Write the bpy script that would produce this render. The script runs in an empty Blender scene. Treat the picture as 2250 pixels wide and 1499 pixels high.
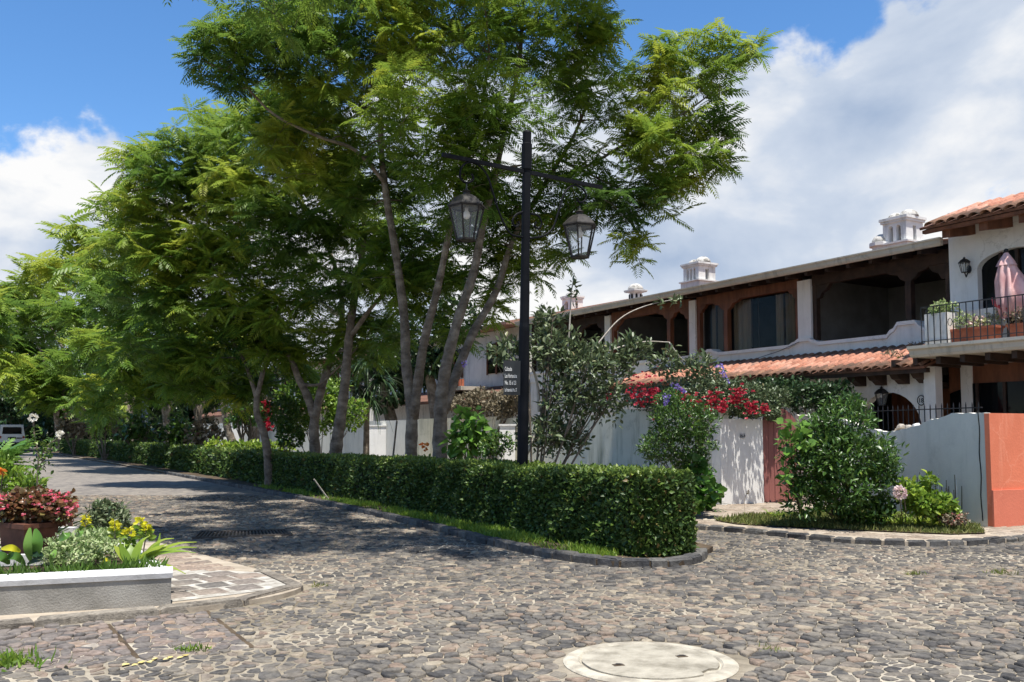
import bpy, math, random
import numpy as np
from mathutils import Vector, Matrix
R = math.radians
sc = bpy.context.scene
col = sc.collection
random.seed(7)

# ------------------------------------------------------------------ camera
F, CX, CY, HOR, EYE = 2000.0, 1125.0, 749.5, 950.0, 1.55
PITCH = math.atan(140.0 / F)
PY0 = HOR - 140.0
cam = bpy.data.cameras.new('camera')
cam.sensor_width = 36.0
cam.lens = F * 36.0 / 2250.0
cam.shift_y = (PY0 - CY) / 2250.0
cam.clip_end = 2000
camo = bpy.data.objects.new('camera', cam)
col.objects.link(camo)
camo.location = (0, 0, EYE)
camo.rotation_euler = (R(90) + PITCH, 0, 0)
sc.camera = camo

# ------------------------------------------------------------------ sun and sky
SUN = Vector((0.085, -0.255, 0.965)).normalized()
SUN_EL = math.asin(SUN.z)
sl = bpy.data.lights.new('sun', 'SUN')
sl.energy = 5.0
sl.angle = R(0.53)
sl.color = (1.0, 0.955, 0.88)
so = bpy.data.objects.new('sun', sl)
col.objects.link(so)
so.rotation_euler = SUN.to_track_quat('Z', 'Y').to_euler()
so.location = (0, 0, 60)

world = bpy.data.worlds.new('World')
sc.world = world
world.use_nodes = True
wn, wl = world.node_tree.nodes, world.node_tree.links
wn.clear()
def N(nt, t, **kw):
    n = nt.nodes.new(t)
    for k, v in kw.items():
        if k.startswith('i_'):
            n.inputs[k[2:].replace('_', ' ')].default_value = v
        else:
            setattr(n, k, v)
    return n
wt = world.node_tree
out = N(wt, 'ShaderNodeOutputWorld')
sky = N(wt, 'ShaderNodeTexSky')
sky.sky_type = 'NISHITA'
sky.sun_disc = False
sky.sun_elevation = SUN_EL
sky.sun_rotation = math.atan2(SUN.x, SUN.y)
sky.altitude = 1500
sky.air_density = 1.0
sky.dust_density = 0.6
sky.ozone_density = 2.0
bg_sky = N(wt, 'ShaderNodeBackground'); bg_sky.inputs['Strength'].default_value = 0.14
hs = N(wt, 'ShaderNodeHueSaturation'); hs.inputs['Saturation'].default_value = 1.22
wl.new(sky.outputs[0], hs.inputs['Color']); wl.new(hs.outputs[0], bg_sky.inputs['Color'])
tc = N(wt, 'ShaderNodeTexCoord')
sep = N(wt, 'ShaderNodeSeparateXYZ'); wl.new(tc.outputs['Generated'], sep.inputs[0])
mp = N(wt, 'ShaderNodeMapping'); mp.inputs['Scale'].default_value = (1, 1, 1.5); mp.inputs['Location'].default_value = (3.1, 1.7, -0.10)
wl.new(tc.outputs['Generated'], mp.inputs['Vector'])
cn = N(wt, 'ShaderNodeTexNoise'); cn.inputs['Scale'].default_value = 3.2; cn.inputs['Detail'].default_value = 12; cn.inputs['Roughness'].default_value = 0.55; cn.inputs['Distortion'].default_value = 0.25
wl.new(mp.outputs[0], cn.inputs['Vector'])
def M(nt, op, a, b=None, c=None, clamp=False):
    n = nt.nodes.new('ShaderNodeMath'); n.operation = op; n.use_clamp = clamp
    for i, x in enumerate((a, b, c)):
        if x is None: continue
        if isinstance(x, (int, float)): n.inputs[i].default_value = x
        else: nt.links.new(x, n.inputs[i])
    return n.outputs[0]
# clouds gather towards the horizon and on the right-hand side of the view
cov = M(wt, 'ADD', M(wt, 'MULTIPLY', sep.outputs['X'], 0.34), 0.405)
cov = M(wt, 'SUBTRACT', cov, sep.outputs['Z'])
cov = M(wt, 'MINIMUM', M(wt, 'MAXIMUM', M(wt, 'MULTIPLY', cov, 1.25), -0.22), 0.22)
den = M(wt, 'ADD', cn.outputs['Fac'], cov)
cr = N(wt, 'ShaderNodeMapRange'); cr.interpolation_type = 'SMOOTHSTEP'
cr.inputs['From Min'].default_value = 0.515; cr.inputs['From Max'].default_value = 0.575
wl.new(den, cr.inputs['Value'])
mp2 = N(wt, 'ShaderNodeMapping'); mp2.inputs['Scale'].default_value = (1, 1, 1.7); mp2.inputs['Location'].default_value = (5.3, 8.8, 2.2)
wl.new(tc.outputs['Generated'], mp2.inputs['Vector'])
c2 = N(wt, 'ShaderNodeTexNoise'); c2.inputs['Scale'].default_value = 4.2; c2.inputs['Detail'].default_value = 9; c2.inputs['Roughness'].default_value = 0.52; c2.inputs['Distortion'].default_value = 0.35
wl.new(mp2.outputs[0], c2.inputs['Vector'])
ccol = N(wt, 'ShaderNodeValToRGB')
e = ccol.color_ramp.elements
e[0].position = 0.27; e[0].color = (0.36, 0.47, 0.66, 1)
e[1].position = 0.60; e[1].color = (1.0, 1.0, 1.0, 1)
m_ = e.new(0.47); m_.color = (0.62, 0.70, 0.83, 1)
wl.new(c2.outputs['Fac'], ccol.inputs['Fac'])
bg_c = N(wt, 'ShaderNodeBackground'); bg_c.inputs['Strength'].default_value = 0.64
wl.new(ccol.outputs[0], bg_c.inputs['Color'])
mixw = N(wt, 'ShaderNodeMixShader')
wl.new(cr.outputs[0], mixw.inputs[0]); wl.new(bg_sky.outputs[0], mixw.inputs[1]); wl.new(bg_c.outputs[0], mixw.inputs[2])
wl.new(mixw.outputs[0], out.inputs['Surface'])

sc.view_settings.view_transform = 'Standard'
sc.view_settings.look = 'None'
sc.view_settings.exposure = 0.62
sc.view_settings.gamma = 1.0
sc.view_settings.use_curve_mapping = False

# ------------------------------------------------------------------ survey helpers
_f = Vector((0, math.cos(PITCH), math.sin(PITCH)))
_u = Vector((0, -math.sin(PITCH), math.cos(PITCH)))
EYEV = Vector((0, 0, EYE))
def ray(px, py):
    return Vector(((px - CX) / F, 0, 0)) + _u * ((PY0 - py) / F) + _f
def P(px, py, Y):                       # the point seen there at a distance Y up the street
    r = ray(px, py); return EYEV + r * (Y / r.y)
def G(px, py, z=0.0):                   # the point of the ground seen there
    r = ray(px, py); return EYEV + r * ((z - EYE) / r.z)
# street frame: u runs along the houses away from us, v runs from the street into the plots
DU = Vector((-0.6, 1.0, 0)).normalized()
DV = Vector((DU.y, -DU.x, 0))
ORG = Vector((7.44, 14.2, 0))
def W(u, v, z=0.0):
    return ORG + DU * u + DV * v + Vector((0, 0, z))
def V(px, py, v):
    r = ray(px, py)
    t = (v - (EYEV - ORG).dot(DV)) / r.dot(DV)
    return EYEV + r * t
def U(px, v, py=None):
    return (V(px, HOR if py is None else py, v) - ORG).dot(DU)
def Z(px, py, v):
    return V(px, py, v).z
def VC(p):
    return (Vector((p[0], p[1], 0)) - ORG).dot(DV)

# ------------------------------------------------------------------ materials
def base_mat(name):
    m = bpy.data.materials.new(name); m.use_nodes = True
    nt = m.node_tree
    return m, nt, nt.nodes['Principled BSDF']
def ramp(nt, stops):
    r = nt.nodes.new('ShaderNodeValToRGB')
    el = r.color_ramp.elements
    while len(el) < len(stops): el.new(0.5)
    for e_, (p, c) in zip(el, stops):
        e_.position = p; e_.color = (c[0], c[1], c[2], 1)
    return r
def noise(nt, scale, detail=6, rough=0.55, vec=None, stretch=None, dist=0.0):
    n = nt.nodes.new('ShaderNodeTexNoise')
    n.inputs['Scale'].default_value = scale; n.inputs['Detail'].default_value = detail
    n.inputs['Roughness'].default_value = rough; n.inputs['Distortion'].default_value = dist
    if vec is None:
        g = nt.nodes.new('ShaderNodeNewGeometry'); vec = g.outputs['Position']
    if stretch:
        mpp = nt.nodes.new('ShaderNodeMapping'); mpp.inputs['Scale'].default_value = stretch
        nt.links.new(vec, mpp.inputs['Vector']); vec = mpp.outputs[0]
    nt.links.new(vec, n.inputs['Vector'])
    return n
def mixc(nt, fac, a, b, mode='MIX'):
    n = nt.nodes.new('ShaderNodeMix'); n.data_type = 'RGBA'; n.blend_type = mode
    for s, x in ((n.inputs['Factor'], fac), (n.inputs['A'], a), (n.inputs['B'], b)):
        if isinstance(x, (int, float)): s.default_value = x
        elif isinstance(x, tuple): s.default_value = (x[0], x[1], x[2], 1)
        else: nt.links.new(x, s)
    return n.outputs['Result']
def bump(nt, b, h, strength=0.3, dist=0.02):
    n = nt.nodes.new('ShaderNodeBump'); n.inputs['Strength'].default_value = strength; n.inputs['Distance'].default_value = dist
    nt.links.new(h, n.inputs['Height']); nt.links.new(n.outputs[0], b.inputs['Normal'])
def surf(name, c1, c2, scale=3, rough=0.8, bs=0.3, bscale=40, bd=0.01, stretch=None, spec=0.3, c3=None, metal=0, detail=8):
    m, nt, b = base_mat(name)
    n = noise(nt, scale, detail, 0.6, stretch=stretch)
    r = ramp(nt, [(0.36, c1), (0.64, c2)] if c3 is None else [(0.33, c1), (0.52, c2), (0.68, c3)])
    nt.links.new(n.outputs['Fac'], r.inputs['Fac']); nt.links.new(r.outputs[0], b.inputs['Base Color'])
    b.inputs['Roughness'].default_value = rough; b.inputs['Specular IOR Level'].default_value = spec; b.inputs['Metallic'].default_value = metal
    if bs:
        n2 = noise(nt, bscale, 6, 0.6); bump(nt, b, n2.outputs['Fac'], bs, bd)
    return m
def wallmat(name, c, stain, amount=0.5, mould=(0.10, 0.11, 0.09)):
    m, nt, b = base_mat(name)
    n1 = noise(nt, 1.3, 8, 0.62)
    r1 = ramp(nt, [(0.35, tuple(x * 0.88 for x in c)), (0.62, c)])
    nt.links.new(n1.outputs['Fac'], r1.inputs['Fac'])
    n2 = noise(nt, 5.0, 8, 0.65, stretch=(1, 1, 0.13))
    r2 = ramp(nt, [(0.52, (0, 0, 0)), (0.74, (amount,) * 3)])
    nt.links.new(n2.outputs['Fac'], r2.inputs['Fac'])
    c_ = mixc(nt, r2.outputs[0], r1.outputs[0], stain)
    n3 = noise(nt, 2.1, 10, 0.7)
    r3 = ramp(nt, [(0.58, (0, 0, 0)), (0.78, (amount * 0.8,) * 3)])
    nt.links.new(n3.outputs['Fac'], r3.inputs['Fac'])
    c_ = mixc(nt, r3.outputs[0], c_, mould)
    vo = nt.nodes.new('ShaderNodeTexVoronoi'); vo.feature = 'DISTANCE_TO_EDGE'; vo.inputs['Scale'].default_value = 0.9
    nd = noise(nt, 3.0, 6, 0.7); gg = nt.nodes.new('ShaderNodeNewGeometry')
    vm = nt.nodes.new('ShaderNodeVectorMath'); vm.operation = 'MULTIPLY_ADD'; nt.links.new(nd.outputs['Color'], vm.inputs[0]); vm.inputs[1].default_value = (.5, .5, .5); nt.links.new(gg.outputs['Position'], vm.inputs[2])
    nt.links.new(vm.outputs[0], vo.inputs['Vector'])
    rc = ramp(nt, [(0.0, (0.55,) * 3), (0.012, (0, 0, 0))]); nt.links.new(vo.outputs['Distance'], rc.inputs['Fac'])
    nk = noise(nt, 0.8, 3, 0.5); rk = ramp(nt, [(0.5, (0, 0, 0)), (0.6, (1, 1, 1))]); nt.links.new(nk.outputs['Fac'], rk.inputs['Fac'])
    ck = mixc(nt, 1.0, rc.outputs[0], rk.outputs[0], 'MULTIPLY')
    c_ = mixc(nt, ck, c_, stain)
    nt.links.new(c_, b.inputs['Base Color'])
    b.inputs['Roughness'].default_value = 0.9; b.inputs['Specular IOR Level'].default_value = 0.2
    n4 = noise(nt, 26, 7, 0.65); bump(nt, b, n4.outputs['Fac'], 0.35, 0.012)
    return m
def leafmat(name, stops, rough=0.45, trans=0.3, spec=0.4):
    m, nt, b = base_mat(name)
    a = nt.nodes.new('ShaderNodeAttribute'); a.attribute_name = 'tone'
    r = ramp(nt, stops)
    nt.links.new(a.outputs['Fac'], r.inputs['Fac'])
    nt.links.new(r.outputs[0], b.inputs['Base Color'])
    b.inputs['Roughness'].default_value = rough; b.inputs['Specular IOR Level'].default_value = spec
    t = nt.nodes.new('ShaderNodeBsdfTranslucent')
    br = nt.nodes.new('ShaderNodeBrightContrast'); br.inputs['Bright'].default_value = 0.02
    nt.links.new(r.outputs[0], br.inputs['Color']); nt.links.new(br.outputs[0], t.inputs['Color'])
    mx = nt.nodes.new('ShaderNodeMixShader'); mx.inputs[0].default_value = trans
    nt.links.new(b.outputs[0], mx.inputs[1]); nt.links.new(t.outputs[0], mx.inputs[2])
    nt.links.new(mx.outputs[0], nt.nodes['Material Output'].inputs['Surface'])
    return m
def stonemat(name, stops, bs=0.5, rough=0.75, dust=(0.36, 0.32, 0.26), dusta=0.35, attr=True):
    m, nt, b = base_mat(name)
    if attr:
        a = nt.nodes.new('ShaderNodeAttribute'); a.attribute_name = 'tone'; f = a.outputs['Fac']
    else:
        a = nt.nodes.new('ShaderNodeObjectInfo'); f = a.outputs['Random']
    r = ramp(nt, stops); nt.links.new(f, r.inputs['Fac'])
    n1 = noise(nt, 22, 8, 0.65)
    r1 = ramp(nt, [(0.3, (0.55,) * 3), (0.7, (1.4,) * 3)]); nt.links.new(n1.outputs['Fac'], r1.inputs['Fac'])
    c_ = mixc(nt, 1.0, r.outputs[0], r1.outputs[0], 'MULTIPLY')
    n2 = noise(nt, 4.0, 9, 0.7)
    r2 = ramp(nt, [(0.48, (0, 0, 0)), (0.72, (dusta,) * 3)]); nt.links.new(n2.outputs['Fac'], r2.inputs['Fac'])
    c_ = mixc(nt, r2.outputs[0], c_, dust)
    nt.links.new(c_, b.inputs['Base Color'])
    b.inputs['Roughness'].default_value = rough; b.inputs['Specular IOR Level'].default_value = 0.18
    n3 = noise(nt, 60, 6, 0.65); bump(nt, b, n3.outputs['Fac'], bs, 0.012)
    return m
def glassmat(name, tint=(0.02, 0.025, 0.03), alpha=0.35, rough=0.03, spec=0.35):
    m, nt, b = base_mat(name)
    b.inputs['Base Color'].default_value = (*tint, 1); b.inputs['Roughness'].default_value = rough
    b.inputs['Specular IOR Level'].default_value = spec
    t = nt.nodes.new('ShaderNodeBsdfTransparent')
    mx = nt.nodes.new('ShaderNodeMixShader'); mx.inputs[0].default_value = alpha
    nt.links.new(t.outputs[0], mx.inputs[1]); nt.links.new(b.outputs[0], mx.inputs[2])
    nt.links.new(mx.outputs[0], nt.nodes['Material Output'].inputs['Surface'])
    return m

MT = {}
MT['ground'] = surf('soil', (0.10, 0.075, 0.05), (0.17, 0.13, 0.09), 1.5, 0.95, 0.5, 25, 0.03)
MT['soil'] = surf('dark_soil', (0.05, 0.035, 0.022), (0.11, 0.08, 0.05), 4, 0.95, 0.6, 40, 0.03)
def mortar():
    m, nt, b = base_mat('mortar')
    n1 = noise(nt, 0.55, 6, 0.6)
    r1 = ramp(nt, [(0.36, (0.19, 0.16, 0.115)), (0.50, (0.29, 0.25, 0.19)), (0.63, (0.46, 0.41, 0.325))])
    nt.links.new(n1.outputs['Fac'], r1.inputs['Fac'])
    n2 = noise(nt, 9, 8, 0.7)
    r2 = ramp(nt, [(0.3, (0.6,) * 3), (0.7, (1.15,) * 3)]); nt.links.new(n2.outputs['Fac'], r2.inputs['Fac'])
    c_ = mixc(nt, 1.0, r1.outputs[0], r2.outputs[0], 'MULTIPLY')
    # beyond the built stones the same paving is only colour and fine relief
    g = nt.nodes.new('ShaderNodeNewGeometry')
    sp = nt.nodes.new('ShaderNodeSeparateXYZ'); nt.links.new(g.outputs['Position'], sp.inputs[0])
    far = M(nt, 'GREATER_THAN', sp.outputs['Y'], 22.5)
    vo = nt.nodes.new('ShaderNodeTexVoronoi'); vo.inputs['Scale'].default_value = 7.0
    nt.links.new(g.outputs['Position'], vo.inputs['Vector'])
    r3 = ramp(nt, [(0.0, (0.13, 0.12, 0.11)), (0.5, (0.19, 0.17, 0.15)), (1.0, (0.27, 0.24, 0.20))])
    nt.links.new(vo.outputs['Color'], r3.inputs['Fac'])
    c_ = mixc(nt, far, c_, r3.outputs[0])
    nt.links.new(c_, b.inputs['Base Color']); b.inputs['Roughness'].default_value = 0.95; b.inputs['Specular IOR Level'].default_value = 0.15
    n4 = noise(nt, 30, 8, 0.7); bump(nt, b, n4.outputs['Fac'], 0.6, 0.02)
    return m
MT['mortar'] = mortar()
MT['cobble'] = stonemat('basalt_cobble', [(0.0, (0.058, 0.056, 0.055)), (0.35, (0.108, 0.101, 0.093)), (0.6, (0.165, 0.146, 0.122)), (0.82, (0.215, 0.16, 0.122)), (1.0, (0.30, 0.255, 0.19))], 0.8, 0.85, dust=(0.36, 0.315, 0.24), dusta=0.55)
MT['cobble_warm'] = stonemat('warm_cobble', [(0.0, (0.10, 0.092, 0.088)), (0.4, (0.155, 0.135, 0.122)), (0.7, (0.205, 0.16, 0.135)), (0.9, (0.27, 0.195, 0.14)), (1.0, (0.33, 0.29, 0.24))])
MT['kerb'] = stonemat('kerb_basalt', [(0, (0.05, 0.05, 0.052)), (0.5, (0.08, 0.078, 0.076)), (1, (0.125, 0.12, 0.11))], 0.9, 0.8, dusta=0.22, attr=False)
MT['kerb_c'] = stonemat('kerb_concrete', [(0, (0.20, 0.175, 0.145)), (1, (0.28, 0.25, 0.205))], 1.0, 0.9, dust=(0.05, 0.045, 0.04), dusta=0.85, attr=False)
MT['paver'] = stonemat('stone_paver', [(0, (0.24, 0.19, 0.145)), (0.5, (0.30, 0.245, 0.19)), (1, (0.36, 0.31, 0.25))], 0.5, 0.85, attr=True)
MT['paver_dark'] = stonemat('painted_joint_paver', [(0, (0.13, 0.12, 0.11)), (0.5, (0.19, 0.165, 0.145)), (1, (0.25, 0.20, 0.165))], 0.5, 0.85, attr=True)
MT['brick'] = stonemat('brick_paver', [(0, (0.19, 0.15, 0.125)), (0.5, (0.26, 0.20, 0.16)), (1, (0.32, 0.255, 0.20))], 0.5, 0.85, attr=True)
MT['joint'] = surf('white_joint', (0.24, 0.215, 0.18), (0.48, 0.46, 0.41), 9, 0.9, 0.4)
MT['tanjoint'] = surf('tan_joint', (0.30, 0.25, 0.19), (0.42, 0.36, 0.28), 5, 0.9, 0.4)
MT['white'] = wallmat('white_stucco', (0.80, 0.79, 0.76), (0.42, 0.41, 0.38), 0.35)
MT['white_dirty'] = wallmat('weathered_white_stucco', (0.76, 0.75, 0.72), (0.30, 0.30, 0.28), 0.75)
MT['greywall'] = wallmat('pale_grey_stucco', (0.80, 0.775, 0.69), (0.54, 0.54, 0.47), 0.5, (0.38, 0.37, 0.31))
MT['greenwall'] = wallmat('grey_green_stucco', (0.68, 0.67, 0.57), (0.27, 0.28, 0.20), 0.9, (0.16, 0.18, 0.13))
MT['coral'] = wallmat('coral_stucco', (0.72, 0.215, 0.12), (0.80, 0.33, 0.21), 0.7, (0.62, 0.16, 0.09))
MT['coral2'] = wallmat('coral_plinth', (0.66, 0.20, 0.125), (0.72, 0.27, 0.17), 0.5, (0.50, 0.14, 0.09))
MT['gate'] = surf('red_brown_boards', (0.22, 0.085, 0.075), (0.29, 0.115, 0.10), 3, 0.6, 0.3, 30, 0.004, stretch=(1, 1, 0.1))
MT['wood'] = surf('red_brown_wood', (0.11, 0.045, 0.025), (0.21, 0.085, 0.045), 6, 0.55, 0.4, 30, 0.005, stretch=(1, 1, 0.25))
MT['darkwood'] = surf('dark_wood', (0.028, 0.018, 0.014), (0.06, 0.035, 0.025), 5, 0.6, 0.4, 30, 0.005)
MT['tile'] = stonemat('clay_tile', [(0, (0.36, 0.15, 0.095)), (0.4, (0.46, 0.205, 0.135)), (0.8, (0.52, 0.27, 0.19)), (1, (0.38, 0.22, 0.165))], 0.5, 0.85, dust=(0.20, 0.12, 0.09), dusta=0.45, attr=False)
MT['tile_end'] = stonemat('dark_clay_tile', [(0, (0.12, 0.07, 0.05)), (0.5, (0.20, 0.11, 0.075)), (1, (0.30, 0.16, 0.10))], 0.6, 0.9, dust=(0.05, 0.05, 0.04), dusta=0.8, attr=False)
MT['tilebed'] = surf('tile_bed', (0.09, 0.045, 0.03), (0.2, 0.10, 0.07), 6, 0.9)
MT['gutter'] = wallmat('cream_gutter', (0.56, 0.52, 0.44), (0.25, 0.23, 0.20), 0.8)
MT['iron'] = surf('black_iron', (0.012, 0.012, 0.013), (0.025, 0.025, 0.028), 8, 0.45, 0.15, 60, 0.003, spec=0.5)
MT['post'] = surf('navy_black_paint', (0.004, 0.005, 0.007), (0.008, 0.009, 0.012), 4, 0.55, 0.1, 40, 0.002, spec=0.1)
MT['rust'] = surf('weathered_lantern_metal', (0.012, 0.010, 0.009), (0.04, 0.034, 0.03), 14, 0.6, 0.3, 40, 0.003)
MT['glass'] = glassmat('lantern_glass', (0.55, 0.58, 0.58), 0.16, 0.05)
MT['pane'] = glassmat('window_glass', (0.012, 0.016, 0.02), 0.28, 0.02, 0.25)
MT['darkglass'] = glassmat('dark_window_glass', (0.006, 0.007, 0.008), 0.95, 0.04, 0.12)
MT['curtain'] = surf('beige_curtain', (0.50, 0.43, 0.30), (0.64, 0.56, 0.41), 6, 0.9, 0, stretch=(1, 1, 0.1))
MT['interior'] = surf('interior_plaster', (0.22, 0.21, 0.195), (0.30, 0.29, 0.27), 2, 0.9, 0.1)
MT['bulb'] = surf('frosted_bulb', (0.72, 0.72, 0.70), (0.80, 0.80, 0.78), 3, 0.3, 0)
MT['terracotta'] = surf('terracotta', (0.34, 0.10, 0.055), (0.46, 0.155, 0.085), 7, 0.85, 0.3)
MT['pot'] = surf('brown_pot', (0.085, 0.035, 0.022), (0.15, 0.06, 0.036), 7, 0.7, 0.3)
MT['concrete'] = surf('planter_concrete', (0.20, 0.19, 0.165), (0.28, 0.265, 0.235), 3, 0.95, 0.7, 60, 0.010, c3=(0.33, 0.315, 0.28))
MT['whitepaint'] = wallmat('white_painted_cap', (0.66, 0.655, 0.64), (0.40, 0.39, 0.36), 0.5)
MT['cover'] = surf('pale_concrete_cover', (0.19, 0.17, 0.13), (0.33, 0.30, 0.24), 5, 0.95, 0.8, 40, 0.012, c3=(0.42, 0.385, 0.31))
MT['ring'] = surf('concrete_ring', (0.27, 0.24, 0.19), (0.48, 0.44, 0.35), 7, 0.95, 0.7, 40, 0.012)
MT['bark'] = surf('grey_brown_bark', (0.095, 0.075, 0.056), (0.20, 0.165, 0.13), 4, 0.95, 1.0, 26, 0.05, stretch=(1, 1, 1.5), c3=(0.31, 0.265, 0.21))
MT['twig'] = surf('twig_bark', (0.09, 0.07, 0.05), (0.20, 0.165, 0.13), 7, 0.95, 0.3)
MT['palewood'] = surf('pale_bare_wood', (0.34, 0.30, 0.25), (0.52, 0.48, 0.42), 9, 0.9, 0.3)
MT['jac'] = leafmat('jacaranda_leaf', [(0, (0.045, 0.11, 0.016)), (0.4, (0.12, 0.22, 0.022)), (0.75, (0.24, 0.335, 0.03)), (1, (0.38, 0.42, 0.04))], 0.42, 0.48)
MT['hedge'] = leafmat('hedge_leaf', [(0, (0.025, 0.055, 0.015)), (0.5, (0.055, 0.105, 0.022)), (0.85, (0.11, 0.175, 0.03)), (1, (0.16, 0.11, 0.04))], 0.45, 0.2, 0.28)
MT['hedge_top'] = leafmat('pale_hedge_leaf', [(0, (0.06, 0.12, 0.02)), (0.5, (0.14, 0.21, 0.035)), (1, (0.24, 0.30, 0.05))], 0.4, 0.28)
MT['core'] = surf('hedge_twigs', (0.012, 0.014, 0.008), (0.03, 0.03, 0.018), 12, 0.95, 0.5)
MT['grass'] = leafmat('grass_blade', [(0, (0.07, 0.14, 0.018)), (0.5, (0.15, 0.26, 0.025)), (1, (0.28, 0.36, 0.04))], 0.5, 0.35)
MT['grass_dry'] = leafmat('dry_lawn_blade', [(0, (0.08, 0.115, 0.025)), (0.5, (0.17, 0.20, 0.045)), (1, (0.30, 0.26, 0.10))], 0.6, 0.3)
MT['bush'] = leafmat('bush_leaf', [(0, (0.025, 0.065, 0.012)), (0.5, (0.06, 0.13, 0.02)), (0.85, (0.13, 0.22, 0.03)), (1, (0.22, 0.30, 0.05))], 0.35, 0.25, 0.5)
MT['glossy'] = leafmat('glossy_grey_green_leaf', [(0, (0.04, 0.07, 0.028)), (0.5, (0.10, 0.14, 0.058)), (0.85, (0.19, 0.22, 0.11)), (1, (0.28, 0.24, 0.12))], 0.42, 0.2, 0.5)
MT['lime'] = leafmat('lime_leaf', [(0, (0.08, 0.17, 0.02)), (0.5, (0.19, 0.30, 0.03)), (1, (0.36, 0.42, 0.05))], 0.4, 0.35)
MT['bright'] = leafmat('bright_green_leaf', [(0, (0.05, 0.13, 0.02)), (0.5, (0.11, 0.24, 0.03)), (1, (0.20, 0.34, 0.07))], 0.35, 0.3)
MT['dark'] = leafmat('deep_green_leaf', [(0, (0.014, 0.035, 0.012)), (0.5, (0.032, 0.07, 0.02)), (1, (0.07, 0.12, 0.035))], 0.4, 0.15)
MT['varieg'] = leafmat('variegated_leaf', [(0, (0.10, 0.18, 0.04)), (0.45, (0.26, 0.36, 0.13)), (1, (0.58, 0.60, 0.36))], 0.5, 0.3)
MT['begonia'] = leafmat('bronze_begonia_leaf', [(0, (0.06, 0.06, 0.018)), (0.4, (0.15, 0.085, 0.03)), (0.7, (0.21, 0.075, 0.04)), (1, (0.15, 0.17, 0.04))], 0.3, 0.25, 0.6)
MT['pink'] = leafmat('pink_petal', [(0, (0.55, 0.05, 0.07)), (0.5, (0.72, 0.13, 0.19)), (1, (0.85, 0.36, 0.42))], 0.5, 0.35)
MT['red'] = leafmat('red_bract', [(0, (0.30, 0.010, 0.025)), (0.5, (0.48, 0.025, 0.055)), (1, (0.66, 0.09, 0.13))], 0.5, 0.35)
MT['purple'] = leafmat('violet_petal', [(0, (0.16, 0.10, 0.42)), (0.5, (0.30, 0.22, 0.62)), (1, (0.48, 0.40, 0.78))], 0.5, 0.35)
MT['yellow'] = leafmat('yellow_bract', [(0, (0.45, 0.42, 0.015)), (0.5, (0.66, 0.62, 0.02)), (1, (0.80, 0.74, 0.08))], 0.45, 0.35)
MT['petal'] = leafmat('white_petal', [(0, (0.70, 0.66, 0.55)), (1, (0.86, 0.84, 0.78))], 0.5, 0.3)
MT['palepink'] = leafmat('pale_pink_petal', [(0, (0.62, 0.42, 0.42)), (1, (0.84, 0.74, 0.72))], 0.5, 0.3)
MT['dryvine'] = leafmat('dry_vine_leaf', [(0, (0.09, 0.075, 0.04)), (0.5, (0.17, 0.14, 0.085)), (0.85, (0.26, 0.22, 0.15)), (1, (0.30, 0.10, 0.07))], 0.6, 0.2)
MT['orange'] = leafmat('orange_petal', [(0, (0.55, 0.12, 0.02)), (1, (0.75, 0.30, 0.04))], 0.5, 0.3)
MT['parasol'] = surf('faded_pink_canvas', (0.56, 0.31, 0.30), (0.70, 0.47, 0.45), 4, 0.9, 0.3, 30, 0.01)
MT['parasol_red'] = surf('red_canvas_hem', (0.42, 0.06, 0.07), (0.52, 0.10, 0.10), 5, 0.9, 0.1)
MT['carwhite'] = surf('white_car_paint', (0.66, 0.65, 0.62), (0.72, 0.71, 0.68), 2, 0.3, 0, spec=0.5)
MT['rubber'] = surf('black_rubber', (0.015, 0.015, 0.015), (0.03, 0.03, 0.03), 8, 0.8, 0.2)
MT['redlamp'] = surf('red_lamp_lens', (0.25, 0.015, 0.01), (0.35, 0.03, 0.02), 8, 0.3, 0)
MT['grate'] = surf('rusty_steel', (0.03, 0.027, 0.025), (0.085, 0.07, 0.06), 12, 0.6, 0.3, spec=0.4)
MT['bluegrey'] = surf('blue_grey_paint', (0.16, 0.20, 0.24), (0.24, 0.29, 0.33), 4, 0.6, 0.2)
MT['roadpaint'] = surf('worn_yellow_paint', (0.42, 0.33, 0.10), (0.62, 0.53, 0.24), 30, 0.85, 0.5)
MT['plate'] = surf('grey_number_plate', (0.36, 0.37, 0.38), (0.46, 0.47, 0.48), 8, 0.6, 0)
MT['text'] = surf('white_sign_lettering', (0.55, 0.55, 0.54), (0.65, 0.65, 0.63), 8, 0.7, 0)
MT['sign'] = surf('black_sign_enamel', (0.012, 0.014, 0.016), (0.02, 0.024, 0.026), 5, 0.4, 0, spec=0.5)
MT['rock'] = surf('rubble_rock', (0.22, 0.18, 0.14), (0.42, 0.38, 0.33), 6, 0.9, 0.7, 20, 0.03)
MT['ashrock'] = surf('white_limestone', (0.55, 0.53, 0.50), (0.74, 0.72, 0.70), 6, 0.9, 0.6, 20, 0.03)
MT['dome'] = surf('lichen_dome', (0.16, 0.15, 0.13), (0.52, 0.50, 0.46), 7, 0.95, 0.5, 25, 0.02, c3=(0.48, 0.46, 0.42))

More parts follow.
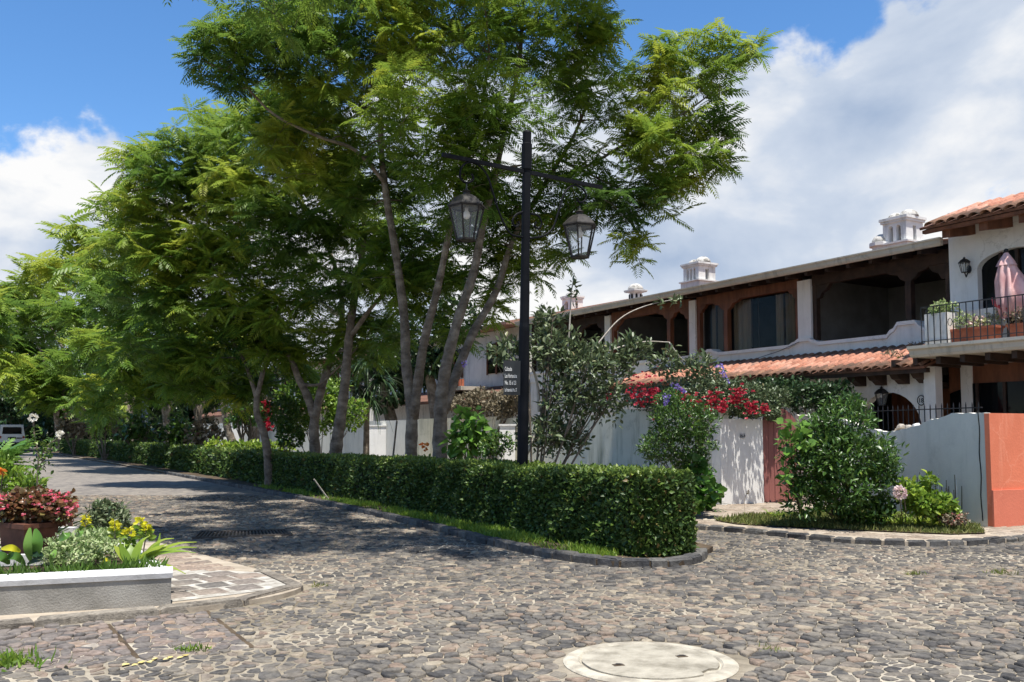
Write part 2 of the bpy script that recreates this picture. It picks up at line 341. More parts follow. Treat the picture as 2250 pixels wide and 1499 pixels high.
# ------------------------------------------------------------------ objects and meshes
LOCS = {}
def put(o):
    col.objects.link(o); return o
def top(name, label, cat, loc, group=None):
    o = put(bpy.data.objects.new(name, None)); o.location = loc; o.empty_display_size = 0.1
    o['label'] = label; o['category'] = cat
    if group: o['group'] = group
    LOCS[o.name] = Vector(loc)
    return o
def attach(o, parent):
    o.parent = parent
    if parent.type == 'EMPTY':
        o.matrix_parent_inverse = Matrix.Translation(-Vector(parent.location))
    else:
        o.matrix_parent_inverse = Matrix.Identity(4)
class MB:
    def __init__(s): s.v = []; s.f = []
    def add(s, vs, fs):
        b = len(s.v); s.v.extend([tuple(x) for x in vs]); s.f.extend([tuple(i + b for i in f) for f in fs]); return s
    def hexa(s, c):     # 8 corners: bottom 0-3 counter-clockwise, top 4-7
        return s.add(c, [(3, 2, 1, 0), (4, 5, 6, 7), (0, 1, 5, 4), (1, 2, 6, 5), (2, 3, 7, 6), (3, 0, 4, 7)])
    def hb(s, u0, u1, v0, v1, z0, z1):
        if u0 > u1: u0, u1 = u1, u0
        if v0 > v1: v0, v1 = v1, v0
        return s.hexa([W(u0, v0, z0), W(u0, v1, z0), W(u1, v1, z0), W(u1, v0, z0), W(u0, v0, z1), W(u0, v1, z1), W(u1, v1, z1), W(u1, v0, z1)])
    def box(s, c, sx, sy, sz, rot=None):
        m = rot or Matrix.Identity(3); c = Vector(c)
        q = [Vector((a * sx / 2, b * sy / 2, d * sz / 2)) for d in (-1, 1) for a, b in ((-1, -1), (1, -1), (1, 1), (-1, 1))]
        return s.hexa([c + m @ x for x in q])
    def beam(s, a, b, w, h, up=Vector((0, 0, 1))):
        a, b = Vector(a), Vector(b); d = (b - a); L = d.length; d.normalize()
        x = d.cross(up).normalized(); z = x.cross(d)
        m = Matrix((x, d, z)).transposed()
        return s.box((a + b) / 2, w, L, h, m)
    def tube(s, pts, radii, n=6, cap=True):
        pts = [Vector(p) for p in pts]
        if isinstance(radii, (int, float)): radii = [radii] * len(pts)
        b = len(s.v); ref = None
        for i, p in enumerate(pts):
            d = (pts[min(i + 1, len(pts) - 1)] - pts[max(i - 1, 0)])
            d = d.normalized() if d.length > 1e-9 else Vector((0, 0, 1))
            if ref is None:
                ref = d.orthogonal().normalized()
            x = (ref - d * ref.dot(d))
            x = x.normalized() if x.length > 1e-6 else d.orthogonal().normalized()
            ref = x; y = d.cross(x)
            for k in range(n):
                t = 2 * math.pi * k / n
                s.v.append(tuple(p + (x * math.cos(t) + y * math.sin(t)) * radii[i]))
        for i in range(len(pts) - 1):
            for k in range(n):
                k2 = (k + 1) % n
                s.f.append((b + i * n + k, b + i * n + k2, b + (i + 1) * n + k2, b + (i + 1) * n + k))
        if cap:
            s.f.append(tuple(b + k for k in reversed(range(n))))
            s.f.append(tuple(b + (len(pts) - 1) * n + k for k in range(n)))
        return s
    def lathe(s, c, prof, n=12, a0=0.0):
        c = Vector(c); b = len(s.v)
        for r, z in prof:
            for k in range(n):
                t = a0 + 2 * math.pi * k / n
                s.v.append((c.x + r * math.cos(t), c.y + r * math.sin(t), c.z + z))
        for i in range(len(prof) - 1):
            for k in range(n):
                k2 = (k + 1) % n
                s.f.append((b + i * n + k, b + i * n + k2, b + (i + 1) * n + k2, b + (i + 1) * n + k))
        s.f.append(tuple(b + k for k in reversed(range(n)))); s.f.append(tuple(b + (len(prof) - 1) * n + k for k in range(n)))
        return s
    def prism(s, poly, off):    # planar polygon extruded by a vector
        n = len(poly); off = Vector(off); poly = [Vector(p) for p in poly]
        return s.add(poly + [p + off for p in poly], [tuple(reversed(range(n))), tuple(range(n, 2 * n))] + [(i, (i + 1) % n, (i + 1) % n + n, i + n) for i in range(n)])
def fixn(me):
    import bmesh
    bm = bmesh.new(); bm.from_mesh(me); bmesh.ops.recalc_face_normals(bm, faces=bm.faces); bm.to_mesh(me); bm.free()
def obj(name, mb, mat, parent=None, smooth=False, label=None, kind=None, cat=None, group=None, fix=True):
    me = bpy.data.meshes.new(name)
    vs = mb.v; base = None
    if parent is None and kind != 'structure' and vs:
        a = np.array(vs); base = Vector(((a[:, 0].min() + a[:, 0].max()) / 2, (a[:, 1].min() + a[:, 1].max()) / 2, a[:, 2].min()))
        vs = (a - np.array(base)).tolist()
    me.from_pydata(vs, [], mb.f)
    if fix: fixn(me)
    me.materials.append(mat)
    if smooth: me.polygons.foreach_set('use_smooth', [True] * len(me.polygons))
    o = put(bpy.data.objects.new(name, me))
    if base is not None: o.location = base
    if parent is not None: attach(o, parent)
    if label: o['label'] = label
    if kind: o['kind'] = kind
    if cat: o['category'] = cat
    if group: o['group'] = group
    return o
def rawmesh(name, v, f, mat, parent=None, tone=None, smooth=False, kind=None, label=None, cat=None, group=None, base=None):
    """v (n,3) floats, f (m,k) ints, all faces with k corners"""
    me = bpy.data.meshes.new(name)
    v = np.asarray(v, dtype=np.float32); f = np.asarray(f, dtype=np.int32)
    if base is not None: v = v - np.array(base, dtype=np.float32)
    me.vertices.add(len(v)); me.vertices.foreach_set('co', v.ravel())
    k = f.shape[1]
    me.loops.add(f.size); me.loops.foreach_set('vertex_index', f.ravel())
    me.polygons.add(len(f)); me.polygons.foreach_set('loop_start', np.arange(0, f.size, k, dtype=np.int32))
    me.update(calc_edges=True)
    if tone is not None:
        at = me.attributes.new('tone', 'FLOAT', 'POINT'); at.data.foreach_set('value', np.asarray(tone, dtype=np.float32))
    if smooth: me.polygons.foreach_set('use_smooth', np.ones(len(f), dtype=bool))
    me.materials.append(mat)
    o = put(bpy.data.objects.new(name, me))
    if base is not None: o.location = base
    if parent is not None: attach(o, parent)
    for k_, x in (('kind', kind), ('label', label), ('category', cat), ('group', group)):
        if x: o[k_] = x
    return o

# ------------------------------------------------------------------ leaves
def norm(a): return a / np.maximum(np.linalg.norm(a, axis=1, keepdims=True), 1e-9)
def leaf_tmpl(w=0.32, fold=0.12, droop=0.12):
    v = np.array([(0, 0, 0), (-w * 0.85, 0.35, fold), (-w * 0.7, 0.68, fold * 0.7 - droop * 0.4), (0, 1, -droop), (w * 0.7, 0.68, fold * 0.7 - droop * 0.4), (w * 0.85, 0.35, fold), (0, 0.5, -droop * 0.2)])
    f = np.array([(0, 6, 1), (1, 6, 2), (2, 6, 3), (3, 6, 4), (4, 6, 5), (5, 6, 0)])
    return v, f
def kite_tmpl(w=0.3, fold=0.1):
    return np.array([(0, 0, 0), (-w, 0.45, fold), (0, 1, -0.05), (w, 0.45, fold)]), np.array([(0, 2, 1), (0, 3, 2)])
def strap_tmpl(w=0.06, bend=0.6, n=5, fold=0.02):
    v = []; f = []
    for i in range(n + 1):
        t = i / n
        y = t * (1 - 0.25 * bend * t); z = -bend * 0.75 * t * t + 0.0
        ww = w * (1 - t ** 2.2) * (0.6 + 0.9 * math.sin(math.pi * min(t + 0.18, 1)) * 0.6) + 0.002
        v += [(-ww, y, z + fold), (0, y, z), (ww, y, z + fold)]
    for i in range(n):
        b = 3 * i
        f += [(b, b + 1, b + 4), (b, b + 4, b + 3), (b + 1, b + 2, b + 5), (b + 1, b + 5, b + 4)]
    return np.array(v), np.array(f)
def frond_tmpl(pairs=10, w=0.05, droop=0.3, lmax=0.34, seed=0):
    rg = np.random.default_rng(seed); v = []; f = []
    def z(t): return -droop * t * t
    for i in range(pairs):
        t = 0.14 + 0.82 * i / (pairs - 1)
        L = lmax * (math.sin(math.pi * (0.16 + 0.72 * t)) ** 0.8) * rg.uniform(0.85, 1.1)
        for s in (-1, 1):
            sw = 0.42 + 0.35 * t + rg.uniform(-0.08, 0.08)
            d = np.array((s * math.cos(sw), math.sin(sw), -0.22 - 0.25 * rg.random())); d /= np.linalg.norm(d)
            b0 = np.array((0, t, z(t))); sd = np.cross(d, (0, 0, 1.0)); sd /= np.linalg.norm(sd)
            k = len(v)
            v += [b0, b0 + d * L * 0.45 + sd * w * L / 0.34 + (0, 0, 0.012), b0 + d * L + (0, 0, -0.03), b0 + d * L * 0.45 - sd * w * L / 0.34 + (0, 0, 0.012)]
            f += [(k, k + 2, k + 1), (k, k + 3, k + 2)]
    k = len(v)
    v += [(-0.006, 0, 0), (0.006, 0, 0), (0, 0.5, z(0.5) + 0.004), (-0.006, 0.5, z(0.5)), (0.006, 0.5, z(0.5)), (0, 1.1, z(1.08))]
    f += [(k, k + 1, k + 2), (k + 3, k + 4, k + 5)]
    return np.array([np.array(x, dtype=float) for x in v]), np.array(f)
T_LEAF, T_KITE = leaf_tmpl(), kite_tmpl()
T_NARROW = leaf_tmpl(0.20, 0.07, 0.15)
T_ROUND = leaf_tmpl(0.52, 0.08, 0.18)
T_STRAP = strap_tmpl()
T_BLADE = (np.array([(-0.10, 0, 0), (0.10, 0, 0), (0.0, 1, 0.0), (0.07, 0.55, 0.06), (-0.07, 0.55, 0.06)]), np.array([(0, 1, 3), (0, 3, 4), (4, 3, 2)]))
T_FROND = [frond_tmpl(9, 0.047, 0.30, 0.34, 1), frond_tmpl(9, 0.047, 0.16, 0.32, 2), frond_tmpl(9, 0.047, 0.45, 0.36, 3)]
T_FROND_FAR = [frond_tmpl(7, 0.068, 0.30, 0.36, 4), frond_tmpl(7, 0.068, 0.42, 0.36, 5)]
def scatter_arrays(tmpl, pos, d, up, scale, tone):
    tv, tf = tmpl; n = len(pos); k = len(tv)
    y = norm(d); x = np.cross(y, up); bad = np.linalg.norm(x, axis=1) < 1e-4
    x[bad] = (1, 0, 0); x = norm(x); z = np.cross(x, y)
    s = np.asarray(scale).reshape(-1, 1, 1)
    vv = pos[:, None, :] + s * (tv[None, :, 0:1] * x[:, None, :] + tv[None, :, 1:2] * y[:, None, :] + tv[None, :, 2:3] * z[:, None, :])
    ff = tf[None, :, :] + (np.arange(n) * k)[:, None, None]
    return vv.reshape(-1, 3), ff.reshape(-1, 3), np.repeat(np.clip(tone, 0, 1), k)
def leaves(name, mat, parent, parts, kind=None, **kw):
    V_, F_, T_ = [], [], []; b = 0
    for p in parts:
        v, f, t = scatter_arrays(*p); V_.append(v); F_.append(f + b); T_.append(t); b += len(v)
    if not V_: return None
    return rawmesh(name, np.concatenate(V_), np.concatenate(F_), mat, parent, np.concatenate(T_), kind=kind, **kw)
def rdir(rg, n):
    return norm(rg.normal(size=(n, 3)))

# ------------------------------------------------------------------ ground sheets
def sheet(name, poly, z, mat, kind='structure', thick=None):
    mb = MB(); pts = [Vector((p[0], p[1], z)) for p in poly]
    if thick: mb.prism([p - Vector((0, 0, thick)) for p in pts], (0, 0, thick))
    else: mb.add(pts, [tuple(range(len(pts)))])
    return obj(name, mb, mat, None, kind=kind)
def inpoly(x, y, poly):
    c = False; j = len(poly) - 1
    for i in range(len(poly)):
        xi, yi = poly[i][0], poly[i][1]; xj, yj = poly[j][0], poly[j][1]
        if (yi > y) != (yj > y) and x < (xj - xi) * (y - yi) / (yj - yi) + xi: c = not c
        j = i
    return c
def segdist(x, y, path):
    best = 1e9
    for (ax, ay), (bx, by) in zip(path[:-1], path[1:]):
        dx, dy = bx - ax, by - ay; L = dx * dx + dy * dy
        t = 0 if L == 0 else max(0, min(1, ((x - ax) * dx + (y - ay) * dy) / L))
        best = min(best, math.hypot(x - ax - t * dx, y - ay - t * dy))
    return best
xy = lambda p: (p[0], p[1])
def smooth_path(p, it=2):
    for _ in range(it):
        q = [p[0]]
        for a, b in zip(p[:-1], p[1:]):
            q += [(a[0] * .75 + b[0] * .25, a[1] * .75 + b[1] * .25), (a[0] * .25 + b[0] * .75, a[1] * .25 + b[1] * .75)]
        q.append(p[-1]); p = q
    return p
ground = sheet('ground', [(-300, -40), (300, -40), (300, 500), (-300, 500)], -0.05, MT['ground'])
road = sheet('road', [(-90, -3), (25, -3), (25, 60), (-20, 140), (-120, 140)], 0.0, MT['mortar'])

# kerb of the hedge island, kerb of the right pavement, kerb of the left pavement
isl_px = [(1552, 1222), (1546, 1233), (1515, 1243), (1460, 1248), (1400, 1249), (1330, 1246), (1200, 1226), (1080, 1200), (1000, 1178), (880, 1147), (700, 1108), (560, 1079), (420, 1052), (300, 1030), (200, 1012), (140, 1002), (90, 995)]
isl_front = smooth_path([xy(G(*p)) for p in isl_px], 1)
isl_back = [(p[0] + DV.x * 2.5, p[1] + DV.y * 2.5) for p in isl_front if p[1] > 13.5]
isl_poly = isl_front + isl_back[::-1] + [(2.35, 12.9), (2.62, 12.0)]
rt_px = [(1515, 1163), (1600, 1169), (1700, 1179), (1850, 1194), (2000, 1201), (2100, 1201), (2200, 1195), (2290, 1186), (2420, 1172)]
rt_front = smooth_path([xy(W(22, -3.9)), xy(W(8, -3.95))] + [xy(G(*p)) for p in rt_px], 1)
rt_poly = rt_front + [(13.5, 14.6), (13.5, 19), xy(W(22, 2.0))]
lt_px = [(-350, 1416), (-150, 1400), (0, 1385), (200, 1368), (375, 1351), (480, 1340), (580, 1325), (640, 1311), (668, 1298), (655, 1283), (600, 1268), (520, 1248), (440, 1225), (300, 1185)]
lt_front = smooth_path([xy(G(*p)) for p in lt_px], 1)
lt_poly = lt_front + [(-14, 20), (-14, 7)]
MAN = G(1428, 1457)
MANR = 0.585
GR = [G(425, 1186), G(640, 1178), G(628, 1168), G(440, 1172)]
gr_poly = [xy(p) for p in GR]
sheet('verge', isl_poly, 0.068, MT['soil'], thick=0.12)
sheet('sidewalk', rt_poly, 0.062, MT['tanjoint'], thick=0.12)
sheet('sidewalk', lt_poly, 0.045, MT['tanjoint'], thick=0.12)

# ---- cobbles: one cell for every stone, clipped against its neighbours
def clip(poly, nx, ny, c):
    o = []; n = len(poly)
    for i in range(n):
        a, b = poly[i], poly[(i + 1) % n]
        da = a[0] * nx + a[1] * ny - c; db = b[0] * nx + b[1] * ny - c
        if da <= 0: o.append(a)
        if (da < 0 < db) or (db < 0 < da):
            t = da / (da - db); o.append((a[0] + (b[0] - a[0]) * t, a[1] + (b[1] - a[1]) * t))
    return o
def vnoise(x, y, s):
    import mathutils
    return mathutils.noise.noise((x * s, y * s, 3.3))
def stone_mesh(poly, h, z0, tilt, rnd, fine):
    n = len(poly); cx = sum(p[0] for p in poly) / n; cy = sum(p[1] for p in poly) / n
    if fine:
        q = []
        for i in range(n):
            a, b = poly[i], poly[(i + 1) % n]
            e1 = rnd.uniform(.08, .2); e2 = rnd.uniform(.08, .2)
            q += [(a[0] * (1 - e1) + b[0] * e1, a[1] * (1 - e1) + b[1] * e1), (a[0] * e2 + b[0] * (1 - e2), a[1] * e2 + b[1] * (1 - e2))]
        poly = q; n = len(poly)
    v, f = [], []
    rings = ((1.0, -0.02), (0.985, h * 0.5), (0.92, h * 0.9), (0.70, h)) if fine else ((1.0, -0.012), (0.90, h))
    for s, z in rings:
        for p in poly:
            dx, dy = (p[0] - cx) * s, (p[1] - cy) * s
            v.append((cx + dx, cy + dy, z0 + z + (dx * tilt[0] + dy * tilt[1] if z > 0 else 0) + (rnd.uniform(-.0016, .0016) if z > 0 else 0)))
    v.append((cx, cy, z0 + h * 1.0)); c = len(v) - 1
    for r in range(len(rings) - 1):
        for i in range(n):
            j = (i + 1) % n
            f += [(r * n + i, r * n + j, (r + 1) * n + j), (r * n + i, (r + 1) * n + j, (r + 1) * n + i)]
    b = (len(rings) - 1) * n
    for i in range(n): f.append((b + i, b + (i + 1) % n, c))
    return v, f
def cobbles():
    rnd = random.Random(3)
    sx, sy = 0.112, 0.082
    ang = R(-8); ca, sa = math.cos(ang), math.sin(ang)
    seeds = {}
    for j in range(30, 300):
        for i in range(-175, 140):
            gx = (i + 0.5 * (j % 2) + rnd.uniform(-.48, .48)) * sx; gy = (j + rnd.uniform(-.48, .48)) * sy
            if rnd.random() < .13: continue
            seeds[(i, j)] = (gx, gy)
    crackA = (xy(G(236, 1372)), xy(G(302, 1447))); crackB = (xy(G(452, 1342)), xy(G(556, 1424)))
    warm = [xy(G(*p)) for p in [(-400, 1400), (0, 1374), (375, 1345), (455, 1338), (560, 1424), (300, 1450), (0, 1480), (-300, 1490)]]
    near, rest = [], []
    for (i, j), (gx, gy) in seeds.items():
        x, y = gx * ca - gy * sa, gx * sa + gy * ca
        if y < 3.6 or y > 22.5: continue
        k = x / y
        if k < -0.62 - 2.4 / y or k > 0.62 + 2.6 / y: continue
        if (x - MAN.x) ** 2 + (y - MAN.y) ** 2 < (MANR + 0.05) ** 2: continue
        if inpoly(x, y, isl_poly) or inpoly(x, y, rt_poly) or inpoly(x, y, lt_poly) or inpoly(x, y, gr_poly): continue
        if y < 17 and min(segdist(x, y, isl_front), segdist(x, y, rt_front), segdist(x, y, lt_front)) < 0.055: continue
        s = 0.3
        poly = [(gx - s, gy - s), (gx + s, gy - s), (gx + s, gy + s), (gx - s, gy + s)]
        for dj in (-2, -1, 0, 1, 2):
            for di in (-2, -1, 0, 1, 2):
                if (di or dj) and (i + di, j + dj) in seeds:
                    ox, oy = seeds[(i + di, j + dj)]
                    nx, ny = ox - gx, oy - gy; L = math.hypot(nx, ny)
                    if L > 0.5: continue
                    nx /= L; ny /= L
                    poly = clip(poly, nx, ny, nx * (gx + ox) / 2 + ny * (gy + oy) / 2)
                    if len(poly) < 3: break
            if len(poly) < 3: break
        if len(poly) < 3: continue
        poly = [(a * ca - b * sa, a * sa + b * ca) for a, b in poly]
        wm = inpoly(x, y, warm)
        if wm:
            for (a, b) in (crackA, crackB):
                dx, dy = b[0] - a[0], b[1] - a[1]; L = math.hypot(dx, dy); nx, ny = dy / L, -dx / L
                c = nx * a[0] + ny * a[1]; t = ((x - a[0]) * dx + (y - a[1]) * dy) / L / L
                if -0.1 < t < 1.1 and abs(x * nx + y * ny - c) < 0.16:
                    poly = clip(poly, nx, ny, c - 0.012) if x * nx + y * ny < c else clip(poly, -nx, -ny, -c - 0.012)
        if len(poly) < 3: continue
        wide = vnoise(x, y, 0.55) + 0.5 * vnoise(x, y, 1.7)
        gap = 0.004 + max(0, wide + .1) * 0.026 + rnd.random() * 0.006
        if wm: gap = 0.003 + rnd.random() * 0.004
        cx = sum(p[0] for p in poly) / len(poly); cy = sum(p[1] for p in poly) / len(poly)
        q = []
        for px_, py_ in poly:
            L = math.hypot(px_ - cx, py_ - cy); k2 = max(0.35, (L - gap) / L) if L > 0 else 1
            q.append((cx + (px_ - cx) * k2, cy + (py_ - cy) * k2))
        if len(q) > 4:      # drop hair-thin corners
            q2 = [q[a] for a in range(len(q)) if math.hypot(q[a][0] - q[a - 1][0], q[a][1] - q[a - 1][1]) > 0.014]
            if len(q2) >= 4: q = q2
        h = rnd.uniform(0.005, 0.022) * (1.15 if wide < 0 else 0.6)
        v, f = stone_mesh(q, h, 0.0, (rnd.uniform(-.09, .09), rnd.uniform(-.09, .09)), rnd, y < 8.5)
        tone = min(1, max(0, rnd.gauss(0.44, 0.27) + 0.4 * vnoise(x, y, 0.3)))
        # how large the stone shows from the camera
        size = (1 / (y * y * y)) if -0.56 * y < x < 0.56 * y and y > 5.6 else 0
        (rest).append((size, wm, v, f, tone))
    for a, b in (crackA, crackB):
        dx, dy = b[0] - a[0], b[1] - a[1]; L = math.hypot(dx, dy); nx, ny = dy / L * .02, -dx / L * .02; mbk = MB()
        mbk.add([(a[0] - nx, a[1] - ny, .003), (a[0] + nx, a[1] + ny, .003), (b[0] + nx, b[1] + ny, .003), (b[0] - nx, b[1] - ny, .003)], [(0, 1, 2, 3)]); obj('soil_crack', mbk, MT['soil'], road)
    rest.sort(key=lambda t: -t[0])
    for size, wm, v, f, tone in rest[:300]:
        rawmesh('cobblestone', v, f, MT['cobble_warm' if wm else 'cobble'], road, [tone] * len(v), smooth=True)
    for wmf, nm in ((False, 'cobblestone_paving'), (True, 'warm_cobblestone_paving')):
        A, B, T, b = [], [], [], 0
        for size, wm, v, f, tone in rest[300:]:
            if wm != wmf: continue
            A.append(np.array(v)); B.append(np.array(f) + b); T.append(np.full(len(v), tone)); b += len(v)
        if A:
            rawmesh(nm, np.concatenate(A), np.concatenate(B), MT['cobble_warm' if wmf else 'cobble'], road, np.concatenate(T), smooth=True, kind='stuff')
    return len(rest)
NSTONE = cobbles()
print('stones', NSTONE)

# ---- kerb stones
def block(p, q, w, z0, z1, inset, rnd, ins=0.02):
    p, q = Vector((p[0], p[1], 0)), Vector((q[0], q[1], 0)); d = (q - p).normalized(); n = Vector((-d.y, d.x, 0))
    o = n * inset
    c = [p + o, q + o, q + o + n * w, p + o + n * w]
    j = lambda a: Vector((rnd.uniform(-a, a), rnd.uniform(-a, a), rnd.uniform(-a, a)))
    lo = [x + Vector((0, 0, z0)) for x in c]
    mi = [x + Vector((0, 0, z1 - ins)) + j(0.010) for x in c]
    cc = sum(c, Vector()) / 4
    hi = []
    for x in c:
        t = x - cc
        hi.append(cc + t - t.normalized() * ins * 1.5 + Vector((0, 0, z1)) + j(0.007))
    v = lo + mi + hi
    f = [(0, 1, 5, 4), (1, 2, 6, 5), (2, 3, 7, 6), (3, 0, 4, 7), (4, 5, 9, 8), (5, 6, 10, 9), (6, 7, 11, 10), (7, 4, 8, 11), (8, 9, 10, 11)]
    return v, f
def kerb(label_name, path, lens, w, z1, mat, jm, gap, seed, maxy=34, flip=False, inset=0.0):
    rnd = random.Random(seed)
    L = [0]
    for a, b in zip(path[:-1], path[1:]): L.append(L[-1] + math.hypot(b[0] - a[0], b[1] - a[1]))
    def at(s):
        for k in range(len(L) - 1):
            if s <= L[k + 1] or k == len(L) - 2:
                t = (s - L[k]) / max(L[k + 1] - L[k], 1e-6); a, b = path[k], path[k + 1]
                return (a[0] + (b[0] - a[0]) * t, a[1] + (b[1] - a[1]) * t)
    mb = MB(); n = 24 if len(path) < 12 else 60
    pts = [at(L[-1] * i / n) for i in range(n + 1)]
    for a, b in zip(pts[:-1], pts[1:]):
        v, f = block(a, b, (w - 0.06) * (-1 if flip else 1), -0.03, z1 - 0.03, (inset + 0.045) * (-1 if flip else 1), rnd, 0.001); mb.add(v, f)
    root = obj(label_name, mb, jm, None, kind='structure')
    s = 0.0
    while s < L[-1] - 0.1:
        l = rnd.uniform(*lens); e_ = min(s + l, L[-1]); a, b = at(s), at(e_ - gap)
        if a[1] < maxy:
            v, f = block(a, b, w * (-1 if flip else 1), -0.03, z1 + rnd.uniform(-.008, .008), inset * (-1 if flip else 1), rnd, 0.022)
            m2 = MB(); m2.add(v, f); obj('kerb_stone', m2, mat, root)
        s = e_
    return root
kerb('kerb', isl_front, (0.22, 0.40), 0.15, 0.10, MT['kerb'], MT['tanjoint'], 0.03, 1, flip=True, inset=-.02)
kerb('kerb', rt_front, (0.20, 0.42), 0.13, 0.085, MT['kerb'], MT['tanjoint'], 0.05, 2, inset=-.02)
kerb('kerb', lt_front[:-6], (0.5, 1.1), 0.14, 0.068, MT['kerb_c'], MT['tanjoint'], 0.015, 5, inset=-.02)

# ---- paving slabs of the two sidewalks
def pavers(parent, test, o, dx, nx, ny, lx, ly, gap, z, mat, seed, keep=300, ctest=None):
    rnd = random.Random(seed); dy = Vector((-dx.y, dx.x, 0)); items = []
    for j in range(ny):
        for i in range(nx):
            jj = 0.5 * (j % 2)
            l, w = lx / 2 - gap / 2, ly / 2 - gap / 2
            c = o + dx * ((i + jj) * lx) + dy * (j * ly)
            q = []
            for a, b in ((-1, -1), (1, -1), (1, 1), (-1, 1)):
                jg = min(gap, .016); q.append(c + dx * (a * l + rnd.uniform(-jg, jg)) + dy * (b * w + rnd.uniform(-jg * .7, jg * .7)))
            if not all(test(p.x, p.y) for p in q): continue
            if ctest and not ctest(c.x, c.y): continue
            k = c.x / max(c.y, 0.1)
            if abs(k) > 0.64: continue
            h = rnd.uniform(0.008, 0.016)
            v, f = stone_mesh([(p.x, p.y) for p in q], h, z, (rnd.uniform(-.02, .02), rnd.uniform(-.02, .02)), rnd, False)
            items.append((c.y, v, f, min(1, max(0, rnd.gauss(.5, .25)))))
    items.sort(key=lambda t: t[0])
    for _, v, f, t in items[:keep]: rawmesh('paver', v, f, mat, parent, [t] * len(v))
    if items[keep:]:
        A, B, T, b = [], [], [], 0
        for _, v, f, t in items[keep:]:
            A.append(np.array(v)); B.append(np.array(f) + b); T.append(np.full(len(v), t)); b += len(v)
        rawmesh('far_paving', np.concatenate(A), np.concatenate(B), mat, parent, np.concatenate(T), kind='stuff')
LAWN_PX = [(1568, 1140), (1620, 1148), (1720, 1154), (1850, 1160), (1990, 1166), (2090, 1170), (2166, 1168), (2150, 1152), (1900, 1130), (1760, 1128), (1640, 1130)]
LAWN_W = [xy(G(*p, .1)) for p in LAWN_PX]
rt_walk = bpy.data.objects['sidewalk']; lt_walk = bpy.data.objects['sidewalk.001']
rt_in = lambda x, y: inpoly(x, y, rt_poly) and segdist(x, y, rt_front) > 0.11 and not inpoly(x, y, LAWN_W)
pavers(rt_walk, rt_in, Vector(W(9, -4.2)), -DU, 50, 22, 0.36, 0.24, 0.018, 0.062, MT['paver'], 4)
ldir = (G(560, 1320) - G(375, 1343)).normalized()
PL_A, PL_B = G(375, 1330, .045), G(-420, 1378, .045)
pl_d = (PL_B - PL_A); pl_d.z = 0; pl_d.normalize()
lt_in = lambda x, y: inpoly(x, y, lt_poly) and segdist(x, y, lt_front) > 0.13 and x > -0.375 * y - 0.25
PATCH = [xy(G(*p)) for p in [(330, 1266), (450, 1262), (575, 1268), (632, 1284), (625, 1300), (560, 1312), (440, 1327), (330, 1340)]]
mb = MB(); mb.add([(a, b, .0495) for a, b in PATCH], [tuple(range(len(PATCH)))]); obj('painted_joint', mb, MT['joint'], lt_walk)
pavers(lt_walk, lambda x, y: lt_in(x, y) and inpoly(x, y, PATCH), Vector(G(375, 1343)) - ldir * 0.4 + Vector((0, .16, 0)), ldir, 16, 22, 0.33, 0.33, 0.030, 0.045, MT['paver_dark'], 9, ctest=lambda x, y: inpoly(x, y, PATCH))
pavers(lt_walk, lambda x, y: inpoly(x, y, lt_poly) and segdist(x, y, lt_front) > .03 and x > -0.375 * y - 0.25 and y > 9.0, Vector(G(375, 1343)) - ldir * 1.1, ldir, 26, 44, 0.30, 0.16, 0.010, 0.048, MT['brick'], 10, ctest=lambda x, y: not inpoly(x, y, PATCH) and segdist(x, y, PATCH + PATCH[:1]) > .06)

# ---- manhole
mh = top('manhole', 'round pale concrete manhole set in the cobbles at the front', 'manhole', (MAN.x, MAN.y, 0))
mb = MB(); mb.lathe((MAN.x, MAN.y, 0), [(MANR, -0.02), (MANR, 0.006), (MANR - 0.02, 0.015), (MANR - 0.10, 0.018), (MANR - 0.115, 0.004), (0.001, 0.003)], 48)
obj('ring', mb, MT['ring'], mh, smooth=False)
mb = MB(); n = 56; rr = MANR - 0.125; pr = []
rnd = random.Random(5)
pts = []
for k in range(n):
    t = 2 * math.pi * k / n; r = rr - (0.05 if 0.7 < (t - 5.35) / 0.2 < 2.2 else 0) - rnd.uniform(0, .006)
    pts.append((MAN.x + r * math.cos(t), MAN.y + r * math.sin(t)))
mb.prism([Vector((a, b, 0.0)) for a, b in pts], (0, 0, 0.0185))
obj('cover', mb, MT['cover'], mh)
for (px, py) in ((1359, 1461), (1498, 1442)):
    p = G(px, py, 0.02); mb = MB(); mb.box((p.x, p.y, 0.0197), 0.075, 0.05, 0.0024, Matrix.Rotation(0.3, 3, 'Z'))
    h = obj('lifting_hole', mb, MT['soil'], mh)
    mb = MB(); mb.tube([(p.x - .03, p.y, .021), (p.x - .012, p.y + .004, .026), (p.x + .012, p.y + .004, .026), (p.x + .03, p.y, .021)], 0.005, 5); obj('lifting_bar', mb, MT['grate'], mh)

# ---- drain grate
gt = top('drain_grate', 'long dark steel drain grate across the shaded cobbles', 'grate', (sum((p for p in GR), Vector()) / 4))
def lerp(a, b, t): return a + (b - a) * t
mb = MB()
for a, b in ((0, 1), (1, 2), (2, 3), (3, 0)): mb.beam(GR[a] + Vector((0, 0, .018)), GR[b] + Vector((0, 0, .018)), 0.04, 0.035)
obj('frame', mb, MT['grate'], gt)
for k in range(1, 26):
    t = k / 26; mb = MB(); mb.beam(lerp(GR[0], GR[1], t) + Vector((0, 0, .016)), lerp(GR[3], GR[2], t) + Vector((0, 0, .016)), 0.022, 0.02); obj('bar', mb, MT['grate'], gt)
mb = MB(); mb.add([p + Vector((0, 0, .004)) for p in GR], [(0, 1, 2, 3)]); obj('drain_bottom', mb, MT['rubber'], gt)

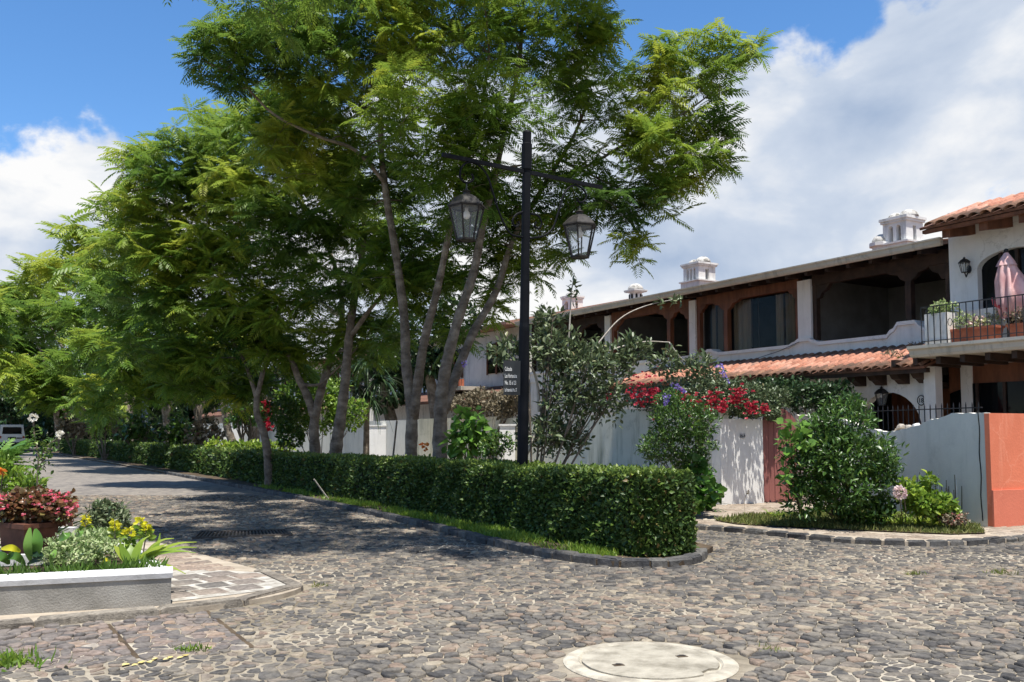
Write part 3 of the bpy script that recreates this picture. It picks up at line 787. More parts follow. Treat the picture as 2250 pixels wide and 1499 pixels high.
# ---- worn yellow painted strokes on the front cobbles
yp = top('road_marking', 'worn yellow painted marks on the cobbles in front of the planter', 'road marking', G(330, 1452))
rnd = random.Random(11)
for k in range(9):
    p = G(275 + k * 17 + rnd.uniform(-4, 4), 1459 - k * 2.6 + rnd.uniform(-3, 3), 0.013); mb = MB()
    mb.add([p + Vector((rnd.uniform(.012, .034) * math.cos(t), rnd.uniform(.016, .05) * math.sin(t), 0)) for t in np.linspace(0, 2 * math.pi, 8)[:-1]], [tuple(range(7))])
    obj('paint_patch', mb, MT['roadpaint'], yp)

exec_rest = True

# ================================================================== houses
def arch_pts(u0, u1, z0, zt, v, n=14, flat=1.0):
    """outline of an arched opening from (u0,z0) up and over to (u1,z0); zt is the crown"""
    r = abs(u1 - u0) / 2 * flat; uc = (u0 + u1) / 2; zs = zt - r
    pts = [W(u0, v, z0)]
    for k in range(n + 1):
        t = math.pi * k / n
        pts.append(W(uc - (u1 - u0) / 2 * math.cos(t), v, zs + r * math.sin(t)))
    pts.append(W(u1, v, z0))
    return pts
def arched_wall(mb, ua, ub, z0, z1, u0, u1, oz0, ozt, v, th, flat=1.0):
    """wall ua..ub with an arched hole u0..u1, thickness th into +v; built as strips"""
    uc = (u0 + u1) / 2; hw = abs(u1 - u0) / 2; r = hw * flat; zs = ozt - r
    lo, hi = min(u0, u1), max(u0, u1); a, b = min(ua, ub), max(ua, ub)
    mb.hb(a, lo, v, v + th, z0, z1); mb.hb(hi, b, v, v + th, z0, z1)
    n = 16
    for k in range(n):
        x0 = -hw * math.cos(math.pi * k / n); x1 = -hw * math.cos(math.pi * (k + 1) / n)
        h0 = zs + r * math.sqrt(max(0, 1 - (x0 / hw) ** 2)); h1 = zs + r * math.sqrt(max(0, 1 - (x1 / hw) ** 2))
        mb.hexa([W(uc + x0, v, h0), W(uc + x0, v + th, h0), W(uc + x1, v + th, h1), W(uc + x1, v, h1), W(uc + x0, v, z1), W(uc + x0, v + th, z1), W(uc + x1, v + th, z1), W(uc + x1, v, z1)])
    if oz0 > z0 + 1e-3: mb.hb(lo, hi, v, v + th, z0, oz0)
def tile_mesh(name, mat, L=0.42, r0=0.098, r1=0.078, n=8):
    mb = MB()
    for (y, r, t) in ((0, r0, 0.014), (L, r1, 0.014)):
        for rr in (r, r - t):
            for k in range(n + 1):
                a = math.pi * k / n; mb.v.append((rr * math.cos(a), y, rr * 0.82 * math.sin(a)))
    m = n + 1
    for k in range(n):
        mb.f += [(k, k + 1, 2 * m + k + 1, 2 * m + k), (m + k + 1, m + k, 3 * m + k, 3 * m + k + 1), (k + 1, k, m + k, m + k + 1)]
    me = bpy.data.meshes.new(name); me.from_pydata(mb.v, [], mb.f); fixn(me); me.materials.append(mat)
    me.polygons.foreach_set('use_smooth', [True] * len(me.polygons))
    return me
TILE, TILE_E = tile_mesh('clay_tile', MT['tile']), tile_mesh('clay_tile_edge', MT['tile_end'])
def tiled_roof(parent, u0, u1, v0, z0, v1, z1, pitch, rows, seed, name='tiled_roof', part=True):
    """clay tiles from the eave (v0,z0) up to (v1,z1)"""
    rnd = random.Random(seed)
    if u0 > u1: u0, u1 = u1, u0
    mb = MB()
    sl = DV * (v1 - v0) + Vector((0, 0, z1 - z0)); L = sl.length; yl = sl / L; xl = -DU; zl = xl.cross(yl)
    a, b = W(u0, v0, z0), W(u1, v0, z0)
    mb.hexa([a - zl * .05, b - zl * .05, b + sl - zl * .05, a + sl - zl * .05, a, b, b + sl, a + sl])
    bed = obj(name, mb, MT['tilebed'], parent)
    nc = int((u1 - u0) / pitch)
    for i in range(nc):
        for j in range(rows):
            p = W(u0 + (i + .5) * pitch, v0, z0) + yl * (L * j / rows - 0.07) + zl * (0.012 + 0.006 * rnd.random()) + DU * rnd.uniform(-.012, .012)
            ax = (xl + yl * rnd.uniform(-.05, .05)).normalized(); ay = (yl + zl * 0.05 + xl * rnd.uniform(-.03, .03)); ay = (ay - ax * ay.dot(ax)).normalized(); az = ax.cross(ay)
            o = put(bpy.data.objects.new('roof_tile', TILE_E if (j == 0 or (j == rows - 1 and part)) else TILE))  # darker eave tiles; the top row's darker colour stands in for shade
            mat = Matrix((ax, ay, az)).transposed().to_4x4(); mat.translation = p
            o.parent = bed; o.matrix_parent_inverse = Matrix.Identity(4)
            s = L / rows / 0.36
            o.matrix_basis = mat @ Matrix.Diagonal((pitch / 0.205, s, 1, 1))
    return bed

# ---- long house with the wooden gallery
VE, VW = 3.85, 4.4                      # eave line and face of the parapet
uR, uL = U(2098, VW), U(1165, VW)
zE = Z(1890, 570, VE); zSill = Z(1890, 736, VW); zLow = Z(1950, 769, VW)
zEaveT = Z(1900, 813, 2.6)
H1 = top('house', 'long white two-storey house with dark wooden upper gallery and cream gutter', 'house', W((uR + uL) / 2, VW, 0))
mb = MB(); uCut = U(1862, VW); mb.hb(uCut, uL, VW + 0.02, VW + 0.28, 0, zSill - 0.32); mb.hb(uR, uCut - .002, VW + 0.02, VW + 0.28, zEaveT + .1, zSill - 0.32); obj('wall', mb, MT['white_dirty'], H1)
# parapet, stepping up beside every column
def parapet(u0, u1, z_lo, z_top, steps):
    prof = []
    # outline in (u,z) from u0 to u1
    pts = [(u0, z_lo)]
    cur = []
    us = sorted(steps)
    pts_top = [(u0, z_top)]
    for c, hw, h in us:
        pts_top += [(c - hw - .28, z_top), (c - hw - .2, z_top + h * .35), (c - hw - .1, z_top + h * .5), (c - hw, z_top + h), (c + hw, z_top + h), (c + hw + .1, z_top + h * .5), (c + hw + .2, z_top + h * .35), (c + hw + .28, z_top)]
    pts_top.append((u1, z_top))
    return pts_top
ucol = [U(1773, VW), U(1524, VW), U(1336, VW)]
up_post = U(2001, VW)
steps = [(ucol[0], 0.18, 0.13), (up_post, 0.22, 0.26), (ucol[1] - 0.75, 0.08, 0.12)]
tp = parapet(uR, uL, 0, zSill - 0.10, steps)
mb = MB()
for (ua, za), (ub, zb) in zip(tp[:-1], tp[1:]):
    if ub - ua < 1e-4: continue
    mb.hexa([W(ua, VW - .02, zSill - .45), W(ua, VW + .26, zSill - .45), W(ub, VW + .26, zSill - .45), W(ub, VW - .02, zSill - .45), W(ua, VW - .02, za), W(ua, VW + .26, za), W(ub, VW + .26, zb), W(ub, VW - .02, zb)])
par = obj('parapet', mb, MT['white'], H1)
mb = MB()
for (ua, za), (ub, zb) in zip(tp[:-1], tp[1:]):
    if ub - ua < 1e-4: continue
    mb.hexa([W(ua, VW - .07, za - .05), W(ua, VW + .29, za - .05), W(ub, VW + .29, zb - .05), W(ub, VW - .07, zb - .05), W(ua, VW - .07, za + .035), W(ua, VW + .29, za + .035), W(ub, VW + .29, zb + .035), W(ub, VW - .07, zb + .035)])
obj('coping', mb, MT['white'], par)
for c, hw in ((ucol[0], .21), (ucol[1], .13), (ucol[2], .15)):
    mb = MB(); mb.hb(c - hw, c + hw, VW + .0, VW + .34, zSill - 0.1, zE - 0.13); obj('column', mb, MT['white'], H1)
# floor, ceiling and rear wall of the gallery
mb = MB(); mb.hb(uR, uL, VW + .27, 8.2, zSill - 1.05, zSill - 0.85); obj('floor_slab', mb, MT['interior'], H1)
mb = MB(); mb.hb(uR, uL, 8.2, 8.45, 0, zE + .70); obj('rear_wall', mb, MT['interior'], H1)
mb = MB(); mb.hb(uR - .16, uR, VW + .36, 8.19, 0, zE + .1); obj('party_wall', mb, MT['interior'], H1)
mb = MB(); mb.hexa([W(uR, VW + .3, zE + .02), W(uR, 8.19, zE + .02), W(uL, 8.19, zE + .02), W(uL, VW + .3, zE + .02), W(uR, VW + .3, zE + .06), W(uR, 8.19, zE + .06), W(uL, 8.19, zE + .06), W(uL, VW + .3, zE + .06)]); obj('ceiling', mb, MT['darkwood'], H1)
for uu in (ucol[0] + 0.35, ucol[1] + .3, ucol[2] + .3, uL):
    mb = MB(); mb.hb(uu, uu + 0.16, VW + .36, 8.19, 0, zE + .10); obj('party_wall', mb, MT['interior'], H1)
# roof boarding, rafters, fascia gutter, roof top
sl = 0.16
mb = MB()
q = lambda u, v, z: W(u, v, z)
mb.hexa([q(uR - .02, VE, zE), q(uR - .02, 8.6, zE + sl * 5), q(uL, 8.6, zE + sl * 5), q(uL, VE, zE), q(uR - .02, VE, zE + .07), q(uR - .02, 8.6, zE + sl * 5 + .07), q(uL, 8.6, zE + sl * 5 + .07), q(uL, VE, zE + .07)])
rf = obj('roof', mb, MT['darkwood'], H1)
mb = MB()
mb.hexa([q(uR, VE - .05, zE + .075), q(uR, 8.65, zE + sl * 5 + .085), q(uL, 8.65, zE + sl * 5 + .085), q(uL, VE - .05, zE + .075), q(uR, VE - .05, zE + .11), q(uR, 8.65, zE + sl * 5 + .13), q(uL, 8.65, zE + sl * 5 + .13), q(uL, VE - .05, zE + .11)])
obj('roof_covering', mb, MT['tilebed'], rf)
mb = MB(); prof = [(VE - .02, zE - .05), (VE - .08, zE - .05), (VE - .11, zE + .0), (VE - .12, zE + .075), (VE - .145, zE + .09), (VE - .145, zE + .12), (VE - .02, zE + .12)]
mb.prism([W(uR - .25, a, b) for a, b in prof], DU * (uL - uR + .25)); obj('gutter', mb, MT['gutter'], rf)
k = 0; uu = uR + 0.3
while uu < uL:
    mb = MB(); mb.hexa([q(uu, VE + .02, zE - .13), q(uu, VW + .4, zE - .03), q(uu + .09, VW + .4, zE - .03), q(uu + .09, VE + .02, zE - .13), q(uu, VE + .02, zE - .003), q(uu, VW + .4, zE + .09), q(uu + .09, VW + .4, zE + .09), q(uu + .09, VE + .02, zE - .003)])
    obj('rafter', mb, MT['darkwood'], rf); uu += 0.62
# wooden lintels and posts with their shaped brackets
def bracket(parent, c, z, mat, span=0.55, v=VW + .06, th=.12):
    pts = [(-.075, 0), (-.075, .10), (-.2, .17), (-.26, .26), (-span * .8, .30), (-span, .36), (span, .36), (span * .8, .30), (.26, .26), (.2, .17), (.075, .10), (.075, 0)]
    mb = MB(); mb.prism([W(c + a, v, z + b) for a, b in pts], DV * th); return obj('bracket', mb, mat, parent)
zL = zE - 0.30                        # underside of the lintel
def bay(ua, ub, post, mat, glazed):
    mb = MB(); mb.hb(ua, ub, VW + .05, VW + .22, zL, zL + 0.24); obj('lintel', mb, mat, H1)
    mb = MB(); mb.hb(ua, ub, VW + .07, VW + .2, zL + .245, zE - .0); obj('plate_beam', mb, MT['darkwood'], H1)
    for e_, s in ((ua, 1), (ub, -1)):
        mb = MB(); mb.hb(e_, e_ + s * .12, VW + .06, VW + .2, zSill - .08, zL - .002); obj('jamb', mb, mat, H1)
        pts = [(0, .12), (s * .05, .13), (s * .10, .21), (s * .19, .25), (s * .26, .34), (0, .34)] if glazed else [(0, 0), (s * .10, .02), (s * .16, .14), (s * .30, .20), (s * .42, .34), (0, .34)]
        mb = MB(); mb.prism([W(e_ + s * .121 + a, VW + .07, zL - .345 + b) for a, b in pts], DV * .11); obj('bracket', mb, mat, H1)
    if post is not None:
        mb = MB(); mb.hb(post - .075, post + .075, VW + .05, VW + .2, zSill - .08, zL - .34); obj('post', mb, mat, H1)
        bracket(H1, post, zL - .362, mat)
bay(uR + .02, ucol[0] - .22, up_post, MT['darkwood'], False)
bay(ucol[0] + .22, ucol[1] - .14, U(1595, VW), MT['wood'], True)
bay(ucol[1] + .14, ucol[2] - .16, U(1469, VW), MT['wood'], False)
bay(ucol[2] + .16, uL - .02, U(1270, VW), MT['darkwood'], False)
# glazing with mullions and curtains in the second bay
ga, gb = ucol[0] + .345, ucol[1] - .265
mb = MB(); mb.hb(ga, gb, VW + .262, VW + .268, zSill - .06, zL); obj('window_pane', mb, MT['pane'], H1)
for px in (1712, 1655, 1640, 1562):
    mb = MB(); uu = U(px, VW); mb.hb(uu - .022, uu + .022, VW + .275, VW + .31, zSill - .06, zL); obj('mullion', mb, MT['darkwood'], H1)
def curtain(u0, u1, v):
    mb = MB(); n = 22; rows = []
    for k in range(n + 1):
        t = k / n; uu = u0 + (u1 - u0) * t; vv = v + .035 * math.sin(t * 24) + .015 * math.sin(t * 57)
        rows.append((W(uu, vv, zSill - .8), W(uu, vv, zL)))
    for a, b in zip(rows[:-1], rows[1:]): mb.add([a[0], b[0], b[1], a[1]], [(0, 1, 2, 3)])
    for a, b in zip(rows[:-1], rows[1:]): mb.add([a[0] + DV * .006, b[0] + DV * .006, b[1] + DV * .006, a[1] + DV * .006], [(3, 2, 1, 0)])
    return obj('curtain', mb, MT['curtain'], H1, smooth=True, fix=False)
curtain(U(1752, VW + .42), U(1712, VW + .42), VW + .42); curtain(U(1658, VW + .42), U(1618, VW + .42), VW + .42); curtain(U(1592, VW + .42), U(1570, VW + .42), VW + .42)
# lower tiled roof and the wall under it
tl0, tl1 = U(2034, 2.6), U(1330, 2.6)
tiled_roof(H1, tl0, tl1, 2.6, zEaveT, VW - .03, zLow, 0.23, 5, 21)
mb = MB(); mb.hb(tl0, tl1, 2.68, 2.8, zEaveT - .12, zEaveT - .03); obj('eave_board', mb, MT['darkwood'], H1)
VG = 3.4
uA0, uA1 = U(2032, VG), U(1884, VG); zA = Z(1958, 862, VG)
mb = MB(); arched_wall(mb, U(2040, VG), U(1480, VG), 0, zEaveT + .25, uA0 + .06, uA1, 0.0, zA, VG, .22)
obj('ground_floor_wall', mb, MT['white'], H1)
for px in (1880, 1925, 1975, 2022):
    c = U(px, VG - .3); pts = [(VG - .01, -.02), (VG - .01, -.30), (VG - .16, -.30), (VG - .28, -.22), (VG - .36, -.20), (VG - .45, -.10), (VG - .45, -.02)]
    mb = MB(); mb.prism([W(c - .09, a, zEaveT + .0 + b) for a, b in pts], DU * .18); obj('corbel', mb, MT['darkwood'], H1)
mb = MB(); mb.hb(uA0 - .3, uA1 + .5, VG + 1.9, VG + 2.0, 0, zA + .3); obj('passage_back', mb, MT['wood'], H1)
mb = MB(); mb.hb(uA0, uA1 + .3, VG + .22, VG + 1.9, zA + .12, zA + .2); obj('passage_ceiling', mb, MT['darkwood'], H1)
# house number 18 in its ring
pn = V(2025, 880, VG); pl = top('house_number', 'small round plaque reading 18 beside the arch', 'number plaque', pn - DV * .02)
mb = MB(); n = 20
dv = DV
mb.prism([pn - dv * .014 + DU * .085 * math.cos(2 * math.pi * k / n) + Vector((0, 0, .1 * math.sin(2 * math.pi * k / n))) for k in range(n)], dv * .012); obj('plate', mb, MT['white'], pl)
mb = MB(); mb.tube([pn - dv * .016 + DU * .085 * math.cos(2 * math.pi * k / n) + Vector((0, 0, .1 * math.sin(2 * math.pi * k / n))) for k in range(n + 1)], .012, 5); obj('ring', mb, MT['iron'], pl)
def text(s, origin, xdir, zdir, size, mat, parent, name='lettering', align='LEFT', bold=0.0, xs=1.0):
    cu = bpy.data.curves.new('t', 'FONT'); cu.body = s; cu.size = size; cu.align_x = align; cu.extrude = 0.002; cu.offset = bold
    t = bpy.data.objects.new('t', cu); col.objects.link(t)
    dg = bpy.context.evaluated_depsgraph_get(); me = bpy.data.meshes.new_from_object(t.evaluated_get(dg))
    bpy.data.objects.remove(t); bpy.data.curves.remove(cu)
    x = Vector(xdir).normalized(); z = Vector(zdir).normalized(); nrm = x.cross(z)
    m = Matrix((x * xs, z, nrm)).transposed().to_4x4(); m.translation = origin
    me.transform(m); me.name = name; me.materials.clear(); me.materials.append(mat)
    o = put(bpy.data.objects.new(name, me)); attach(o, parent); return o
text('18', pn - dv * .019 - Vector((0, 0, .045)), -DU, (0, 0, 1), .13, MT['iron'], pl, 'number', 'CENTER', .003)
# hanging lantern in the arch, wall lantern in the gallery
def lantern(name, label, c, s, hang=0.3, cat='lantern', n=6):
    """c: middle of the glass body; s: height of the body"""
    c = Vector(c); r1, r0 = s * .54, s * .30
    t = top(name, label, cat, c - Vector((0, 0, s * .5)))
    zb, zt = -s * .5, s * .5
    ang = [2 * math.pi * (k + .3) / n for k in range(n)]
    cb = [c + Vector((r0 * math.cos(a), r0 * math.sin(a), zb)) for a in ang]; ct = [c + Vector((r1 * math.cos(a), r1 * math.sin(a), zt)) for a in ang]
    for k in range(n):
        k2 = (k + 1) % n
        mb = MB(); mb.beam(cb[k], ct[k], s * .045, s * .045); obj('corner_bar', mb, MT['rust'], t)
        mb = MB(); ins = .97; mb.add([c + (p - c) * ins for p in (cb[k], cb[k2], ct[k2], ct[k])], [(0, 1, 2, 3)]); obj('glass_pane', mb, MT['glass'], t)
    for ring in (cb, ct):
        mb = MB()
        for k in range(n): mb.beam(ring[k], ring[(k + 1) % n], s * .05, s * .05)
        obj('rim', mb, MT['rust'], t)
    mb = MB(); mb.lathe(c + Vector((0, 0, zt + s * .02)), [(r1 * 1.12, 0), (r1 * 1.10, s * .04), (r1 * .72, s * .26), (r1 * .42, s * .36), (r1 * .2, s * .39), (r1 * .2, s * .46), (r1 * .3, s * .48), (r1 * .1, s * .53), (r1 * .05, s * .6)], n, ang[0])
    obj('roof', mb, MT['rust'], t)
    mb = MB(); mb.lathe(c + Vector((0, 0, zb - s * .03)), [(r0 * .5, 0), (r0, s * .03)], n, ang[0]); obj('base', mb, MT['rust'], t)
    mb = MB(); mb.lathe(c + Vector((0, 0, zt - s * .36)), [(s * .02, -.0), (s * .09, s * .04), (s * .12, s * .12), (s * .09, s * .2), (s * .05, s * .27), (s * .05, s * .36)], 12); obj('bulb', mb, MT['bulb'], t, smooth=True)
    if hang:
        mb = MB(); mb.tube([c + Vector((0, 0, zt + s * .58)), c + Vector((0, 0, zt + s * .58 + hang))], s * .02, 5); obj('hanger', mb, MT['iron'], t)
    return t
pL = V(1937, 878, VG - .05); lantern('hanging_lantern', 'small iron lantern hanging in front of the arched doorway', pL, .26, .26)
pS = V(1848, 690, 7.0); lantern('wall_lantern', 'dark lantern on the shaded wall inside the upper gallery', pS, .34, 0)
mb = MB(); mb.hb(U(1846, 7.1) - .02, U(1846, 7.1) + .02, 7.02, 8.2, pS.z + .2, pS.z + .24); obj('lantern_arm', mb, MT['iron'], H1)
# thin cable along the parapet
mb = MB(); mb.tube([W(U(1760, VW - .09), VW - .085, zSill - .02), W(U(1720, VW), VW - .07, zSill - .2), W(U(1660, VW), VW - .05, zSill - .36)], .008, 4); obj('cable', mb, MT['iron'], H1)

# ---- chimneys with little domes
def chimney(label, px, pytop, pybase, v, w, domes, arches, oct_=False):
    pc = V(px, pybase, v); zt = Z(px, pytop, v); zb = pc.z - .5; h = zt - pc.z
    u = (pc - ORG).dot(DU)
    t = top('chimney', label, 'chimney', W(u, v, zb), 'domed white chimneys on the roofs')
    hw = w / 2
    capz = pc.z + h * .66
    mb = MB(); mb.hb(u - hw * 1.18, u + hw * 1.18, v - hw * 1.18, v + hw * 1.18, zb, pc.z + h * .10); mb.hb(u - hw * 1.3, u + hw * 1.3, v - hw * 1.3, v + hw * 1.3, pc.z + h * .102, pc.z + h * .15)
    obj('base', mb, MT['white_dirty'], t)
    if oct_:
        mb = MB(); mb.lathe(W(u, v, 0), [(hw * .9, pc.z + h * .152), (hw * .9, capz)], 8, .4); obj('drum', mb, MT['white_dirty'], t)
        for k in range(8):
            a = .4 + 2 * math.pi * (k + .5) / 8; p = W(u, v, (pc.z + h * .2 + capz) / 2) + Vector((math.cos(a), math.sin(a), 0)) * hw * .84
            mb = MB(); mb.lathe(p - Vector((0, 0, h * .14)), [(hw * .16, 0), (hw * .16, h * .2), (hw * .08, h * .27)], 8); obj('vent_opening', mb, MT['rubber'], t)
    else:
        # four corner piers, arched openings on every side
        z0, z1 = pc.z + h * .152, capz
        for a in (-1, 1):
            for b in (-1, 1):
                mb = MB(); mb.hb(u + a * hw, u + a * hw * .66, v + b * hw, v + b * hw * .66, z0, z1); obj('pier', mb, MT['white_dirty'], t)
        for side in (-1, 1):
            n = arches
            span = 2 * hw * .66
            for k in range(n):
                c = -hw * .66 + span * (k + .5) / n; ow = span / n * .62
                mb = MB(); arched_wall(mb, u + c - span / n / 2, u + c + span / n / 2, z0, z1, u + c - ow / 2, u + c + ow / 2, z0, z1 - h * .08, v + side * hw - (.12 if side > 0 else 0), .12)
                obj('arch', mb, MT['white_dirty'], t)
            mb = MB(); mb.hb(u + side * hw - (.12 if side > 0 else 0), u + side * hw + (.12 if side < 0 else 0), v - hw * .655, v - hw * .2, z0, z1); mb.hb(u + side * hw - (.12 if side > 0 else 0), u + side * hw + (.12 if side < 0 else 0), v + hw * .2, v + hw * .655, z0, z1)
            mb.hb(u + side * hw - (.12 if side > 0 else 0), u + side * hw + (.12 if side < 0 else 0), v - hw * .2, v + hw * .2, z1 - h * .1, z1)
            obj('side_arch', mb, MT['white_dirty'], t)
    mb = MB(); mb.hb(u - hw * 1.12, u + hw * 1.12, v - hw * 1.12, v + hw * 1.12, capz + .002, capz + h * .06); mb.hb(u - hw * 1.2, u + hw * 1.2, v - hw * 1.2, v + hw * 1.2, capz + h * .062, capz + h * .13)
    obj('cornice', mb, MT['white_dirty'], t)
    for (du, r) in domes:
        rr = r * w; mb = MB(); prof = [(rr * math.cos(a), rr * .85 * math.sin(a)) for a in np.linspace(0, math.pi / 2 - .08, 7)]
        mb.lathe(W(u + du * w, v, capz + h * .132), prof, 16); obj('dome', mb, MT['dome'], t, smooth=True)
    return t
chimney('large double-domed chimney with arched openings beside the tiled wing roof', 1985, 463, 548, 6.2, 0.66, [(-.27, .36), (.27, .33)], 2)
chimney('white twin-domed chimney with three arched openings rising from orange tiles', 1537, 568, 628, 6.6, 0.72, [(-.24, .36), (.3, .30)], 3)
chimney('squat chimney with one round lichen-stained dome, half hidden by the roof', 1397, 630, 668, 6.4, 0.50, [(0, .56)], 1, True)
chimney('small domed chimney at the far end of the roof by the glossy shrub', 1258, 640, 695, 7.2, 0.60, [(0, .46), ], 1)
# little lower dome beside the big chimney
pc = V(1938, 540, 6.0); st = top('chimney', 'small low dome at the left foot of the large double-domed chimney', 'chimney', pc - Vector((0, 0, .6)), 'domed white chimneys on the roofs')
mb = MB(); mb.lathe(pc - Vector((0, 0, .6)), [(.24, 0), (.24, .55), (.31, .57), (.31, .66)], 10); obj('drum', mb, MT['white_dirty'], st)
mb = MB(); mb.lathe(pc + Vector((0, 0, .062)), [(.25 * math.cos(a), .23 * math.sin(a)) for a in np.linspace(0, 1.5, 6)], 12); obj('dome', mb, MT['dome'], st, smooth=True)

# ---- right-hand wing with the balcony
VR, VB = 3.95, 2.35
uW0 = U(2098, VR); uWr = uW0 - 7.5
zRe = Z(2140, 476, 2.9)
zB = Z(2120, 777, VB)                 # underside of the balcony edge
zF = zB + 0.22
H2 = top('house', 'white house wing with tiled roof, balcony and dark arched window at right edge', 'house', W(uW0 - 2, VR, 0))
uo0, uo1 = U(2160, VR), U(2330, VR); zoT = Z(2250, 540, VR)
mb = MB(); arched_wall(mb, uWr, uW0, zF - .3, zRe + .45, uo1, uo0, zF, zoT, VR, .25, .42); obj('upper_wall', mb, MT['white'], H2)
mb = MB(); mb.hb(uW0 - .25, uW0, VR + .26, VR + 5, 0, zRe + .45); obj('side_wall', mb, MT['white'], H2)
mb = MB(); mb.hb(uo1, uo0, VR + .16, VR + .17, zF, zoT + .02); win = obj('arched_window', mb, MT['darkglass'], H2)
for uu in ((uo0 + uo1) / 2, (uo0 * .72 + uo1 * .28)):
    mb = MB(); mb.hb(uu - .03, uu + .03, VR + .10, VR + .158, zF, zoT - .02 if uu < uo0 - .1 else zoT - .55); obj('window_bar', mb, MT['darkwood'], win)
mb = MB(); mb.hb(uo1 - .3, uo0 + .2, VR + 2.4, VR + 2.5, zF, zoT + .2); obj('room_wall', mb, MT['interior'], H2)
ur0 = U(2034, 2.9)
rb = tiled_roof(H2, uWr, ur0, 2.9, zRe, 4.55, zRe + .60, 0.235, 4, 33, part=False)
mb = MB(); mb.hb(uWr, ur0 - .03, 2.95, 3.05, zRe - .12, zRe - .055); obj('eave_board', mb, MT['wood'], H2)
mb = MB(); mb.hexa([W(uWr, 2.96, zRe - .055), W(uWr, 4.4, zRe + .46), W(ur0 - .03, 4.4, zRe + .46), W(ur0 - .03, 2.96, zRe - .055), W(uWr, 2.96, zRe - .052), W(uWr, 4.4, zRe + .463), W(ur0 - .03, 4.4, zRe + .463), W(ur0 - .03, 2.96, zRe - .052)]); obj('soffit', mb, MT['wood'], H2)
uu = ur0 - .55
while uu > uWr:
    mb = MB(); mb.hexa([W(uu, 3.08, zRe - .26), W(uu, 4.0, zRe - .10), W(uu + .17, 4.0, zRe - .10), W(uu + .17, 3.08, zRe - .26), W(uu, 3.08, zRe - .062), W(uu, 4.0, zRe + .24), W(uu + .17, 4.0, zRe + .24), W(uu + .17, 3.08, zRe - .062)])
    obj('rafter', mb, MT['wood'], H2); uu -= .78
# balcony
ub0 = U(2006, VB)
mb = MB(); prof = [(VB, zB), (VB - .04, zB + .05), (VB - .05, zB + .13), (VB - .12, zB + .16), (VB - .12, zF), (VR - .01, zF), (VR - .01, zB)]
mb.prism([W(uWr, a, b) for a, b in prof], DU * (ub0 - uWr)); obj('balcony_slab', mb, MT['gutter'], H2)
vr = VB + .12; ub1 = U(2032, vr); zR = Z(2120, 664, vr)
mb = MB(); mb.beam(W(ub1, vr, zR), W(uWr, vr, zR), .035, .018); mb.beam(W(ub1, vr, zF + .09), W(uWr, vr, zF + .09), .03, .015); mb.beam(W(ub1, vr, zR), W(ub1, VR - .3, zR), .035, .018); mb.beam(W(ub1, vr, zF + .09), W(ub1, VR - .3, zF + .09), .03, .015)
rail = obj('balcony_railing', mb, MT['iron'], H2)
k = 0; uu = ub1
while uu > U(2290, vr):
    mb = MB(); mb.tube([W(uu, vr, zF), W(uu, vr, zR)], .011, 5); b_ = obj('baluster', mb, MT['iron'], rail)
    if k % 2 == 1 and k > 4:
        mb = MB(); c = W(uu + .065, vr, zF + .42); mb.tube([c + DU * .045 * math.cos(a) + Vector((0, 0, .075 * math.sin(a))) for a in np.linspace(0, 2 * math.pi, 9)], .008, 4); obj('iron_scroll', mb, MT['iron'], rail)
    uu -= .135; k += 1
vv = vr + .15
while vv < VR - .3:
    mb = MB(); mb.tube([W(ub1, vv, zF), W(ub1, vv, zR)], .011, 5); obj('baluster', mb, MT['iron'], rail); vv += .15
# white masonry planter at the balcony corner
mbp = top('balcony_planter', 'streaked white masonry planter box at the left corner of the balcony', 'planter', W(ub1 - .3, vr + .3, zF))
ucp = U(2108, vr + .1)
mb = MB(); mb.hb(ub1 - .04, ub1 - .52, vr + .04, vr + .30, zF, Z(2060, 688, vr + .05)); mb.hb(ub1 - .1, ucp - .5, vr + .62, vr + .95, zF, Z(2060, 690, vr + .6)); obj('box', mb, MT['white_dirty'], mbp)
# ground floor under the balcony
mb = MB(); c0, c1 = U(2062, 3.2), U(2036, 3.2); mb.hb(c0, c1, 3.15, 3.38, 0, zB - .01); obj('pillar', mb, MT['white'], H2)
mb = MB(); mb.hb(U(2070, VR), uWr, VR + .3, VR + .4, 0, zB - .01); dw = obj('garage_front', mb, MT['wood'], H2)
g0, g1 = U(2088, VR + .25), U(2330, VR + .25); gz = Z(2150, 842, VR + .25)
pts = [(g0, 0), (g0, gz - .2), (g0 - .12, gz - .15), (g0 - .3, gz - .1), (g0 - .36, gz), (g1, gz), (g1, 0)]
mb = MB(); mb.prism([W(a, VR + .28, b) for a, b in pts], DV * .012); obj('garage_window', mb, MT['darkglass'], dw)
for px in (2150, 2210):
    uu = U(px, VR + .25); mb = MB(); mb.hb(uu - .03, uu + .03, VR + .24, VR + .279, 0, gz); obj('window_bar', mb, MT['darkwood'], dw)
for k in range(9):
    uu = uW0 + .3 - k * .5; mb = MB(); mb.hb(uu, uu + .1, VB + .15, VR - .02, zB - .14, zB - .003); obj('floor_joist', mb, MT['darkwood'], H2)
# wall lantern beside the arched window
pw = V(2119, 588, VR - .16); wl_ = lantern('wall_lantern', 'black wall lantern on the white wall above the balcony', pw, .2, 0, 'lantern')
mb = MB(); c = V(2130, 592, VR); mb.tube([pw - Vector((0, 0, .1)), pw - Vector((0, 0, .19)) + DV * .05, c - Vector((0, 0, .02)) - DV * .01], .014, 6); obj('arm', mb, MT['iron'], wl_)
mb = MB(); mb.lathe((0, 0, 0), [(.055, 0), (.065, .0)], 10); mb = MB(); mb.prism([c - DV * .03 + DU * .05 * math.cos(a) + Vector((0, 0, .085 * math.sin(a))) for a in np.linspace(0, 2 * math.pi, 13)[:-1]], DV * .028); obj('wall_plate', mb, MT['iron'], wl_)

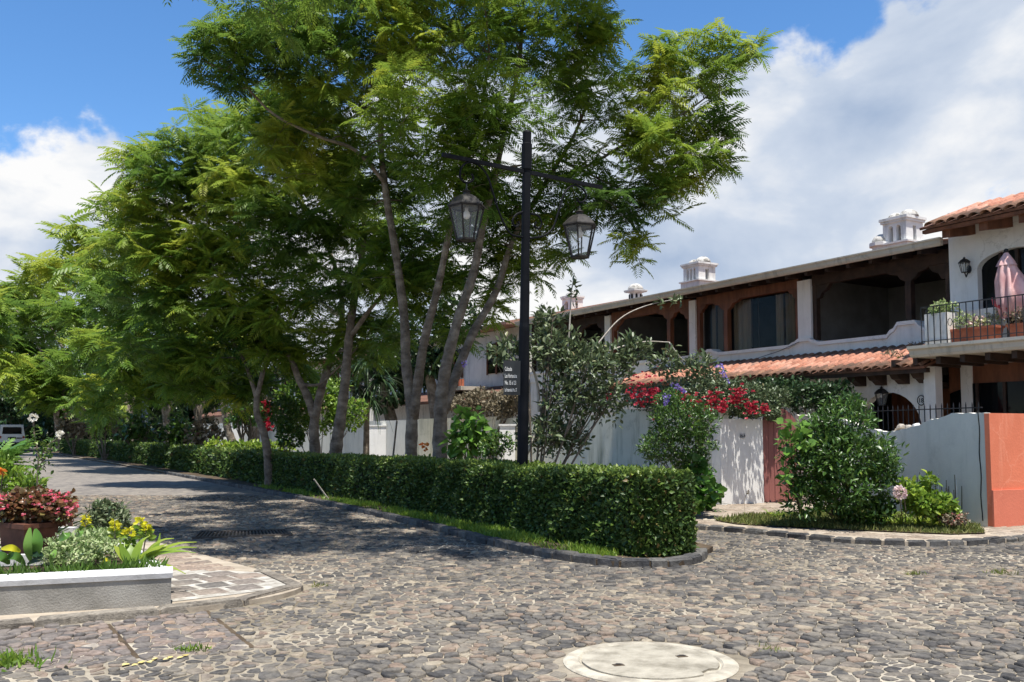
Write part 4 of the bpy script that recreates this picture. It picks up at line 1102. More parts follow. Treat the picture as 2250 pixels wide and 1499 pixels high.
# closed parasol on the balcony
pp = P(2226, 700, V(2226, 700, 3.0).y); pv = 3.0
pu = U(2226, pv); zt = Z(2226, 552, pv); zb_ = Z(2226, 690, pv)
ps = top('parasol', 'closed faded pink parasol standing on the balcony', 'parasol', W(pu, pv, zF))
mb = MB(); mb.tube([W(pu, pv, zF), W(pu, pv, zt)], .02, 8); obj('pole', mb, MT['rubber'], ps)
mb = MB(); mb.lathe(W(pu, pv, zt - .02), [(.03, 0), (.045, .03), (.04, .07), (.02, .09)], 8); obj('finial', mb, MT['rubber'], ps)
def folds(rows, n=40, seed=1):
    rg = random.Random(seed); ph = [rg.uniform(0, 6) for _ in range(6)]
    mb = MB()
    for (z, r, am, sag) in rows:
        for k in range(n):
            t = 2 * math.pi * k / n
            rr = r * (1 + am * math.sin(8 * t + ph[0]) + am * .45 * math.sin(13 * t + ph[1] + z * 3)) * (1 + sag * math.cos(t - 2.4))
            zz = z + sag * .5 * (zt - z) * .35 * math.cos(t - 2.4)
            mb.v.append(tuple(W(pu, pv, 0) + DU * (rr * math.cos(t)) + DV * (rr * math.sin(t)) + Vector((0, 0, zz))))
    for i in range(len(rows) - 1):
        for k in range(n):
            k2 = (k + 1) % n; mb.f.append((i * n + k, i * n + k2, (i + 1) * n + k2, (i + 1) * n + k))
    return mb
h = zt - zb_
canvas = obj('canopy', folds([(zt - .03, .03, .05, 0), (zt - h * .13, .10, .12, .0), (zt - h * .28, .15, .18, .05), (zt - h * .45, .20, .30, .18), (zt - h * .62, .24, .36, .36), (zt - h * .78, .27, .40, .50), (zt - h * .9, .2, .42, .45), (zt - h * 1.05, .10, .3, .1)]), MT['parasol'], ps, smooth=True)
obj('vent_cap', folds([(zt - .01, .035, .03, 0), (zt - h * .14, .125, .1, 0), (zt - h * .22, .155, .16, 0)], seed=2), MT['parasol'], canvas, smooth=True)
mb = MB(); a = W(pu, pv, 0)
mb.tube([Vector(V(2180, 655, 2.95)), Vector(V(2186, 668, 2.92)), Vector(V(2200, 676, 2.9)), Vector(V(2212, 678, 2.9))], [.02, .045, .04, .015], 6); obj('hem', mb, MT['parasol_red'], canvas)

# ================================================================== garden walls and gate
g0_ = G(1586, 1117); yG = g0_.y; gd = Vector((.906, .423, 0)).normalized(); gn = Vector((-gd.y, gd.x, 0))   # gn points into the plot
def gt_(px):
    r = ray(px, HOR); t = (g0_ - EYEV).dot(gn) / r.dot(gn); return ((EYEV + r * t) - g0_).dot(gd)
def gz_(px, py):
    r = ray(px, py); t = (Vector((g0_.x, g0_.y, EYE)) - EYEV).dot(gn) / r.dot(gn); return (EYEV + r * t).z
def gq(t, d, z): return Vector((g0_.x, g0_.y, 0)) + gd * t + gn * d + Vector((0, 0, z))
gp = lambda px: gq(gt_(px), 0, 0)
def gbox(mb, t0, t1, d0, d1, z0, z1):
    return mb.hexa([gq(t0, d0, z0), gq(t1, d0, z0), gq(t1, d1, z0), gq(t0, d1, z0), gq(t0, d0, z1), gq(t1, d0, z1), gq(t1, d1, z1), gq(t0, d1, z1)])
hP = gz_(1630, 921)
pil = top('gate_pilaster', 'sunlit white gate pilaster with leaf shadows beside the red gate', 'pilaster', gp(1630))
mb = MB(); gbox(mb, 0, gt_(1676), 0, .32, 0, hP); obj('shaft', mb, MT['white'], pil)
tpm, zpm = gt_(1631), gz_(1631, 958)
mb = MB(); gbox(mb, tpm - .07, tpm + .07, -.010, -.002, zpm - .05, zpm + .05); plq = obj('number_plate', mb, MT['plate'], pil)
text('25-A', gq(tpm, -.0125, zpm - .026), gd, (0, 0, 1), .075, MT['iron'], pil, 'plate_number', 'CENTER', .001)
gate = top('garden_gate', 'red-brown boarded garden gate with an arched top', 'gate', gp(1714))
x0, x1 = gt_(1678), gt_(1752); hg = gz_(1720, 897); hs_ = gz_(1680, 925); nb = 6
for k in range(nb):
    xa, xb = x0 + (x1 - x0) * k / nb, x0 + (x1 - x0) * (k + 1) / nb - .010
    f_ = lambda x: hs_ + (hg - hs_) * math.sin(math.pi * (x - x0) / (x1 - x0)) ** .8 if x1 > x > x0 else hs_
    dd_ = .03 + .005 * (k % 2)
    mb = MB(); mb.prism([gq(xa, dd_, .09), gq(xb, dd_, .09), gq(xb, dd_, f_(xb)), gq((xa + xb) / 2, dd_, f_((xa + xb) / 2)), gq(xa, dd_, f_(xa))], gn * .045); obj('board', mb, MT['gate'], gate)
mb = MB(); gbox(mb, x0, x1, .09, .12, .09, hs_ - .1); obj('backing', mb, MT['gate'], gate)
for px, py in ((1739, 907), (1691, 1101), (1705, 1101)):
    mb = MB(); mb.lathe(gq(gt_(px), .02, gz_(px, py)), [(.015, -.015), (.02, 0), (.012, .015)], 8); obj('bolt', mb, MT['iron'], gate)
# grey wall to the right of the gate: top dips and rises again
cA = G(2176, 1168); wa = gq(x1 + .02, .08, 0); wb = Vector((cA.x, cA.y, 0)); wd = (wb - wa); wL = wd.length; wd.normalize(); wn_ = Vector((-wd.y, wd.x, 0))
if wn_.y < 0: wn_ = -wn_
def wall_t(px):    # distance along the wall of the point seen at px
    r = ray(px, HOR); # intersect with vertical plane through wa,wb
    nrm = Vector((wd.y, -wd.x, 0)); t = (wa - EYEV).dot(nrm) / r.dot(nrm); return ((EYEV + r * t) - wa).dot(wd), (EYEV + r * t)
def wall_z(px, py):
    r = ray(px, py); nrm = Vector((wd.y, -wd.x, 0)); t = (Vector((wa.x, wa.y, EYE)) - EYEV).dot(nrm) / r.dot(nrm); return (EYEV + r * t).z
prof = [(1752, 912), (1800, 913), (1850, 920), (1900, 940), (1940, 949), (1965, 948), (1990, 942), (2020, 934), (2045, 922), (2062, 920), (2078, 915), (2092, 908), (2176, 908)]
tp2 = [(wall_t(px)[0], wall_z(px, py)) for px, py in prof]; tp2[0] = (0, tp2[0][1]); tp2[-1] = (wL, tp2[-1][1])
gw = top('garden_wall', 'pale grey plastered garden wall with a dipping top, shaded, right of the gate', 'wall', wa)
mb = MB(); rnd = random.Random(2)
fine = []
for (ta, za), (tb, zb2) in zip(tp2[:-1], tp2[1:]):
    m = max(1, int((tb - ta) / .06))
    for k in range(m): fine.append((ta + (tb - ta) * k / m, za + (zb2 - za) * k / m + rnd.uniform(-.010, .010)))
fine.append(tp2[-1])
for (ta, za), (tb, zb2) in zip(fine[:-1], fine[1:]):
    mb.hexa([wa + wd * ta, wa + wd * tb, wa + wd * tb + wn_ * .12, wa + wd * ta + wn_ * .12, wa + wd * ta + Vector((0, 0, za)), wa + wd * tb + Vector((0, 0, zb2)), wa + wd * tb + wn_ * .12 + Vector((0, 0, zb2)), wa + wd * ta + wn_ * .12 + Vector((0, 0, za))])
obj('wall_face', mb, MT['greywall'], gw)
mb = MB(); t_, pk = wall_t(2152); pts = [wa + wd * t_ - wn_ * .006 + wd * (.012 * math.sin(z * 9)) + Vector((0, 0, z)) for z in np.linspace(.15, 1.9, 14)]; mb.tube(pts, .009, 4); obj('cable', mb, MT['rubber'], gw)
# rubble lying along the dip
for k, (px, py, s, m) in enumerate([(1968, 934, .13, 'rock'), (1985, 934, .11, 'rock'), (2003, 932, .12, 'ashrock'), (1958, 940, .08, 'rock'), (2013, 934, .07, 'ashrock')]):
    t_, _ = wall_t(px); z_ = wall_z(px, py + 9); c = wa + wd * t_ + wn_ * .12 + Vector((0, 0, z_)); mb = MB(); rg = random.Random(k)
    mb.lathe(c - Vector((0, 0, s * .25)), [(s * .5, 0), (s * rg.uniform(.6, .8), s * .35), (s * rg.uniform(.4, .6), s * .75), (s * .2, s * .95)], 7, rg.random())
    mb.v = [(x + rg.uniform(-.012, .012), y + rg.uniform(-.012, .012), z + rg.uniform(-.01, .01)) for x, y, z in mb.v]
    obj('rock', mb, MT[m], None, label=['large brown rock in the dip of the garden wall', 'dark brown rock next to the largest rock on the wall', 'white rock on the dip of the garden wall', 'leftmost small brown rock on the garden wall', 'small white rock at the right end of the rubble'][k], cat='rock', group='rocks on the garden wall')
# iron fence above the dip
fe = top('iron_fence', 'black spiked iron fence behind the dipping garden wall', 'fence', wa + wd * 1.5 + wn_ * .5)
ta0, ta1 = wall_t(1800)[0], wall_t(2112)[0]; zr = wall_z(2000, 899)
mb = MB(); o_ = wn_ * .42; mb.beam(wa + wd * ta0 + o_ + Vector((0, 0, zr)), wa + wd * ta1 + o_ + Vector((0, 0, zr)), .03, .018); mb.beam(wa + wd * ta0 + o_ + Vector((0, 0, zr - .75)), wa + wd * ta1 + o_ + Vector((0, 0, zr - .75)), .03, .018); obj('rail', mb, MT['iron'], fe)
t_ = ta0 + .05
while t_ < ta1:
    p = wa + wd * t_ + o_; mb = MB(); mb.tube([p, p + Vector((0, 0, zr + .05)), p + Vector((0, 0, zr + .10))], [.011, .011, .002], 5); obj('spike_bar', mb, MT['iron'], fe); t_ += .145
# coral wall of the neighbour
cw = top('coral_wall', 'coral red plastered wall with a raised plinth at the right edge', 'wall', cA)
hC = P(2200, 908, cA.y).z; zr_ = P(2200, 1077, cA.y).z; xe = cA.x + 4.5
cA = cA + wd * .075
def cq(t, d, z): return Vector((cA.x, cA.y, 0)) + gd * t + gn * d + Vector((0, 0, z))
def cbx(mb, t0, t1, d0, d1, z0, z1): return mb.hexa([cq(t0, d0, z0), cq(t1, d0, z0), cq(t1, d1, z0), cq(t0, d1, z0), cq(t0, d0, z1), cq(t1, d0, z1), cq(t1, d1, z1), cq(t0, d1, z1)])
mb = MB(); cbx(mb, 0, 4.5, .012, .10, 0, hC); obj('wall_face', mb, MT['coral'], cw)
mb = MB(); cbx(mb, -.01, 4.5, -.022, .010, 0, zr_); obj('plinth', mb, MT['coral2'], cw)
# long wall to the left of the pilaster
VL = VC(gp(1586)); uP = (gp(1586) - ORG).dot(DU)
lw = top('garden_wall', 'long grey-green garden wall stained with damp, left of the white pilaster', 'wall', W(uP + 4, VL, 0))
us = [uP + .02, U(1346, VL), U(1100, VL), U(905, VL), U(760, VL), U(620, VL), U(420, VL)]
hh = [Z(1400, 899, VL), Z(1300, 914, VL), Z(1300, 914, VL) + .05, 1.98, 1.9, 2.1, 2.15]
for k in range(len(us) - 1):
    mb = MB(); mb.hb(us[k], us[k + 1] - .012, VL + .005 * (k % 2), VL + .22, 0, hh[k + 0] if k == 0 else hh[k]); obj('wall_panel', mb, MT['greenwall' if k < 3 else 'greywall'], lw)
for k, (px0, px1, pyt, lab) in enumerate([(806, 848, 937, 'sunlit white gate pilaster seen between the tree trunks'), (1098, 1132, 936, 'white gate pilaster seen just left of the street lamp'), (488, 556, 936, 'bright white wall pier beyond the forked tree')]):
    p = V((px0 + px1) / 2, 960, VL - .3); w_ = (px1 - px0) / F * p.y; h_ = P((px0 + px1) / 2, pyt, p.y).z
    t = top('gate_pilaster', lab, 'pilaster', (p.x, p.y, 0)); mb = MB(); mb.box((p.x, p.y + .15, h_ / 2), w_, .3, h_); obj('shaft', mb, MT['white'], t)
    mb = MB(); mb.box((p.x, p.y + .15, h_ + .027), w_ + .06, .36, .05); obj('cap', mb, MT['white_dirty'], t)

# ---- houses further up the street, seen between the trunks
def far_house(label, u0, u1, seed, zb=3.3, ze=5.6):
    rg = random.Random(seed); t = top('house', label, 'house', W((u0 + u1) / 2, VW, 0))
    mb = MB(); mb.hb(u0, u1, VW, 9, 0, ze); obj('wall', mb, MT['white_dirty'], t)
    mb = MB(); mb.hexa([W(u0 - .2, VW - .8, ze), W(u1 + .2, VW - .8, ze), W(u1 + .2, 9.4, ze + .2), W(u0 - .2, 9.4, ze + .2), W(u0 - .2, VW - .8, ze + .12), W(u1 + .2, VW - .8, ze + .12), W(u1 + .2, 9.4, ze + 1.4), W(u0 - .2, 9.4, ze + 1.4)]); obj('roof', mb, MT['tile'], t)
    mb = MB(); mb.hexa([W(u0, 2.6, zb - .6), W(u1, 2.6, zb - .6), W(u1, VW - .01, zb - .05), W(u0, VW - .01, zb - .05), W(u0, 2.6, zb - .48), W(u1, 2.6, zb - .48), W(u1, VW - .01, zb + .08), W(u0, VW - .01, zb + .08)]); obj('lower_roof', mb, MT['tilebed'], t)  # dark bed colour instead of clay tile makes this roof look shaded
    n = int((u1 - u0) / 3)
    for k in range(n):
        c = u0 + (u1 - u0) * (k + .5) / n
        mb = MB(); mb.hb(c - .7, c + .7, VW - .04, VW - .003, zb + .6, ze - .5); w_ = obj('window', mb, MT['darkglass'], t)
        mb = MB()
        for s in (-.74, 0, .74): mb.hb(c + s - .04, c + s + .04, VW - .08, VW - .042, zb + .55, ze - .46)
        obj('frame', mb, MT['wood'], w_)
    # a balcony with a flower trough
    c = u0 + 3.4
    mb = MB(); mb.hb(c - 1.3, c + 1.3, 2.9, VW - .005, zb - .1, zb + .06); obj('balcony_slab', mb, MT['gutter'], t)
    mb = MB(); mb.beam(W(c - 1.25, 2.95, zb + .95), W(c + 1.25, 2.95, zb + .95), .04, .03)
    for k in range(19): mb.tube([W(c - 1.25 + 2.5 * k / 18, 2.95, zb + .06), W(c - 1.25 + 2.5 * k / 18, 2.95, zb + .94)], .012, 4)
    obj('balcony_railing', mb, MT['iron'], t)
    mb = MB(); mb.hb(c - .9, c + .7, 3.0, 3.25, zb + .065, zb + .36); obj('trough', mb, MT['terracotta'], t)
    return t
far_house('white house with balcony and red trough seen through the trunks left of the lamp', uL + .6, U(820, VW), 3)
far_house('farthest white house up the street behind the row of trees', U(800, VW), U(470, VW), 5)

# ================================================================== street lamp
LB, LT = P(1146, 1010, 14.2), P(1158, 292, 14.2); LB = Vector((LB.x, 14.2, 0.07))
lamp = top('street_lamp', 'tall navy-black street lamp post with a crossbar and scroll brackets', 'street lamp', LB)
ld = (LT - LB); lh = ld.length
mb = MB(); fr = [0, .02, .03, .05, .06, .5, .51, .62, .63, .90, .905, .97, .972, 1]; rd = [.12, .12, .105, .105, .088, .084, .076, .074, .070, .068, .085, .085, .07, .07]
mb.tube([LB + ld * f for f in fr], rd, 14); obj('pole', mb, MT['post'], lamp, smooth=False)
mb = MB(); mb.lathe(LT, [(.07, 0), (.06, .02), (.02, .045)], 12); obj('pole_cap', mb, MT['post'], lamp)
cb1, cb2 = P(972, 340, 13.32), P(1322, 412, 15.08)
mb = MB(); mb.beam(cb1, cb2, .05, .058); obj('crossbar', mb, MT['post'], lamp)
cdir = (cb2 - cb1).normalized(); up = Vector((0, 0, 1)); cc = lerp(cb1, cb2, .515)
def curve(pts, n=24):
    o = []
    pts = [Vector(p) for p in pts]
    q = [pts[0] * 2 - pts[1]] + pts + [pts[-1] * 2 - pts[-2]]
    for i in range(1, len(q) - 2):
        for k in range(n // (len(pts) - 1) + 1):
            t = k / (n // (len(pts) - 1) + 1)
            o.append(.5 * ((2 * q[i]) + (-q[i - 1] + q[i + 1]) * t + (2 * q[i - 1] - 5 * q[i] + 4 * q[i + 1] - q[i + 2]) * t * t + (-q[i - 1] + 3 * q[i] - 3 * q[i + 1] + q[i + 2]) * t ** 3))
    o.append(pts[-1]); return o
def plane_pt(px, py):   # on the vertical plane of the crossbar
    nrm = cdir.cross(up); r = ray(px, py); t = (cb1 - EYEV).dot(nrm) / r.dot(nrm); return EYEV + r * t
for pts in ([(1150, 522), (1120, 512), (1098, 470), (1082, 420), (1070, 385), (1050, 362), (1028, 357), (1013, 370), (1012, 392), (1026, 402), (1040, 394), (1036, 382)],
            [(1164, 524), (1195, 518), (1215, 500), (1228, 462), (1240, 425), (1258, 408), (1276, 412), (1288, 428), (1284, 442), (1272, 444), (1268, 434)],
            [(1166, 470), (1182, 474), (1190, 490), (1184, 502), (1175, 498), (1178, 488)],
            [(1148, 466), (1134, 472), (1126, 486), (1132, 498), (1140, 494), (1138, 486)]):
    mb = MB(); mb.tube(curve([plane_pt(*p) for p in pts], 40), .017, 6); obj('scroll_bracket', mb, MT['post'], lamp)
lc1 = plane_pt(1025, 492); s1 = 73 / F * lc1.y; lantern('street_lantern', 'left hexagonal glass lantern hanging from the lamp post, nearer the camera', lc1, s1, .10, 'lantern')
lc2 = plane_pt(1274, 532); s2 = 68 / F * lc2.y; lantern('street_lantern', 'right hexagonal glass lantern hanging from the lamp post, bright sky behind it', lc2, s2, .06, 'lantern')
# sign on the post
sg = P(1123, 832, 14.12); sgn = top('street_sign', 'black street name sign with four lines of white lettering on the lamp post', 'sign', sg)
a0, a1 = P(1106, 792, 14.05), P(1150, 800, 14.15); hgt = (a0.z - P(1106, 868, 14.05).z); sd = (a1 - a0); sd.z = 0
mb = MB(); mb.hexa([a0 - Vector((0, 0, hgt)), a0 + sd - Vector((0, 0, hgt)), a0 + sd - Vector((0, 0, hgt)) + Vector((0, .02, 0)), a0 - Vector((0, 0, hgt)) + Vector((0, .02, 0)), a0, a0 + sd, a0 + sd + Vector((0, .02, 0)), a0 + Vector((0, .02, 0))]); obj('board', mb, MT['sign'], sgn)
sx = sd.normalized(); nf = sx.cross(up)
for k, s in enumerate(('Calzada', 'Los Hortensios', 'No. 15 al 23', 'La Fraternidad No. 37')):
    text(s, a0 + sx * .022 + nf * .004 - Vector((0, 0, hgt * (.30 + .2 * k))), sx, (0, 0, 1), .088 if k < 3 else .075, MT['text'], sgn, 'lettering', 'LEFT', .0012, (.42, .36, .42, .29)[k])
mb = MB()
for z in (.15, .8): mb.beam(a0 + sd * .8 - Vector((0, 0, hgt * z)) + Vector((0, .03, 0)), Vector((LB.x + .02, 14.2, a0.z - hgt * z)), .03, .03)
obj('sign_clamp', mb, MT['post'], sgn)

# ================================================================== trees
def catmull(pts, m=4):
    return curve(pts, m * (len(pts) - 1))
def tree(name, label, trunks, lobes, Y, base, seed, fscale=0.5, density=1.0, far=False, group='trees along the street', mat='jac', tone0=0.0, bare=None, cat='tree', over=()):
    rg = np.random.default_rng(seed); rr = random.Random(seed)
    t = top(name, label, cat, base, group)
    mbT, mbB = MB(), MB(); nodes = []
    for pts, r0, r1 in trunks:
        w = [P(px, py, Y + dy) for px, py, dy in pts]
        c = catmull(w, 5); n = len(c); rad = [r0 + (r1 - r0) * (i / (n - 1)) ** .8 for i in range(n)]
        rad = [r * .9 * (1 + .10 * math.sin(i * 2.1 + seed) * math.sin(i * .7)) for i, r in enumerate(rad)]
        mbT.tube(c, rad, 9 if not far else 6)
        nodes += [(c[i], rad[i]) for i in range(n // 3, n)]
    obj('trunk', mbT, MT['bark'], t, smooth=True)
    pos, dr, sc_, tn, ti = [], [], [], [], []
    clumps = []
    for (px, py, rx, rz, dy) in lobes:
        c = P(px, py, Y + dy); k = (Y + dy) / F; rx_, rz_ = rx * k, rz * k; ry_ = (rx_ + rz_) / 2 * 1.15
        vol = rx_ * ry_ + rx_ * rz_ + ry_ * rz_
        nc = max(4, int(vol * 9.0 * density * (0.6 if far else 1)))
        d = rdir(rg, nc); r = rg.random(nc) ** .42
        lt = rg.normal(0, .15)
        for q in range(nc):
            clumps.append((Vector((c.x + d[q, 0] * r[q] * rx_, c.y + d[q, 1] * r[q] * ry_, c.z + d[q, 2] * r[q] * rz_)), lt, d[q, 2]))
    for (x_, y_, z_, r_) in over:
        nc = int(3 * r_ * r_ * 3.2); d = rdir(rg, nc); r = rg.random(nc) ** .42
        for q in range(nc): clumps.append((Vector((x_ + d[q, 0] * r[q] * r_, y_ + d[q, 1] * r[q] * r_, z_ + d[q, 2] * r[q] * r_ * .6)), 0.0, d[q, 2]))
    NP = np.array([tuple(n_[0]) for n_ in nodes]); NR = [n_[1] for n_ in nodes]
    order = sorted(range(len(clumps)), key=lambda i: np.min(np.linalg.norm(NP - np.array(clumps[i][0]), axis=1)))
    NPl = [tuple(x) for x in NP]
    for oi in order:
        c, lt, dz = clumps[oi]
        arr = np.array(NPl); dd = arr - np.array(c)
        dist = np.linalg.norm(dd, axis=1) + 0.8 * np.maximum(dd[:, 2], 0) + .25 * np.maximum(0, .35 - np.array(NR)[:len(arr)] * 10)
        b = int(np.argmin(dist)); a = Vector(NPl[b]); L = (c - a).length
        r_a = min(NR[b] * .7, .02 + .018 * L)
        m1 = lerp(a, c, .4) + Vector((rr.uniform(-.1, .1), rr.uniform(-.1, .1), .10 * L)) * min(1, L)
        m2 = lerp(a, c, .75) + Vector((rr.uniform(-.1, .1), rr.uniform(-.1, .1), .07 * L)) * min(1, L)
        if L > .15: mbB.tube([a, m1, m2, c], [r_a, r_a * .75, r_a * .55, .008 if not far else .014], 5 if not far else 4, cap=False)
        for p_, r_ in ((m1, r_a * .75), (m2, r_a * .55), (c, .012)): NPl.append(tuple(p_)); NR.append(r_)
        nf_ = rr.randint(8, 12) if not far else rr.randint(6, 9)
        az0 = rr.uniform(0, 6.28)
        for q in range(nf_):
            az = az0 + q * 2.399; el = rr.uniform(-.6, .8)
            pos.append(tuple(c + Vector((rr.gauss(0, .05), rr.gauss(0, .05), rr.gauss(0, .05)))))
            dr.append((math.cos(az) * math.cos(el), math.sin(az) * math.cos(el), math.sin(el)))
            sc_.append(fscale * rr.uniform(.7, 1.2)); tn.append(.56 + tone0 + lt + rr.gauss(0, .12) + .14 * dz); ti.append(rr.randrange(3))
    obj('branches', mbB, MT['twig'], t, smooth=True, fix=False, kind='stuff')
    pos, dr, sc_, tn, ti = np.array(pos), np.array(dr), np.array(sc_), np.array(tn), np.array(ti)
    tm = T_FROND if not far else T_FROND_FAR; parts = []
    upv = np.tile((0, 0, 1.0), (len(pos), 1)) + rg.normal(0, .25, (len(pos), 3))
    for k in range(len(tm)):
        s = (ti % len(tm)) == k
        if s.any(): parts.append((tm[k], pos[s], dr[s], upv[s], sc_[s], tn[s]))
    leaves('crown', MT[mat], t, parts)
    if bare:
        for pts, r0, r1 in bare:
            mb = MB(); c = catmull([P(px, py, Y + dy) for px, py, dy in pts], 5); n = len(c)
            mb.tube(c, [r0 + (r1 - r0) * i / (n - 1) for i in range(n)], 6); obj('bare_branch', mb, MT['palewood'], t, smooth=True)
    return t
def vbase(px, v):
    p = V(px, HOR, v); return Vector((p.x, p.y, 0.05))
bA, bB, bC, bD = vbase(904, -5.4), vbase(966, -5.4), vbase(745, -5.4), vbase(695, -5.4)
def foot(px, Y):  # pixel row of the ground there
    return HOR + EYE * F / Y
tree('jacaranda_tree', 'tall jacaranda with the thinner trunk, left of the twin pair beside the lamp',
     [([(903, foot(903, bA.y), 0), (903, 990, 0), (904, 900, 0), (892, 800, .1), (888, 700, .2), (870, 560, .4), (850, 440, .5), (838, 330, .6), (838, 200, .6), (850, 60, .8), (860, -90, 1)], .175, .045),
      ([(908, 920, 0), (930, 760, -.3), (960, 640, -.5), (985, 520, -.6), (1010, 400, -.8), (1050, 280, -1), (1075, 120, -1.2)], .13, .035),
      ([(845, 400, .5), (780, 330, .2), (700, 300, -.2), (600, 250, -.5), (520, 170, -.8), (460, 140, -1)], .06, .015),
      ([(838, 210, .6), (760, 130, .3), (660, 70, 0), (560, 40, -.3)], .05, .015)],
     [(600, 80, 170, 85, -.5), (470, 85, 85, 55, -1), (520, 160, 80, 40, -.8), (790, 60, 190, 90, .5), (960, 60, 150, 100, -.5), (760, 230, 160, 100, .8), (930, 250, 140, 110, -1.2), (660, 330, 130, 80, .8), (1000, 400, 120, 90, -1.2), (830, 400, 130, 80, 1.4), (700, -110, 220, 90, 0), (930, -120, 200, 100, 0), (880, 540, 100, 60, 1.5), (960, 590, 80, 55, 1.5), (850, 620, 80, 55, 1.6), (1020, 500, 80, 50, 1.4), (930, 670, 60, 40, 2.2), (870, 740, 50, 35, 2.6), (1010, 740, 50, 30, 2.6)],
     bA.y, bA, 1, .50, 1.1, over=((-.2, 10.4, 9.6, 1.9), (-2.6, 10.6, 9.4, 1.9), (-1.6, 13, 10, 2.2), (-4.3, 12.3, 9.4, 1.9), (-4, 15.5, 10, 2.2), (-.4, 15.6, 10.6, 2.0)))  # over: unseen crown lobes added above the frame to shade the road
tree('jacaranda_tree', 'tall jacaranda with the thick low-forked trunk nearest the lamp post',
     [([(966, foot(966, bB.y), 0), (966, 990, 0), (968, 900, 0), (972, 850, 0), (985, 780, 0), (1010, 690, .1), (1040, 600, .3), (1060, 500, .4), (1085, 400, .4), (1110, 280, .5), (1140, 140, .6), (1150, 0, .8)], .20, .04),
      ([(972, 905, 0), (1000, 830, .4), (1040, 730, .8), (1090, 640, 1.1), (1130, 520, 1.3), (1200, 400, 1.4), (1260, 300, 1.5), (1300, 200, 1.5)], .14, .03),
      ([(1200, 400, 1.4), (1300, 360, 1.2), (1400, 300, .9), (1500, 250, .6), (1570, 200, .5)], .05, .015),
      ([(1230, 350, 1.4), (1330, 400, 1), (1420, 440, .7)], .04, .015)],
     [(1160, 60, 170, 95, .3), (1290, 170, 120, 110, 1), (1310, 40, 70, 60, .6), (1500, 110, 75, 55, .4), (1590, 140, 75, 75, .4), (1480, 220, 100, 90, .6), (1590, 260, 60, 60, .4), (1450, 330, 130, 90, .3), (1550, 340, 60, 55, .4), (1370, 450, 110, 70, .2), (1390, 550, 45, 45, .2), (1490, 420, 75, 55, .5), (1230, 400, 130, 100, 1.2), (1100, 230, 120, 110, -.4), (1100, 440, 90, 70, 1.6), (1200, -120, 190, 90, .5), (1040, -100, 120, 80, .3), (1330, -130, 110, 70, -1.0), (1140, 590, 70, 45, 1.8), (1100, 530, 80, 55, 1.6), (1040, 620, 70, 50, 2.0), (1190, 510, 70, 55, 1.6), (1235, 560, 40, 40, 1.4), (1060, 680, 60, 35, 2.4)],
     bB.y, bB, 2, .48, 1.1)
tree('jacaranda_tree', 'jacaranda whose straight knobbly trunk stands right of the slanting forked one',
     [([(738, foot(738, bC.y), 0), (738, 990, 0), (748, 920, 0), (757, 850, 0), (765, 760, 0), (775, 680, .1), (790, 600, .3), (800, 500, .4), (790, 380, .5), (770, 280, .6)], .21, .045),
      ([(770, 740, 0), (830, 660, -.4), (900, 600, -.6), (950, 560, -.8)], .08, .02),
      ([(795, 520, .4), (720, 440, .3), (640, 360, .1), (560, 300, 0)], .08, .02)],
     [(640, 240, 110, 70, .2), (560, 290, 120, 75, 0), (690, 400, 120, 100, .2), (800, 500, 120, 90, .3), (640, 500, 120, 80, -.5), (900, 600, 100, 60, -.6), (740, 620, 110, 60, -.8), (560, 420, 110, 70, -.6), (840, 700, 60, 40, .8), (800, 780, 60, 35, 1.6), (720, 770, 60, 35, 1.2)],
     bC.y, bC, 3, .52, 1.05, bare=[([(745, 690, 0), (725, 680, -.1), (706, 662, -.15), (700, 650, -.2)], .07, .02)])
tree('jacaranda_tree', 'jacaranda with a slanting forked trunk left of the straight knobbly one',
     [([(700, foot(700, bD.y), 0), (692, 985, 0), (690, 930, 0), (700, 880, 0), (716, 820, .1), (735, 760, .2), (752, 690, .3), (740, 600, .4), (700, 500, .4), (640, 420, .4)], .19, .045),
      ([(693, 920, 0), (675, 870, 0), (655, 830, 0), (640, 790, .1), (610, 740, .2), (560, 660, .3), (500, 580, .3)], .15, .04),
      ([(660, 845, 0), (700, 845, -.3), (730, 820, -.5), (790, 760, -.8)], .06, .02)],
     [(450, 300, 100, 70, .2), (400, 390, 100, 75, .2), (500, 400, 120, 75, .2), (470, 500, 120, 80, .2), (580, 560, 120, 70, -.4), (530, 660, 120, 60, -.4), (650, 680, 110, 55, -.9), (760, 730, 80, 40, -1), (390, 570, 100, 60, .2), (600, 770, 80, 45, .6), (660, 810, 50, 35, 1.4), (540, 830, 70, 40, 1.0)],
     bD.y, bD, 4, .55, 1.0, tone0=-.02)
gE = G(592, 1074); bE = Vector((gE.x, gE.y, .07))
tree('jacaranda_tree', 'thin-trunked jacaranda growing in the line of the hedge itself',
     [([(592, 1076, 0), (590, 1020, 0), (582, 960, 0), (566, 915, 0), (564, 880, 0), (570, 850, 0), (585, 790, .1), (600, 740, .2), (620, 660, .3)], .16, .04),
      ([(566, 880, 0), (550, 830, .1), (530, 780, .2), (480, 700, .3), (420, 620, .4)], .08, .03)],
     [(350, 440, 90, 70, .4), (310, 360, 60, 50, .4), (330, 540, 110, 75, .4), (420, 600, 120, 70, .3), (450, 690, 110, 55, .2), (340, 660, 110, 60, .3), (560, 740, 100, 45, .1), (640, 780, 70, 35, .1), (480, 790, 90, 45, .8), (410, 840, 80, 45, 1.2), (360, 770, 90, 45, .8), (520, 870, 50, 30, 1.4)],
     bE.y, bE, 5, .60, .9)
bF = vbase(497, -5.3)
